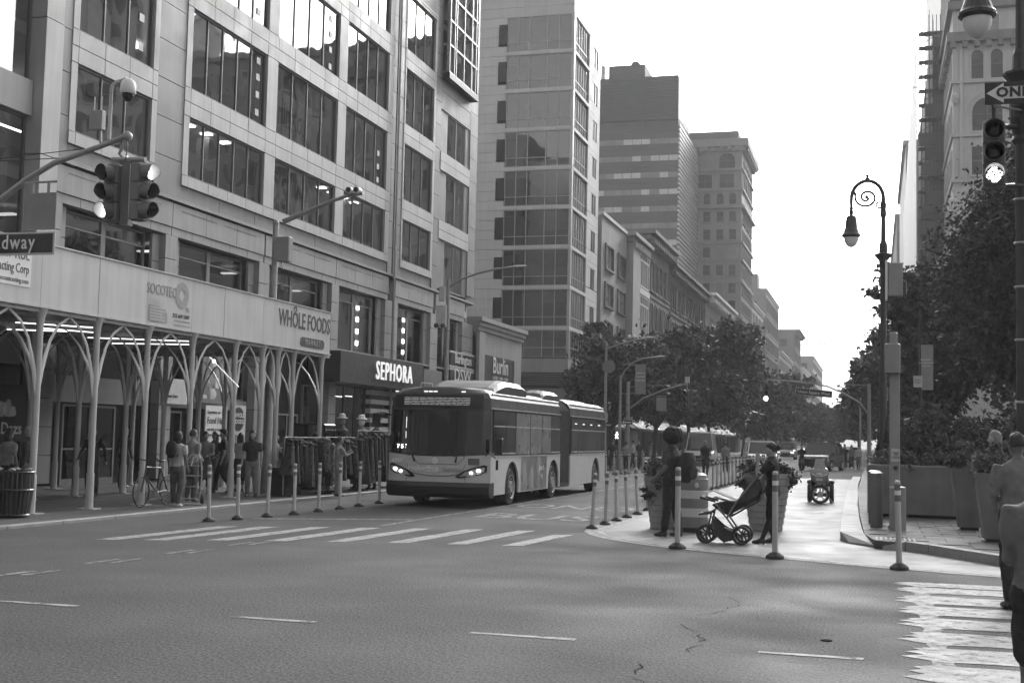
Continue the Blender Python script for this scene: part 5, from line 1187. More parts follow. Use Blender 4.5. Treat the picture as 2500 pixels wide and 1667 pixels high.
f4=empty('far_sign_mast',(-.3,76,0),0,'far curved mast arm from the right carrying a lit signal and the street name sign','traffic signal')
A=[(-.3,76,3.4),(-0.798, 76.000, 4.108),(-1.714, 76.000, 4.640),(-2.637, 76.000, 5.034),(-3.450, 76.000, 5.192),(-4.737, 76.000, 5.324),(-6.107, 76.000, 5.383)]
MB().path([(-.3,76,0),(-.3,76,5.2)],[.14,.1],10).build('mast',m_gmetal,f4); MB().path(A,.05,7).build('mast_arm',m_gmetal,f4); MB().tube((-.3,76,5.1),(-3.450, 76.000, 5.264),.015,n=4).build('stay_wire',m_gmetal,f4)
hp=(-6.101, 76.000, 4.635); signal_head(f4,(hp[0],76,hp[2]),RAD(-8),2); signal_head(f4,(hp[0]+.36,76.1,hp[2]+.02),RAD(75),-1); MB().tube((hp[0],76,hp[2]+.5),(hp[0],76,A[-1][2]),.04,n=6).build('hanger',m_gmetal,f4)
u=(-4.398, 75.900, 4.556); v=(-2.403, 75.900, 4.984); s_=MB(plane_mtx(((u[0]+v[0])/2,75.9,(u[2]+v[2])/2-.12),(1,0,-.085),(.085,0,1))); s_.box(-1.05,1.05,-.2,.2,-.01,.01).build('street_sign',m_offw,f4)
T_=plane_mtx(((u[0]+v[0])/2,75.885,(u[2]+v[2])/2-.12),(1,0,-.085),(.085,0,1)); MB(T_).box(-1.02,1.02,-.18,.18,-.004,.0).build('sign_face',m_signface,f4); text('Union Square West',.26,T_@Matrix.Translation((0,0,.006)),m_signtxt,f4,sx=.88)
A=[(-2.366, 112.000, 9.468),(-3.046, 112.000, 9.888),(-3.558, 112.000, 10.133),(-3.900, 112.000, 10.203)]; cobra('far street light reaching out of the right-hand trees against the sky',A[0][0]+1.2,112.0,A[0][2]-.3,[(A[0][0]+1.2,112.0,A[0][2]-.8)]+A)
# grey sensor column and steel bollards at the pavement corner
sp=empty('signal_column',(.36,25.0,.14),0,'square grey column with control box on top and push-button plate','pole')
MB().bbox(.27,.46,24.92,25.1,.14,3.05,.02).build('column',m_gpaint,sp); MB().bbox(.18,.47,24.86,25.1,3.06,3.62,.03).build('control_box',m_gpaint,sp); MB().bbox(.27,.42,24.9,25.06,3.62,3.83,.02).build('top_box',m_gpaint,sp)
MB().box(.2,.44,24.84,24.88,3.03,3.06).build('box_lip',m_dkmetal,sp)
pl=MB().box(.3,.46,24.905,24.915,1.4,1.64).build('button_plate',m_offw,sp); text('PUSH\nTO\nCROSS',.045,on_front(.38,1.52,24.90),m_ink,sp); MB().lathe([(.045,0),(.04,-.02),(.02,-.03)],(.38,24.915,1.29),12,'Y').build('push_button',m_dkmetal,sp); MB().box(.25,.48,24.88,25.14,.14,.22).build('foot',m_gpaint,sp)
for i,(x,y,h) in enumerate(((.04,25.15,1.02),(-.0,26.6,1.02),(.42,24.6,.78))):
    o=empty('steel_bollard',(x,y,.14),0,['stainless bollard left of the grey column','stainless bollard just behind the first one by the grey column','short wide bollard in front of the grey column'][i],'bollard','bollards at the pavement corner')
    r=.115 if i<2 else .14; MB().lathe([(r,0),(r,h-.03),(r*.9,h-.005)],(x,y,.14),18).build('tube',m_dkcon if i<2 else m_gpaint,o,smooth=False); MB().lathe([(r*1.03,h),(r*1.03,h+.02),(r*.6,h+.03)],(x,y,.14),18).build('cap',m_bt,o)
# planters
def taper_planter(label,x,y,b,t,h,seed,n=1400):
    o=empty('tapered_planter',(x,y,.14),0,label,'planter','tapered planters on the right'); z=.14
    MB().box(x-b*.8,x+b*.8,y-b*.8,y+b*.8,z,z+.06).build('foot',m_black,o)
    rings=[[(x+s*a,y+q*a,z+zz) for s,q in ((-1,-1),(1,-1),(1,1),(-1,1))] for a,zz in ((b,.06),(t,h-.03),(t,h),(t*.86,h),(t*.84,h-.12))]
    MB().ring(rings).build('pot',m_dkcon,o); leaf_obj('planting',[((x,y,z+h+.12),(t*1.0,t*1.0,.25),n),((x-.1,y-.1,z+h+.3),(t*.6,t*.6,.3),n//2)],.035,seed,m_leafB,o); return o
taper_planter('middle tapered planter, right of the long planter',1.72,25.6,.2,.33,1.16,301); taper_planter('front tapered planter beside the man in the grey shirt',1.98,22.7,.24,.36,1.14,302)
lp=empty('long_planter',(1.1,29.9,.14),0,'long plain concrete planter wall behind the grey column','planter')
MB().bbox(-.15,2.05,28.95,31.0,.22,1.28,.03).build('trough',m_dkcon,lp); MB().box(.7,1.66,29.1,30.8,.14,.219).build('plinth',m_black,lp); leaf_obj('planting',[((.2+.45*i,29.4,1.35),(.35,.45,.22),900) for i in range(5)],.035,305,m_leafB,lp)
def ribbed_planter(label,x,y,rb_,rt,h,seed):
    o=empty('ribbed_planter',(x,y,0),0,label,'planter','ribbed planters on the plaza'); pr=[]
    for i in range(9):
        t=i/8; r=rb_+(rt-rb_)*t; pr+=[(r,h*t*.98),(r+.018,h*t*.98+.01),(r+.018,h*t*.98+h*.1)]
    pr+=[(rt*.85,h*1.08),(rt*.84,h*.95)]
    MB().lathe(pr,(x,y,.006),20).build('pot',m_concrete,o); leaf_obj('planting',[((x,y,h+.15),(rt*1.1,rt*1.1,.28),1500),((x-.25,y-.25,h-.12),(.22,.2,.3),500),((x+.4,y,h),(.25,.25,.2),500)],.04,seed,m_leafC,o)
ribbed_planter('ribbed planter with trailing plants half hidden by the man with the backpack',-3.92,24.6,.24,.38,.92,310); ribbed_planter('ribbed planter with trailing plants behind the woman with the stroller',-2.02,25.2,.3,.46,1.02,311)
br=empty('traffic_barrel',(-3.3,24.1,0),0,'striped traffic barrel between the man and the stroller','barrel'); x,y=-3.3,24.1
m_or=M('barrel_plastic',.2,.45,.08,3); m_orl=M('barrel_band',.55,.4,.06,3)
MB().lathe([(.36,0),(.36,.08),(.30,.09)],(x,y,.006),24).build('rubber_foot',m_rubber,br)
for i,(z0,z1,r) in enumerate(((.09,.29,.31),(.29,.45,.305),(.45,.63,.3),(.63,.78,.295),(.78,1.0,.29))): MB().lathe([(r,0),(r,z1-z0-.01),(r-.012,z1-z0)],(x,y,z0),28).build('band',m_or if i%2==0 else m_orl,br,smooth=False)
MB().lathe([(.28,0),(.27,.06),(.2,.1),(.12,.11)],(x,y,1.0),24).build('top',m_or,br); MB().path([(x-.16,y,1.09),(x-.1,y,1.17),(x+.1,y,1.17),(x+.16,y,1.09)],.02,6).build('handle',m_or,br); MB().ball((x+.12,y-.29,.88),(.04,.01,.05),8,6,.4).build('emblem',m_orl,br)
# banner lamp pole and small signs among the park trees
bp_=empty('banner_pole',(1.75,44,.14),0,'dark pole with a tall banner and small notice among the park trees','banner pole')
MB().path([(1.45,44,.14),(1.45,44,6.2)],[.08,.05],9).build('shaft',m_dkmetal,bp_); u=(1.416, 44.000, 3.540); v=(1.856, 44.000, 5.033); MB().box(u[0],v[0],43.95,43.97,u[2],v[2]).build('banner',m_gpaint,bp_)
for k,s_ in enumerate(('BEAUTIFUL','DOWNTOWN','CIRCLES')): text(s_,.07,on_front((u[0]+v[0])/2,v[2]-.5-.1*k,43.94),m_signtxt,bp_)
for zz in (u[2],v[2]): MB().tube((1.45,44,zz),(v[0],43.98,zz),.015,n=5).build('banner_rod',m_dkmetal,bp_)
u=(1.230, 43.800, 3.624); v=(1.513, 43.800, 4.004); MB().box(u[0],v[0],43.8,43.82,u[2],v[2]).build('notice',m_offw,bp_); text('NYPD\nPARK',.08,on_front((u[0]+v[0])/2,(u[2]+v[2])/2,43.79),m_ink,bp_)
np_=empty('parking_sign',(.5,36,.14),0,'small dark-faced parking sign left of the grey column','sign'); u=(0.149, 36.000, 2.915); v=(0.352, 36.000, 3.263)
MB().path([((v[0]+.05),36,.14),((v[0]+.05),36,v[2]+.05)],.025,7).build('post',m_dkmetal,np_); MB().box(u[0],v[0],35.95,35.965,u[2],v[2]).build('plate',m_offw,np_); MB().box(u[0]+.015,v[0]-.015,35.944,35.949,u[2]+.015,v[2]-.015).build('face',m_signface,np_); text('NO\nSTOP',.07,on_front((u[0]+v[0])/2,(u[2]+v[2])/2,35.94),m_signtxt,np_)

# ================================================================= PEOPLE
WS=bpy.data.scenes.new('workshop')   # scratch scene in which figures are grown, removed at the end
def skinm(v): return M('skin',v,.55,.06,8)
m_sk1=skinm(.28); m_sk2=skinm(.14); m_sk3=skinm(.4)
m_cblk=M('black_cloth',.025,.85,.25,9,.3,90); m_cdk=M('dark_cloth',.055,.85,.25,9,.3,90); m_cgr=M('grey_cloth',.16,.85,.2,9,.3,90); m_clt=M('light_cloth',.42,.85,.12,9,.3,90); m_cmid=M('mid_cloth',.26,.85,.2,9,.3,90); m_denim=M('denim',.09,.85,.25,12,.3,90)
m_hairk=M('dark_hair',.018,.6,.3,20,.6,60); m_hairl=M('fair_hair',.2,.5,.3,14,.5,50); m_hairg=M('grey_hair',.28,.6,.2,14,.5,50); m_shoe=M('shoe',.03,.5,.2); m_shoel=M('pale_shoe',.45,.6,.1)
def seg_dist(P,a,b):
    ab=b-a; t=np.clip(((P-a)@ab)/(ab@ab+1e-9),0,1); q=a+t[:,None]*ab; return np.linalg.norm(P-q,axis=1),t
def person(label,loc,rz,H=1.7,pose=None,top=m_cdk,bottom=m_cblk,skin=m_sk1,shoe=m_shoe,sleeve='short',legs='long',hair='short',hmat=None,vox=.028,fingers=False,lean=0.0,hyaw=0.0,bulk=1.0,group=None,name='person',htilt=0.0):
    pose=pose or {}; k=H/1.75
    J=dict(shL=(-.185,.0,1.425),shR=(.185,.0,1.425),elL=(-.245,.03,1.14),elR=(.245,.03,1.14),wrL=(-.255,-.05,.89),wrR=(.255,-.05,.89),hipL=(-.09,0,.92),hipR=(.09,0,.92),knL=(-.1,-.02,.5),knR=(.1,-.02,.5),anL=(-.105,.04,.09),anR=(.105,.04,.09))
    J.update(pose)
    def ln(p,z0=.95): # torso lean shifts what is above the hips
        return (p[0],p[1]-lean*max(0,p[2]-z0),p[2])
    for n_ in ('shL','shR'): J[n_]=ln(J[n_])
    for n_ in ('elL','elR','wrL','wrR'):
        if n_ not in pose: J[n_]=ln(J[n_])
    V=lambda p:np.array(p,float)*k
    g=MB(); S=[]
    def limb(a,b,ra,rb,tg,n=10):
        a,b=V(a),V(b); g.path([a,(a+b)/2,b],[ra*k,(ra+rb)/2*k*1.03,rb*k],n); g.ball(tuple(b),rb*k*.99,8,6); S.append((a,b,ra*k,rb*k,tg))
    # torso
    rings=[]; tor=[(.80,.12,.10),(.86,.165,.118),(.93,.172,.122),(1.02,.158,.108),(1.12,.15,.102),(1.25,.172,.115),(1.36,.182,.112),(1.43,.165,.09),(1.475,.09,.068),(1.5,.06,.06)]
    for z,rx,ry in tor:
        c=ln((0,.0,z)); b_=bulk if z<1.4 else 1; rings.append([(k*(c[0]+rx*b_*math.cos(a)),k*(c[1]+.01+ry*b_*math.sin(a)),k*z) for a in [2*math.pi*j/16 for j in range(16)]])
    g.ring(rings)
    hem=.88 if legs!='tuck' else .98
    S.append((V(ln((0,0.01,hem+.16*1))),V(ln((0,.01,1.38))),.17*k,.15*k,'top')); S.append((V((0,.01,hem-.02)),V((0,.01,.82)),.15*k,.12*k,'bottom'))
    # neck and head
    nb=ln((0,.01,1.46)); hc=ln((0,-.015,1.615)); hd=V(hc)
    limb(nb,(hc[0],hc[1]+.02,1.56),.058,.05,'skin')
    Rh=Matrix.Rotation(hyaw,3,'Z')@Matrix.Rotation(htilt,3,'X')
    def hp(x,y,z): v=Rh@Vector((x,y,z)); return tuple(hd+np.array(v)*k)
    hv=[]; nu,nv=16,12
    for i in range(nv+1):
        th=math.pi*(.03+.94*i/nv); q=[]
        for j in range(nu):
            a=2*math.pi*j/nu; x,y,z=math.sin(th)*math.cos(a)*.078,math.sin(th)*math.sin(a)*.097,math.cos(th)*.122
            if z<-.03: f=1-.38*min(1,(-.03-z)/.09); x*=f; y=y*(1-.25*min(1,(-.03-z)/.09)) - .012
            q.append(hp(x,y,z))
        hv.append(q)
    g.ring(hv); g.path([hp(0,-.088,.02),hp(0,-.108,-.012),hp(0,-.112,-.026),hp(0,-.09,-.036)],[.008*k,.013*k,.016*k,.01*k],6)
    for s in (-1,1): g.ball(hp(s*.08,.01,-.005),(.012*k,.02*k,.03*k),6,5)
    S.append((np.array(hp(0,0,.03)),np.array(hp(0,-.02,-.06)),.09*k,.07*k,'skin'))
    # arms
    for s in 'LR':
        sh,el,wr=[Vector(J[q+s]) for q in ('sh','el','wr')]
        mid=sh.lerp(el,.62); ra=.056*(bulk*.5+.5)
        limb(sh,mid,ra+.008,ra-.004+(.006 if sleeve!='none' else 0),'top' if sleeve!='none' else 'skin'); limb(mid,el,.043,.038,'top' if sleeve=='long' else 'skin'); limb(el,wr,.041 if sleeve!='long' else .048,.028 if sleeve!='long' else .036,'top' if sleeve=='long' else 'skin')
        d=(wr-el).normalized(); limb(wr,wr+d*.085,.03,.034,'skin')
        # legs
        hi,kn,an=[Vector(J[q+s]) for q in ('hip','kn','an')]
        m1=hi.lerp(kn,.72); lg=legs in('long','tuck')
        wide=.018 if legs=='long' else (.03 if legs=='shorts' else 0)
        limb(hi,m1,.086*bulk**.5,.07+wide,'bottom' if legs!='none' else 'skin'); limb(m1,kn,.062+(wide if lg else 0),.054+(wide if lg else 0),'bottom' if lg else 'skin')
        m2=kn.lerp(an,.4); limb(kn,m2,.054+(wide if lg else 0),.054+(wide if lg else 0),'bottom' if lg else 'skin'); limb(m2,an+Vector((0,0,.03)),.053+(wide if lg else 0),.036+(wide if lg else 0),'bottom' if lg else 'skin')
        tdir=Vector((0,-1,0)) if ('to'+s) not in J else Vector(J['to'+s]); 
        heel=an+Vector((0,0,-.045))-tdir*.05; toe=an+Vector((0,0,-.055))+tdir*.17
        if 'toz'+s in J: toe.z+=J['toz'+s]
        limb(heel,an+Vector((0,0,-.03))+tdir*.05,.042,.047,'shoe'); limb(an+Vector((0,0,-.04))+tdir*.05,toe,.045,.03,'shoe')
    if legs in('skirt','dress'):
        rr=[]
        for z,rx in ((1.0,.16),(.85,.19),(.65,.23),(.42,.27)): rr.append([(k*rx*math.cos(a)*(1+.06*math.sin(5*a)),k*rx*.8*math.sin(a)*(1+.06*math.sin(5*a)),k*z) for a in [2*math.pi*j/20 for j in range(20)]])
        g.ring(rr); S.append((V((0,0,.95)),V((0,0,.45)),.17*k,.26*k,'bottom'))
    me=bpy.data.meshes.new('tmp'); me.from_pydata(g.v,[],g.f); to=bpy.data.objects.new('tmp',me); WS.collection.objects.link(to)
    rm=to.modifiers.new('r','REMESH'); rm.mode='VOXEL'; rm.voxel_size=vox; rm.use_smooth_shade=True
    sm=to.modifiers.new('s','SMOOTH'); sm.factor=.5; sm.iterations=3 if vox>.02 else 4
    WS.view_layers[0].update(); out=bpy.data.meshes.new_from_object(to.evaluated_get(WS.view_layers[0].depsgraph)); bpy.data.objects.remove(to); bpy.data.meshes.remove(me)
    out.materials.clear(); tags=['top','bottom','skin','shoe']
    for mm in (top,bottom,skin,shoe): out.materials.append(mm)
    n=len(out.polygons); C=np.zeros(n*3,np.float32); out.polygons.foreach_get('center',C); C=C.reshape(-1,3).astype(float)
    best=np.full(n,1e9); mi=np.zeros(n,np.int32)
    for a,b,ra,rb_,tg in S:
        d,t=seg_dist(C,np.asarray(a,float),np.asarray(b,float)); d=d-(ra+(rb_-ra)*t); w_=d<best; best[w_]=d[w_]; mi[w_]=tags.index(tg)
    out.polygons.foreach_set('material_index',mi); 
    # keep sole on the ground
    vs_=np.zeros(len(out.vertices)*3,np.float32); out.vertices.foreach_get('co',vs_); vs_=vs_.reshape(-1,3); vs_[:,2]-=vs_[:,2].min(); out.vertices.foreach_set('co',vs_.ravel())
    # soft folds in the clothing
    nm=np.zeros(len(out.vertices)*3,np.float32); out.vertices.foreach_get('normal',nm); nm=nm.reshape(-1,3); cl=np.zeros(len(out.vertices),bool)
    lv=np.zeros(len(out.loops),np.int32); out.loops.foreach_get('vertex_index',lv); lt=np.zeros(n,np.int32); out.polygons.foreach_get('loop_total',lt); cl[lv[np.repeat(mi,lt)<2]]=True
    cl[lv[np.repeat(mi,lt)>=2]]=False; sd0=len(label)*1.7
    for i in np.nonzero(cl)[0]:
        p=vs_[i]; f=noise.noise((p[0]*11+sd0,p[1]*11,p[2]*7-p[0]*6))*.6+noise.noise((p[0]*22,p[1]*22+sd0,p[2]*15+p[1]*9))*.4; vs_[i]+=nm[i]*(f*.016+.004)*k
    out.vertices.foreach_set('co',vs_.ravel())
    if fingers:
        bm=bmesh.new(); bm.from_mesh(out)
        for s in 'LR':
            el,wr=V(J['el'+s]),V(J['wr'+s]); d=(wr-el)/np.linalg.norm(wr-el); sd_=np.cross(d,[0,0,1.0]); 
            if np.linalg.norm(sd_)<.3: sd_=np.array([0,1.0,0])
            sd_/=np.linalg.norm(sd_); nrm=np.cross(sd_,d); base=wr+d*.085*k
            if s=='L': nrm=-nrm
            mb=MB()
            for q,(o,L) in enumerate(((-.026,.062),(-.009,.075),(.009,.07),(.025,.055))):
                p0=base+sd_*o*k-d*.02*k; p1=p0+d*L*.55*k; p2=p1+(d*.75+nrm*.45)*L*.35*k; p3=p2+(d*.3+nrm*.8)*L*.25*k; mb.path([p0,p1,p2,p3],[.0095*k,.009*k,.0085*k,.006*k],6)
            t0=wr+d*.03*k+sd_*.03*k*(1); mb.path([t0,t0+(sd_*.6+d*.6)*.035*k,t0+(sd_*.5+d*1.3+nrm*.3)*.045*k],[.012*k,.0105*k,.008*k],6)
            vv=[bm.verts.new(p) for p in mb.v]
            for f in mb.f:
                fc=bm.faces.new([vv[i] for i in f]); fc.material_index=2; fc.smooth=True
        bm.to_mesh(out); bm.free()
    out.name=name
    o=link(name,out); tag(o,label,'person',group)
    # eyes and hair are children
    zoff=0
    def child(mb,nm,mt,smooth=True):
        c=mb.build(nm,mt,None,smooth); c.parent=o; return c
    if vox<.02:
        for s in (-1,1): child(MB().ball(hp(s*.03,-.083,.005),(.011*k,.008*k,.009*k),8,6),'eye',m_black)
    hm=hmat or m_hairk
    def shell(rx,ry,rz_,c,cut,jit,nu=18,nv=10,seed=0):
        mb=MB(); rings=[]
        for i in range(nv+1):
            th=math.pi*(.02+cut*i/nv); q=[]
            for j in range(nu):
                a=2*math.pi*j/nu; d=Vector((math.sin(th)*math.cos(a),math.sin(th)*math.sin(a),math.cos(th))); f=1+jit*noise.noise(d*3.1+Vector((seed,1,2)))
                front=max(0,-math.sin(a))*math.sin(th)
                z=d.z*rz_*f
                if cut<.8 and front>.25: z=max(z,-.0+.045*front)
                q.append(hp(c[0]+d.x*rx*f,c[1]+d.y*ry*f,c[2]+z))
            rings.append(q)
        return mb.ring(rings)
    if hair in('short','bun','cap','long','fringe'): child(shell(.084,.103,.122,(0,.016,.016),.60,.14,seed=len(label)),'hair',hm)
    if hair=='bun': child(MB().ball(hp(.0,.125,.045),(.05*k,.055*k,.055*k),10,7,.35),'hair_bun',hm)
    if hair=='long':
        rr=[]
        for z,rx,ry in ((.04,.092,.07),(-.06,.098,.065),(-.16,.1,.055),(-.26,.08,.04),(-.32,.03,.02)): rr.append([hp(rx*math.cos(a)*(1+.08*math.sin(4*a)),.05+ry*math.sin(a)*(1+.1*math.sin(3*a)),z) for a in [2*math.pi*j/16 for j in range(16)]])
        child(MB().ring(rr),'hair_length',hm)
    if hair=='afro':
        rg=random.Random(3); mb=MB(); mb.ball(hp(0,.03,.07),(.165*k,.17*k,.15*k),24,16,.12,4)
        for i in range(420):
            d=Vector((rg.gauss(0,1),rg.gauss(0,1),rg.gauss(0,1))).normalized()
            if d.z<-.55 or (d.y<-.55 and d.z<.25): continue
            p=Vector(hp(d.x*.155,.03+d.y*.16,.07+d.z*.145)); mb.ball(p,.028*k*rg.uniform(.7,1.2),6,4,.3,i)
        child(mb,'hair',hm)
    if hair=='cap':
        child(shell(.094,.112,.13,(0,.0,.03),.5,.0),'cap_crown',m_cblk)
        rr=[[hp(x,-.09-.085*math.cos(x/.09*1.4)*s,.045-.012*s) for x in [-.08+.02*j for j in range(9)]] for s in (0,1)]
        child(MB().ring(rr,cap=False,close=False),'cap_peak',m_cblk)
    o.location=loc; o.rotation_euler=(0,0,rz)
    return o
def face(dx,dy): return math.atan2(dx,-dy)   # rotation so that the figure looks along (dx, dy)
def bag(label,loc,rz,w_,h,d,mat,straps=True,tilt=0.0,name='backpack'):
    e=empty(name,loc,rz,label,'bag'); T=Matrix.Translation(loc)@Matrix.Rotation(rz,4,'Z')@Matrix.Rotation(tilt,4,'X')
    rr=[]
    for i in range(9):
        t=i/8; z=-h/2+h*t; f=math.sin(math.pi*(.08+.80*t))**.6; rr.append([(w_/2*f*math.copysign(abs(math.cos(a))**.85,math.cos(a)),d/2+d/2*f*math.copysign(abs(math.sin(a))**.85,math.sin(a))-.0,z) for a in [2*math.pi*j/16 for j in range(16)]])
    MB(T).ring(rr).build('body',mat,e,smooth=True)
    MB(T).ring([[(x*.7,d*.75+y*.5,z*.42-h*.16) for x,y,z in [((w_/2)*math.cos(a),d*(.55 if q else .2),h*math.sin(a)*.5) for a in [2*math.pi*j/14 for j in range(14)]]] for q in (0,1)]).build('pocket',mat,e,smooth=True)
    if straps:
        for s in (-1,1): MB(T).path([(s*w_*.3,.02,h*.45),(s*w_*.36,-.1,h*.52),(s*w_*.4,-.2,h*.3),(s*w_*.36,-.16,-h*.1),(s*w_*.38,.03,-h*.4)],.02,6,flat=.4).build('strap',mat,e)
    MB(T).path([(-.03,.05,h*.46),(0,.05,h*.55),(.03,.05,h*.46)],.01,5).build('loop',mat,e)
    return e
# --- man with afro and backpack
mp=(-3.47,22.6,.006)
person('man with large afro in dark clothes, seen from behind, wearing a backpack',mp,face(-.93,.36),1.84,dict(elL=(-.27,.03,1.15),wrL=(-.26,-.12,.92),elR=(.25,.02,1.15),wrR=(.2,-.2,.98),anL=(-.12,.1,.09),knL=(-.115,.02,.5),anR=(.12,-.06,.09)),m_cdk,m_cblk,m_sk2,m_shoe,'short','long','afro',vox=.013,fingers=True,lean=-.02,hyaw=RAD(-12),bulk=1.16)
bag('dark round backpack on the back of the man with the afro',(mp[0]+.15,mp[1]-.08,1.25),face(-.93,.36),.38,.54,.30,m_cblk,tilt=RAD(-6))
# --- woman with stroller
wp_=(-1.66,21.95,.006)
person('woman with her hair tied back, hand at her mouth, holding a stroller',wp_,face(-1,-.08),1.70,dict(elL=(-.2,-.17,1.12),wrL=(-.12,-.3,1.04),elR=(.19,-.25,1.17),wrR=(.10,-.25,1.43),hipL=(-.08,0,.92),knL=(-.1,-.05,.5),anL=(-.1,.02,.09),knR=(.1,.0,.5),anR=(.11,-.16,.09),toR=(.1,-.95,0)),m_cblk,m_cblk,m_sk1,m_shoe,'short','tuck','bun',vox=.013,fingers=True,lean=.03)
# --- stroller
st=empty('stroller',(-2.35,21.6,0),0,'dark folding stroller with grey frame and mesh basket in front of the woman','stroller')
SYs=21.62
def q2(p,dy): return (p[0],SYs+dy,p[2])
fw=(-2.703, 21.620, 0.092); rw_=(-2.115, 21.620, 0.111); hdl=(-1.833, 21.620, 1.180); seat=(-2.377, 21.620, 0.644); fb_=(-2.783, 21.620, 0.760); kn_=(-2.602, 21.620, 0.547); foot=(-2.807, 21.620, 0.485); mid=(-2.355, 21.620, 0.441); tip_=(-1.900, 21.620, 1.083)
m_strol=M('stroller_tube',.16,.4,.1,5,metal=.3)
for dy in (-.23,.23):
    MB().path([q2(fw,dy*.8),q2(kn_,dy),q2((-2.534, 21.620, 0.584),dy)],.016,7).build('front_leg',m_strol,st); MB().path([q2(rw_,dy),q2(mid,dy),q2((-2.500, 21.620, 0.599),dy)],.016,7).build('rear_leg',m_strol,st)
    MB().path([q2(mid,dy),q2((-2.208, 21.620, 0.691),dy),q2(hdl,dy)],[.018,.018,.016],7).build('push_tube',m_strol,st)
    for c_,s_ in ((fw,.8),(rw_,1.0)):
        r=.155
        for o_ in (-.035,.035):
            n=20; rings=[]
            for rr_,yy in ((r,-.014),(r,.014),(r-.04,.014),(r-.04,-.014),(r,-.014)): rings.append([(c_[0]+rr_*math.cos(2*math.pi*j/n),SYs+dy*s_+o_+yy,r+.006+rr_*math.sin(2*math.pi*j/n)) for j in range(n)])
            w_=MB().ring(rings,cap=False).build('wheel',m_rubber,st)
            g=MB()
            for a in range(5): g.path([(c_[0],SYs+dy*s_+o_,r+.006),(c_[0]+.12*math.cos(a*1.257),SYs+dy*s_+o_,r+.006+.12*math.sin(a*1.257))],.012,5)
            g.build('spokes',m_dkmetal,w_)
MB().tube(q2(hdl,-.26),q2(hdl,.26),.02,n=8).build('handle_bar',m_rubber,st)
def panel_prof(pts,w_,th,name,mat):
    P=[q2(p,-w_) for p in pts]+[q2(p,w_) for p in pts[::-1]]; n=len(pts); v=[q2(p,-w_) for p in pts]+[q2(p,w_) for p in pts]; f=[(i,i+1,n+i+1,n+i) for i in range(n-1)]
    o=MB().add(v,f).build(name,mat,st); md=o.modifiers.new('t','SOLIDIFY'); md.thickness=th; return o
panel_prof([(-2.583, 21.620, 0.664),(-2.445, 21.620, 0.553),(-2.274, 21.620, 0.491),(-2.105, 21.620, 0.600),(-1.870, 21.620, 0.731),(-1.805, 21.620, 0.950)],.21,.03,'seat_sling',m_cblk)
panel_prof([(-2.207, 21.620, 0.651),(-2.128, 21.620, 0.837),(-1.967, 21.620, 1.067),(-1.819, 21.620, 1.099),(-1.771, 21.620, 0.917)],.22,.02,'canopy',m_cdk)
panel_prof([(-2.612, 21.620, 0.896),(-2.482, 21.620, 0.839),(-2.208, 21.620, 0.732),(-2.235, 21.620, 0.670),(-2.584, 21.620, 0.767)],.2,.012,'folded_hood',m_cgr)
panel_prof([(-2.601, 21.620, 0.458),(-2.571, 21.620, 0.173),(-2.406, 21.620, 0.037),(-2.270, 21.620, 0.077),(-2.252, 21.620, 0.288)],.2,.008,'basket',m_cdk); MB().ball(q2((-2.393, 21.620, 0.180),0),(.12,.14,.09),10,7,.4).build('basket_contents',m_clt,st)
def side_fill(pts,w0,w1,name,mat): MB().poly([q2(p,w0) for p in pts],(0,w1-w0,0)).build(name,mat,st)
for dy in (-.2,.19):
    side_fill([(-2.535, 21.620, 0.680),(-2.452, 21.620, 0.587),(-2.274, 21.620, 0.512),(-2.085, 21.620, 0.614),(-1.830, 21.620, 0.773),(-1.791, 21.620, 0.950),(-1.859, 21.620, 1.030),(-1.994, 21.620, 0.971),(-2.167, 21.620, 0.693),(-2.344, 21.620, 0.714)],dy,dy+.012,'seat_side',m_cblk)
    side_fill([(-2.601, 21.620, 0.445),(-2.557, 21.620, 0.173),(-2.406, 21.620, 0.037),(-2.270, 21.620, 0.077),(-2.251, 21.620, 0.213),(-2.422, 21.620, 0.288)],dy,dy+.006,'basket_side',m_cdk)
    side_fill([(-2.153, 21.620, 0.680),(-2.021, 21.620, 1.011),(-1.900, 21.620, 1.110),(-1.792, 21.620, 1.045),(-1.750, 21.620, 0.870)],dy-.01,dy+.004,'canopy_side',m_cdk)
MB().tube(q2(fb_,-.22),q2(fb_,.22),.025,n=8).build('front_bar',m_rubber,st)
for dy in (-.22,.22): MB().tube(q2(fb_,dy),q2((-2.549, 21.620, 0.707),dy),.02,n=7).build('bar_arm',m_rubber,st); MB().tube(q2(foot,dy),q2((-2.615, 21.620, 0.513),dy),.018,n=7).build('footrest_arm',m_rubber,st)
MB().tube(q2(foot,-.2),q2(foot,.2),.022,n=8).build('footrest',m_rubber,st); MB().tube(q2(rw_,-.2),q2(rw_,.2),.012,n=6).build('axle',m_strol,st)

# --- people on the left pavement
ZP=PZ
person('grey-haired man in dark jacket beside the litter bin',(-16.441, 22.094, 0.050),face(-.9,-.3),1.66,None,m_cblk,m_cgr,m_sk1,m_shoe,'long','long','short',m_hairg,hyaw=-.2,bulk=1.1)
person('woman in grey top with a dark shoulder bag at the left edge',(-17.070, 22.307, 0.050),face(.2,1),1.6,None,m_cmid,m_cblk,m_sk1,m_shoe,'short','long','long')
person('man in black with arms out, half hidden behind a shed column',(-17.903, 26.475, 0.050),face(.15,-1),1.68,dict(elL=(-.3,.05,1.16),wrL=(-.38,-.05,.93),elR=(.3,.05,1.16),wrR=(.36,-.02,.9)),m_cblk,m_cblk,m_sk1,m_shoe,'long','long','short')
wt=(-14.411, 24.411, 0.050)
person('woman in white T-shirt with a small dark backpack by the bicycle',wt,face(.1,1),1.62,dict(anL=(-.12,.1,.09),anR=(.1,-.05,.09)),m_clt,m_denim,m_sk2,m_shoel,'short','long','long',fingers=False,vox=.022)
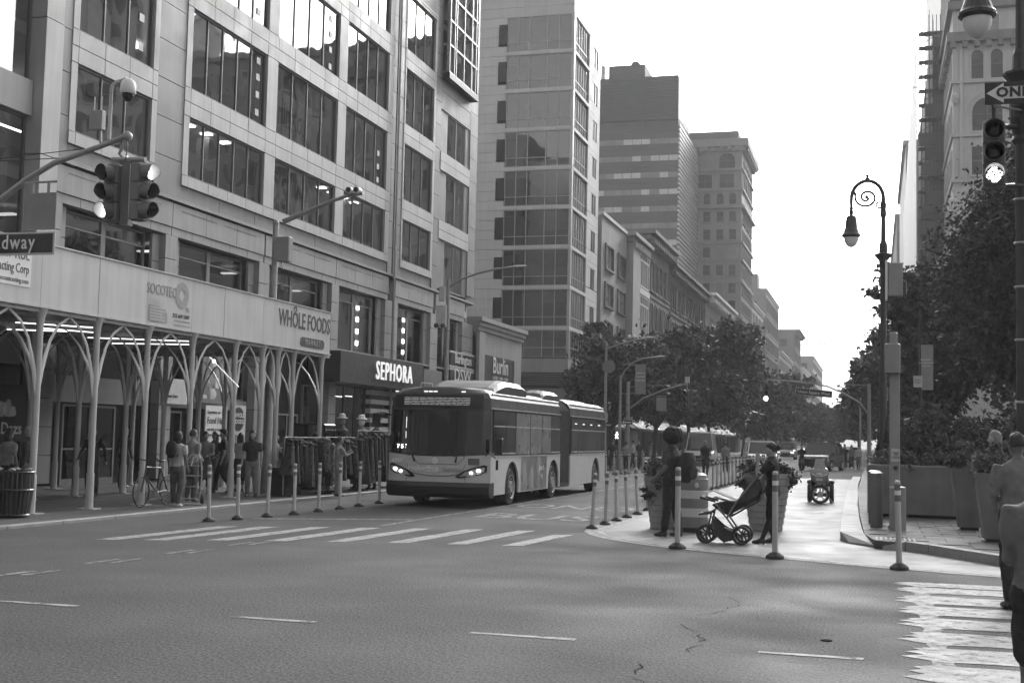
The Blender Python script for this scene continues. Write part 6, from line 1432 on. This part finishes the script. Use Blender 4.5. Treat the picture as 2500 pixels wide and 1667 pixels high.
bag('small dark backpack on the woman in the white T-shirt',(wt[0]-.03,wt[1]-.13,1.27),face(.1,1),.27,.36,.15,m_cblk)
person('man in pale shirt standing behind the hand truck',(-15.129, 26.282, 0.050),face(.3,1),1.66,None,m_cmid,m_denim,m_sk1,m_shoe,'short','long','short')
person('woman in dark dress and jacket outside the shop poster',(-16.724, 29.678, 0.050),face(.6,-.8),1.62,dict(elR=(.22,-.12,1.13),wrR=(.05,-.26,1.08)),m_cgr,m_cdk,m_sk1,m_shoe,'long','dress','short')
person('man in black cap striding under the shed',(-16.593, 30.387, 0.050),face(-.8,-.5),1.68,dict(knL=(-.1,-.14,.52),anL=(-.1,-.2,.1),knR=(.1,.02,.5),anR=(.1,.26,.16),tozR=-.05,elL=(-.25,.02,1.15),wrL=(-.2,-.2,1.0)),m_cblk,m_cblk,m_sk1,m_shoe,'short','long','cap')
person('man in black printed T-shirt facing the street beside the shed',(-15.122, 29.191, 0.050),face(.25,-1),1.68,dict(anR=(.14,-.05,.09)),m_cblk,m_cgr,m_sk1,m_shoe,'short','long','long',vox=.022,hyaw=.15)
person('person in grey shirt and trousers at the clothes racks',(-13.495, 30.910, 0.050),face(.75,.6),1.56,dict(elR=(.2,-.18,1.2),wrR=(.15,-.34,1.32),elL=(-.2,-.16,1.2),wrL=(-.12,-.32,1.28)),m_cmid,m_cmid,m_sk1,m_shoe,'short','long','short',vox=.022)
person('shopper in dark coat behind the clothes racks',(-14.989, 35.625, 0.050),face(-.4,-.9),1.62,None,m_cdk,m_cblk,m_sk1,m_shoe,'long','long','short')
person('shopper with light bag under the shed, behind the poles',(-16.584, 31.317, 0.050),face(-.3,1),1.6,None,m_clt,m_cdk,m_sk1,m_shoe,'short','skirt','long')
person('woman in dark top browsing at the left end of the racks',(-15.880, 31.986, 0.050),face(.9,.3),1.62,dict(elR=(.2,-.15,1.18),wrR=(.15,-.32,1.2)),m_cgr,m_cblk,m_sk1,m_shoe,'short','long','long')
person('shopper in black between the racks and the shed end column',(-15.372, 33.462, 0.050),face(-.6,.8),1.66,None,m_cblk,m_cdk,m_sk2,m_shoe,'short','long','short')
person('shopper in mid grey by the right clothes rack',(-14.524, 35.715, 0.050),face(-.8,.5),1.64,dict(elL=(-.2,-.15,1.18),wrL=(-.12,-.32,1.25)),m_cmid,m_cblk,m_sk1,m_shoe,'long','long','long')
person('person in dark coat at the shop doors under the shed',(-20.099, 31.209, 0.050),face(.2,1),1.66,None,m_cdk,m_cblk,m_sk1,m_shoe,'long','long','short')
person('person in dark top waiting beside the white poster',(-17.562, 31.671, 0.050),face(-.3,-1),1.62,None,m_cdk,m_cgr,m_sk2,m_shoe,'short','long','long')
# --- people on the right
person('fair-haired woman in black behind the tapered planters',(1.98,23.1,.14),face(-.9,.35),1.86,None,m_cblk,m_cblk,m_sk3,m_shoe,'long','long','long',m_hairl,vox=.02)
rm=(1.47,14.6,.006)
person('stocky man in grey shirt looking down at his hands, by the tapered planter',rm,face(-.35,1),1.86,dict(elL=(-.27,.0,1.16),wrL=(-.28,-.12,.95),elR=(.26,.02,1.14),wrR=(.14,-.2,1.0)),m_cgr,m_cblk,m_sk2,m_shoe,'short','long','short',bulk=1.15,vox=.016,fingers=True,htilt=RAD(14))
person('nearest pedestrian in grey top and dark shorts cut off by the right edge',(.915,7.55,.006),face(-.25,1),1.70,dict(elL=(-.215,-.02,1.13),wrL=(-.1,-.26,1.1),elR=(.215,-.02,1.13),wrR=(.12,-.26,1.1)),m_cgr,m_cblk,m_sk2,m_shoe,'short','shorts','long',m_hairl,bulk=1.22,vox=.014,fingers=True)
# --- distant people
bgp=[('man in dark jacket walking away beyond the barrel',(-7.938, 62.509, -0.000),face(.1,1),1.74,m_cblk,m_cdk,'short',m_hairg),('woman in grey top beyond the barrel, right of the walking man',(-8.043, 72.154, 0.000),face(-.2,1),1.66,m_cmid,m_cdk,'short',m_hairk),
('seated-height person in patterned top left of the far post row',(-12.815, 67.468, 0.000),face(.2,1),1.6,m_cmid,m_cdk,'short',m_hairk),('dark-clothed pedestrian by the far signal mast',(-13.734, 68.374, 0.000),face(.5,-1),1.66,m_cblk,m_cblk,'short',m_hairk),('pedestrian right of the far signal mast, in black',(-12.925, 72.032, 0.000),face(-.5,-1),1.68,m_cdk,m_cblk,'short',m_hairk),('pedestrian in grey near the far kerb, behind the posts',(-12.755, 74.908, 0.000),face(.9,.2),1.65,m_cgr,m_cdk,'long',m_hairk),('pedestrian with pale shirt near the far kerb',(-14.378, 77.979, 0.000),face(-.9,.2),1.65,m_clt,m_cdk,'short',m_hairk),
('far pedestrian in dark coat on the right pavement',(-1.940, 89.031, 0.000),face(-.2,-1),1.72,m_cblk,m_cblk,'short',m_hairk),('far pedestrian in mid grey on the right pavement',(-1.522, 91.203, 0.000),face(.2,-1),1.68,m_cgr,m_cdk,'long',m_hairk),('far pedestrian in pale top carrying a bag on the right pavement',(-1.049, 90.410, 0.000),face(-.3,-1),1.66,m_clt,m_cgr,'short',m_hairk),('far pedestrian standing beside the parked black car',(-2.829, 97.470, 0.000),face(.5,-1),1.72,m_cmid,m_cblk,'short',m_hairk)]
for l_,p,rz_,h,t_,b_,hs,hm_ in bgp: person(l_,p,rz_,h,dict(anL=(-.1,.1,.09),anR=(.1,-.1,.09)),t_,b_,m_sk1,m_shoe,'short','long',hs,hm_,vox=.04)

# ================================================================= VEHICLES
m_carw=M('car_white',.55,.25,.05,1,spec=.6); m_cark=M('car_black',.02,.2,.15,1,spec=.7); m_carg=M('car_grey',.22,.25,.08,1,spec=.6); m_tail=M('tail_lamp',.1,.3,.1)
def car(label,loc,rz,paint,W=1.9,L=4.6,Hh=1.75,suv=True,lights=False,boxy=False,name='car'):
    e=empty(name,loc,rz,label,'car'); T=Matrix.Translation(loc)@Matrix.Rotation(rz,4,'Z'); w_=W/2
    # body sections along the length, front at -Y
    prof=[(-L/2,.45,.72,.80),(-L/2+.12,.34,.86,.93),(-L/2+.5,.3,.98,1.0),(-L/2+1.25,.28,1.04,1.0),(0,.27,1.06,1.0),(L/2-.6,.28,1.08,1.0),(L/2-.12,.34,1.05,.95),(L/2,.5,.9,.85)]
    rings=[[(-w_*f,y,z0),(-w_*f*1.0,y,(z0+z1)/2),(-w_*f*.96,y,z1-.05),(-w_*f*.86,y,z1),(w_*f*.86,y,z1),(w_*f*.96,y,z1-.05),(w_*f,y,(z0+z1)/2),(w_*f,y,z0)] for y,z0,z1,f in prof]
    MB(T).ring(rings).build('body',paint,e,smooth=True)
    y0=-L/2+1.05; y1=L/2-(.15 if suv else .7); yr0=y0+(.35 if boxy else .75); yr1=y1-(.2 if suv else .6)
    gh=[(-w_*.9,y0,1.03),(w_*.9,y0,1.03),(w_*.9,y1,1.06),(-w_*.9,y1,1.06)]; rf=[(-w_*.74,yr0,Hh-.08),(w_*.74,yr0,Hh-.08),(w_*.74,yr1,Hh-.06),(-w_*.74,yr1,Hh-.06)]
    MB(T).ring([gh,rf]).build('cabin_glass',m_bglass,e)
    MB(T).ring([[(p[0]*1.02,p[1],Hh-.1) for p in rf],[(p[0]*.9,p[1]+(.08 if i<2 else -.08),Hh) for i,p in enumerate(rf)]]).build('roof',paint,e)
    for s in (-1,1):
        for a,b in ((0,0),(1,1)):
            pass
        for (ya,yb) in ((y0,yr0),(y1,yr1),((y0+y1)/2,(yr0+yr1)/2)): MB(T).path([(s*w_*.905,ya,1.03),(s*w_*.75,yb,Hh-.08)],.035,5).build('pillar',paint,e)
        for yy in (-L/2+.85,L/2-.9):
            t=MB(T).lathe([(.2,-.11),(.33,-.11),(.34,-.06),(.34,.06),(.33,.11),(.2,.11)],(s*(w_-.1),yy,.34),18,'X').build('wheel',m_rubber,e); MB(T).lathe([(.02,0),(.2,0),(.21,.012*s),(.02,.012*s)],(s*(w_+.012),yy,.34),14,'X').build('rim',m_hub,t)
        MB(T).bbox(s*w_*.98-.02,s*w_*.98+.1*s+.02 if s>0 else s*w_*.98+.02,y0+.15,y0+.3,1.0,1.14,.015).build('mirror',paint,e) if s>0 else MB(T).bbox(-w_*.98-.12,-w_*.98+.02,y0+.15,y0+.3,1.0,1.14,.015).build('mirror',paint,e)
        MB(T).ball((s*w_*.68,-L/2+.06,.72),(.17,.06,.07),10,6).build('headlamp',m_lamp if lights else m_hub,e)
        MB(T).box(s*w_*.72-.14,s*w_*.72+.14,L/2-.05,L/2+.012,.78,1.0).build('tail_lamp',m_tail,e)
    MB(T).box(-w_*.5,w_*.5,-L/2-.015,-L/2+.05,.48,.68).build('grille',m_bk,e); MB(T).box(-w_*.92,w_*.92,L/2-.1,L/2+.06,.38,.56).build('rear_bumper',m_bk,e); MB(T).box(-.26,.26,L/2+.0,L/2+.025,.68,.8).build('number_plate',m_offw,e)
    MB(T).box(-w_*.9,w_*.9,-L/2-.03,-L/2+.15,.3,.45).build('front_bumper',m_bk,e)
    return e
car('white sport utility seen from behind, beyond the close-set post row',(-6.75,80,0),RAD(10)+math.pi*0,m_carw,2.0,4.9,1.8); car('large pale van at the far left kerb beyond the barrel',(-12.0,92,0),RAD(4),m_carw,2.1,5.6,2.35,boxy=True,name='van')
car('oncoming four-wheel drive with both headlamps lit',(-8.7,134,0),0,m_carg,1.95,4.6,1.85,lights=True,boxy=True); car('black sport utility stopped beside the plaza end',(-3.25,84,0),RAD(-12),m_cark,1.95,4.7,1.8)
car('grey car queued behind the black sport utility',(-2.6,104,0),0,m_carg,1.85,4.5,1.5,suv=False); car('pale car parked far along the right kerb',(-2.2,122,0),0,m_carw,1.85,4.5,1.5,suv=False); car('dark car waiting far off on the left lane',(-9.2,165,0),0,m_cark,1.85,4.5,1.5,suv=False,lights=True); car('white car far off in the middle of the avenue',(-6.2,190,0),0,m_carw,1.85,4.5,1.5,suv=False,lights=True)
# --- three-wheeled scooter facing the camera
tk=empty('three_wheeled_scooter',(-1.5,37.7,0),0,'dark three-wheeled scooter standing on the plaza, front wheel towards us','scooter')
x=-1.5
def ringwheel(cx,cy,r,w_,name,par):
    t=MB().lathe([(r-.09,-w_),(r-.02,-w_),(r,-w_*.5),(r,w_*.5),(r-.02,w_),(r-.09,w_)],(cx,cy,r+.006),22,'X').build(name,m_rubber,par); MB().lathe([(.03,w_*1.02),(.1,w_*1.02),(r-.09,w_*1.02),(r-.09,w_*.9),(.03,w_*.9)],(cx,cy,r+.006),16,'X').build('rim',m_hub,t); return t
# front wheel is turned a little: show its disc
n=20; MB().ring([[(x+.02+.085*math.cos(2*math.pi*j/n),37.13+.02*q,.276+.085*math.sin(2*math.pi*j/n)) for j in range(n)] for q in (0,1)]).build('brake_disc',m_hub,tk)
MB().ring([[(x+.02+r*math.cos(2*math.pi*j/n),yy,.276+r*math.sin(2*math.pi*j/n)) for j in range(n)] for r,yy in ((.2,37.12),(.2,37.2),(.175,37.2),(.175,37.12),(.2,37.12))],cap=False).build('wheel_rim',m_hub,tk)
g=MB()
for a in range(5): g.path([(x+.02,37.16,.276),(x+.02+.185*math.cos(a*1.257+.3),37.16,.276+.185*math.sin(a*1.257+.3))],.018,5)
g.build('wheel_spokes',m_hub,tk)
MB().ring([[(x+.02+r*math.cos(2*math.pi*j/n),yy,.276+r*math.sin(2*math.pi*j/n)) for j in range(n)] for r,yy in ((.27,37.22),(.27,37.1),(.2,37.08),(.2,37.24))],cap=False).build('front_tyre',m_rubber,tk)
for s in (-1,1): ringwheel(x+s*.31,38.15,.27,.06,'rear_wheel',tk); MB().path([(x+s*.1,37.25,.3),(x+s*.1,37.45,.75)],.025,7).build('fork_leg',m_hub,tk); MB().bbox(x+s*.3-.08,x+s*.3+.08,37.95,38.45,.55,.66,.04).build('mudguard',m_bk,tk); MB().path([(x+s*.12,37.55,1.0),(x+s*.3,37.5,1.06),(x+s*.36,37.52,1.04)],.018,6).build('handlebar',m_bk,tk); MB().path([(x+s*.25,37.5,1.05),(x+s*.33,37.5,1.2)],.008,4).build('mirror_stalk',m_bk,tk); MB().ball((x+s*.34,37.5,1.23),(.06,.02,.045),8,6).build('mirror',m_bk,tk); MB().ball((x+s*.15,37.2,.83),(.06,.03,.035),8,6).build('turn_lamp',m_hub,tk)
rr=[[(x-a,yy+.1,z),(x-a*.6,yy,z),(x+a*.6,yy,z),(x+a,yy+.1,z),(x+a*.9,yy+.25,z),(x-a*.9,yy+.25,z)] for a,yy,z in ((.06,37.2,.48),(.14,37.12,.6),(.24,37.12,.74),(.27,37.2,.9),(.22,37.3,1.0),(.1,37.38,1.06))]
MB().ring(rr).build('fairing',m_carg,tk,smooth=True); MB().ball((x,37.1,.82),(.1,.05,.06),12,7).build('headlamp',m_hub,tk); MB().ball((x,37.25,.56),(.1,.22,.07),10,7).build('front_fender',m_carg,tk)
rr=[[(x-.17,37.3,1.0),(x-.12,37.42,1.27),(x+.12,37.42,1.27),(x+.17,37.3,1.0)],[(x-.17,37.32,1.0),(x-.12,37.44,1.27),(x+.12,37.44,1.27),(x+.17,37.32,1.0)]]; MB().ring(rr).build('windscreen',m_gpaint,tk)
MB().path([(x-.2,37.1,.86),(x-.08,37.06,.78),(x+.08,37.06,.78),(x+.2,37.1,.86)],.012,5).build('chrome_trim',m_bt,tk)
MB().box(x-.09,x+.09,37.06,37.07,.66,.73).build('number_plate',m_offw,tk)
for s in (-1,1): MB().ball((x+s*.2,37.5,.55),(.08,.3,.2),10,7,.2).build('leg_shield',m_cark,tk)
MB().ball((x,38.1,.72),(.2,.5,.12),12,8,.15).build('seat',m_cark,tk); MB().bbox(x-.22,x+.22,37.6,38.3,.2,.3,.04).build('footboard',m_bk,tk); MB().ball((x,38.6,.9),(.17,.2,.18),10,7,.1).build('top_case',m_cark,tk); MB().path([(x+.2,37.9,.25),(x+.36,37.7,.02)],.015,5).build('side_stand',m_hub,tk)
# --- cyclist far off
def bicycle(label,loc,rz,k=1.0):
    e=empty('bicycle',loc,rz,label,'bicycle'); T=Matrix.Translation(loc)@Matrix.Rotation(rz,4,'Z'); r=.33
    F=(0,-.52,r); B=(0,.52,r); bb=(0,.08,.3); st_=(0,.2,.82); hd_=(0,-.36,.84); hl=(0,-.4,.68)
    for c in (F,B):
        n=22; rings=[[(c[0]+dx,c[1]+(r+dr)*math.cos(2*math.pi*j/n),c[2]+(r+dr)*math.sin(2*math.pi*j/n)) for j in range(n)] for dx,dr in ((-.016,-.02),(0,0),(.016,-.02),(0,-.035),(-.016,-.02))]
        w_=MB(T).ring(rings,cap=False).build('wheel',m_rubber,e); g=MB(T)
        for a in range(12): g.path([(0,c[1],c[2]),(0,c[1]+.3*math.cos(a*.5236),c[2]+.3*math.sin(a*.5236))],.003,3)
        g.build('spokes',m_gmetal,w_)
    for a,b in ((bb,st_),(bb,hl),(st_,hd_),(bb,B),(st_,B),(hl,hd_),(hl,F)): MB(T).tube(a,b,.017,n=6).build('frame_tube',m_dkmetal,e)
    MB(T).tube(st_,(0,.22,.95),.013,n=6).build('seat_post',m_gmetal,e); MB(T).ball((0,.22,.97),(.07,.13,.03),8,6).build('saddle',m_bk,e); MB(T).path([hd_,(0,-.38,.98),(-.26,-.34,1.02)],.013,6).build('handlebar',m_bk,e); MB(T).tube((0,-.38,.98),(.26,-.34,1.02),.013,n=6).build('handlebar',m_bk,e); MB(T).lathe([(.09,-.01),(.09,.01)],bb,14,'X').build('chainring',m_gmetal,e); MB(T).tube((.03,.08,.3),(.06,.16,.16),.012,n=5).build('crank',m_gmetal,e); MB(T).box(.05,.14,.12,.2,.14,.16).build('pedal',m_bk,e)
    return e
a=Vector((-14.768, 23.756, 0.050)); b=Vector((-14.775, 24.504, 0.050)); d=(b-a).normalized(); c=(a+b)/2
bicycle('dark bicycle leaning at a shed column near the kerb',(c.x,c.y,PZ),math.atan2(-d.x,d.y))
cy_=(-4.354, 81.180, 0.000); bicycle('bicycle ridden far down the plaza lane',cy_,RAD(5)); person('cyclist in dark clothes far down the plaza lane',(cy_[0],cy_[1]+.1,.0),face(.1,-1),1.7,dict(knL=(-.1,-.2,.62),anL=(-.1,-.05,.3),knR=(.1,-.18,.55),anR=(.1,.02,.16),elL=(-.24,-.15,1.2),wrL=(-.22,-.36,1.06),elR=(.24,-.15,1.2),wrR=(.22,-.36,1.06)),m_cblk,m_cblk,m_sk1,m_shoe,'long','long','short',None,vox=.04,lean=.2)
# --- hand truck
ht=empty('hand_truck',(-14.490, 25.125, 0.050),0,'upright aluminium hand truck with looped handle near the bicycle','hand truck'); hx,hy,hz=(-14.490, 25.125, 0.050)
u=Vector((.80,.60,0)); up_=Vector((.0,.12,1)).normalized(); O=Vector((hx,hy,hz+.02))
P=lambda a,b:O+u*a+up_*b
MB().path([P(-.2,.1),P(-.2,.6),P(-.16,.95),P(-.08,1.08),P(.08,1.08),P(.16,.95),P(.2,.6),P(.2,.1)],.016,7).build('frame_loop',m_gmetal,ht,smooth=True)
for b in (.12,.38,.62,.84): MB().tube(P(-.2,b),P(.2,b),.012,n=6).build('cross_bar',m_gmetal,ht)
MB().path([P(-.05,.84),P(-.02,1.02),P(.12,1.1),P(.2,.95)],.014,6).build('grab_handle',m_offw,ht); v=Vector((.6,-.8,0))
MB().poly([P(-.24,.0),P(.24,.0),P(.24,.0)+v*.22,P(-.24,.0)+v*.22],(0,0,.012)).build('toe_plate',m_gmetal,ht)
for s in (-.27,.27): MB(plane_mtx(P(s,.1)-v*.1,v,(0,0,1))).lathe([(.03,-.03),(.1,-.03),(.11,0),(.1,.03),(.03,.03)],n=14).build('wheel',m_rubber,ht)
# --- litter bin
tb=empty('litter_bin',(-15.008, 19.786, 0.050),0,'dark slatted street litter bin at the lower left edge','litter bin'); bx,by_,bz=(-15.008, 19.786, 0.050)
for i in range(26):
    a=2*math.pi*i/26; MB().path([(bx+.29*math.cos(a),by_+.29*math.sin(a),bz+.03),(bx+.34*math.cos(a),by_+.34*math.sin(a),bz+.5),(bx+.34*math.cos(a),by_+.34*math.sin(a),bz+.82)],.025,4,flat=.4).build('slat',m_dkmetal,tb)
for z,r in ((.05,.3),(.5,.35),(.82,.36)): MB().lathe([(r,0),(r+.015,.02),(r,.04),(r-.015,.02)],(bx,by_,bz+z),26).build('hoop',m_dkmetal,tb) if False else MB().path([(bx+r*math.cos(2*math.pi*j/26),by_+r*math.sin(2*math.pi*j/26),bz+z) for j in range(27)],.018,5).build('hoop',m_dkmetal,tb)
MB().lathe([(.28,0),(.31,.8),(.3,.8),(.27,.02)],(bx,by_,bz+.02),20).build('liner',m_black,tb)
for i in range(6): a=i*1.05; MB().ball((bx+.3*math.cos(a),by_+.3*math.sin(a),bz+.86),(.07,.05,.03),8,5,.4,i).build('bag_fold',m_gpaint,tb)
# --- clothing stall
m_pr=[M('print_a',.07,.85,.9,14),M('print_b',.04,.85,.9,9),M('print_c',.12,.85,.9,18),m_cblk,m_cdk,m_cblk,M('print_d',.09,.85,.95,26)]
def garment(par,c,ang,w_,h,mat,seed):
    """hanging dress: pleated sheet with thickness"""
    rg=random.Random(seed); rings=[]
    for t in (0,.06,.14,.4,.75,1.0):
        hw=w_*(.25 if t==0 else .5 if t<.1 else .42+.22*t); q=[]
        for j in range(14):
            a=2*math.pi*j/14; rip=1+.12*math.sin(3*a+seed)*t; q.append((c[0]+math.cos(ang)*hw*math.cos(a)*rip-math.sin(ang)*.07*math.sin(a)*(1+t),c[1]+math.sin(ang)*hw*math.cos(a)*rip+math.cos(ang)*.07*math.sin(a)*(1+t),c[2]-h*t))
        rings.append(q)
    MB().ring(rings).build('garment',mat,par)
    MB().path([(c[0],c[1],c[2]-.01),(c[0],c[1],c[2]+.06)],.006,4).build('hanger_hook',m_gmetal,par)
for i,(pa,pb,h,z,lab) in enumerate(((((-14.506, 29.737, 0.050)),((-14.749, 33.061, 0.050)),1.05,1.5,'left clothes rack of dark printed garments by the shed end'),(((-14.339, 31.878, 0.050)),((-14.447, 34.707, 0.050)),1.05,1.52,'middle clothes rack of long printed dresses'),(((-14.434, 34.370, 0.050)),((-14.451, 36.936, 0.050)),1.25,1.72,'right clothes rack of long dresses next to the bus'))):
    a=Vector(pa); b=Vector(pb); e=empty('clothes_rack',(a+b)/2,0,lab,'clothes rack'); d=(b-a); L=d.length; d.normalize(); ang=math.atan2(d.y,d.x)+math.pi/2-.5
    for q in (a,b): MB().tube((q.x,q.y,PZ),(q.x,q.y,z+.06),.02,n=7).build('upright',m_gmetal,e); MB().box(q.x-.25,q.x+.25,q.y-.03,q.y+.03,PZ,PZ+.04).build('rack_foot',m_dkmetal,e)
    MB().tube((a.x,a.y,z+.06),(b.x,b.y,z+.06),.012,n=7).build('rail',m_dkmetal,e)
    n=int(L/.11)
    for k_ in range(n):
        p=a+d*(L*(k_+.5)/n); garment(e,(p.x+rnd.uniform(-.08,.08),p.y,z-rnd.uniform(-.05,.16)),ang+rnd.uniform(-.35,.35),.38+.2*rnd.random(),h*(.75+.4*rnd.random()),rnd.choice(m_pr),k_+30*i)
for i,(px_,lab) in enumerate((((-15.571, 35.800, 0.050),'dressed mannequin with hat, left above the racks'),((-15.593, 37.383, 0.050),'tall printed dress on a stand with a white ball hat'),((-15.475, 38.358, 0.050),'printed dress on a stand beside the striped shop wall'))):
    e=empty('dress_stand',px_,0,lab,'dress stand'); x,y,z=px_
    MB().tube((x,y,z),(x,y,2.0),.02,n=7).build('pole',m_dkmetal,e); MB().lathe([(.2,0),(.2,.02),(.03,.04)],(x,y,z),14).build('foot',m_dkmetal,e)
    MB().lathe([(.3,.75),(.22,1.1),(.15,1.35),(.19,1.55),(.2,1.68),(.09,1.76),(.05,1.84)],(x,y,z+.05),16).build('dress',m_pr[(i*2)%7],e,smooth=True); MB().ball((x,y,z+2.02),(.1,.11,.14),12,8).build('head_form',[m_cmid,m_white,m_gpaint][i],e)
    MB().lathe([(.18,0),(.17,.02),(.11,.03),(.1,.12),(.03,.15)],(x,y,z+2.1),14).build('hat',[m_offw,m_white,m_cdk][i],e)
dc=empty('display_case',(-15.856, 33.679, 0.050),0,'dark glossy display cabinet standing behind the clothes racks','display case'); x,y,z=(-15.856, 33.679, 0.050)
MB().bbox(x-.5,x+.5,y+.2,y+.9,z,1.35,.02).build('cabinet',m_bk,dc); MB().bbox(x-.55,x+.6,y+.15,y+.95,1.36,1.95,.03).build('glazed_top',m_ws,dc); 
for i in range(4): MB().ball((x-.35+.25*i,y+.15,1.42),(.1,.08,.1),8,6,.3,i).build('hat_on_shelf',m_cmid,dc)
for i,(q,lab) in enumerate((((-14.800, 30.578, 0.050),'dark storage bin under the left clothes rack'),((-15.011, 31.558, 0.050),'black crate beside the storage bin under the racks'))):
    e=empty('storage_bin',q,0,lab,'bin'); MB().bbox(q[0]-.25,q[0]+.25,q[1]-.6,q[1]-.2,PZ,.72,.02).build('tub',m_bk,e); MB().bbox(q[0]-.27,q[0]+.27,q[1]-.62,q[1]-.18,.721,.78,.02).build('lid',m_dkmetal,e)
# slender lamp post standing between the shed columns

# ================================================================= HAZE
hz_=MB().box(-410,410,-150,1210,-1.0,100).build('haze'); tag(hz_,'thin pale city haze over the whole avenue','haze',kind='stuff')
hm_=bpy.data.materials.new('haze'); hm_.use_nodes=True; n=hm_.node_tree; n.nodes.clear(); o_=n.nodes.new('ShaderNodeOutputMaterial'); v_=n.nodes.new('ShaderNodeVolumePrincipled')
v_.inputs['Color'].default_value=(.9,.9,.9,1); v_.inputs['Density'].default_value=.00055; v_.inputs['Anisotropy'].default_value=.2
n.links.new(v_.outputs[0],o_.inputs['Volume']); hz_.data.materials.append(hm_)

bpy.data.scenes.remove(WS)
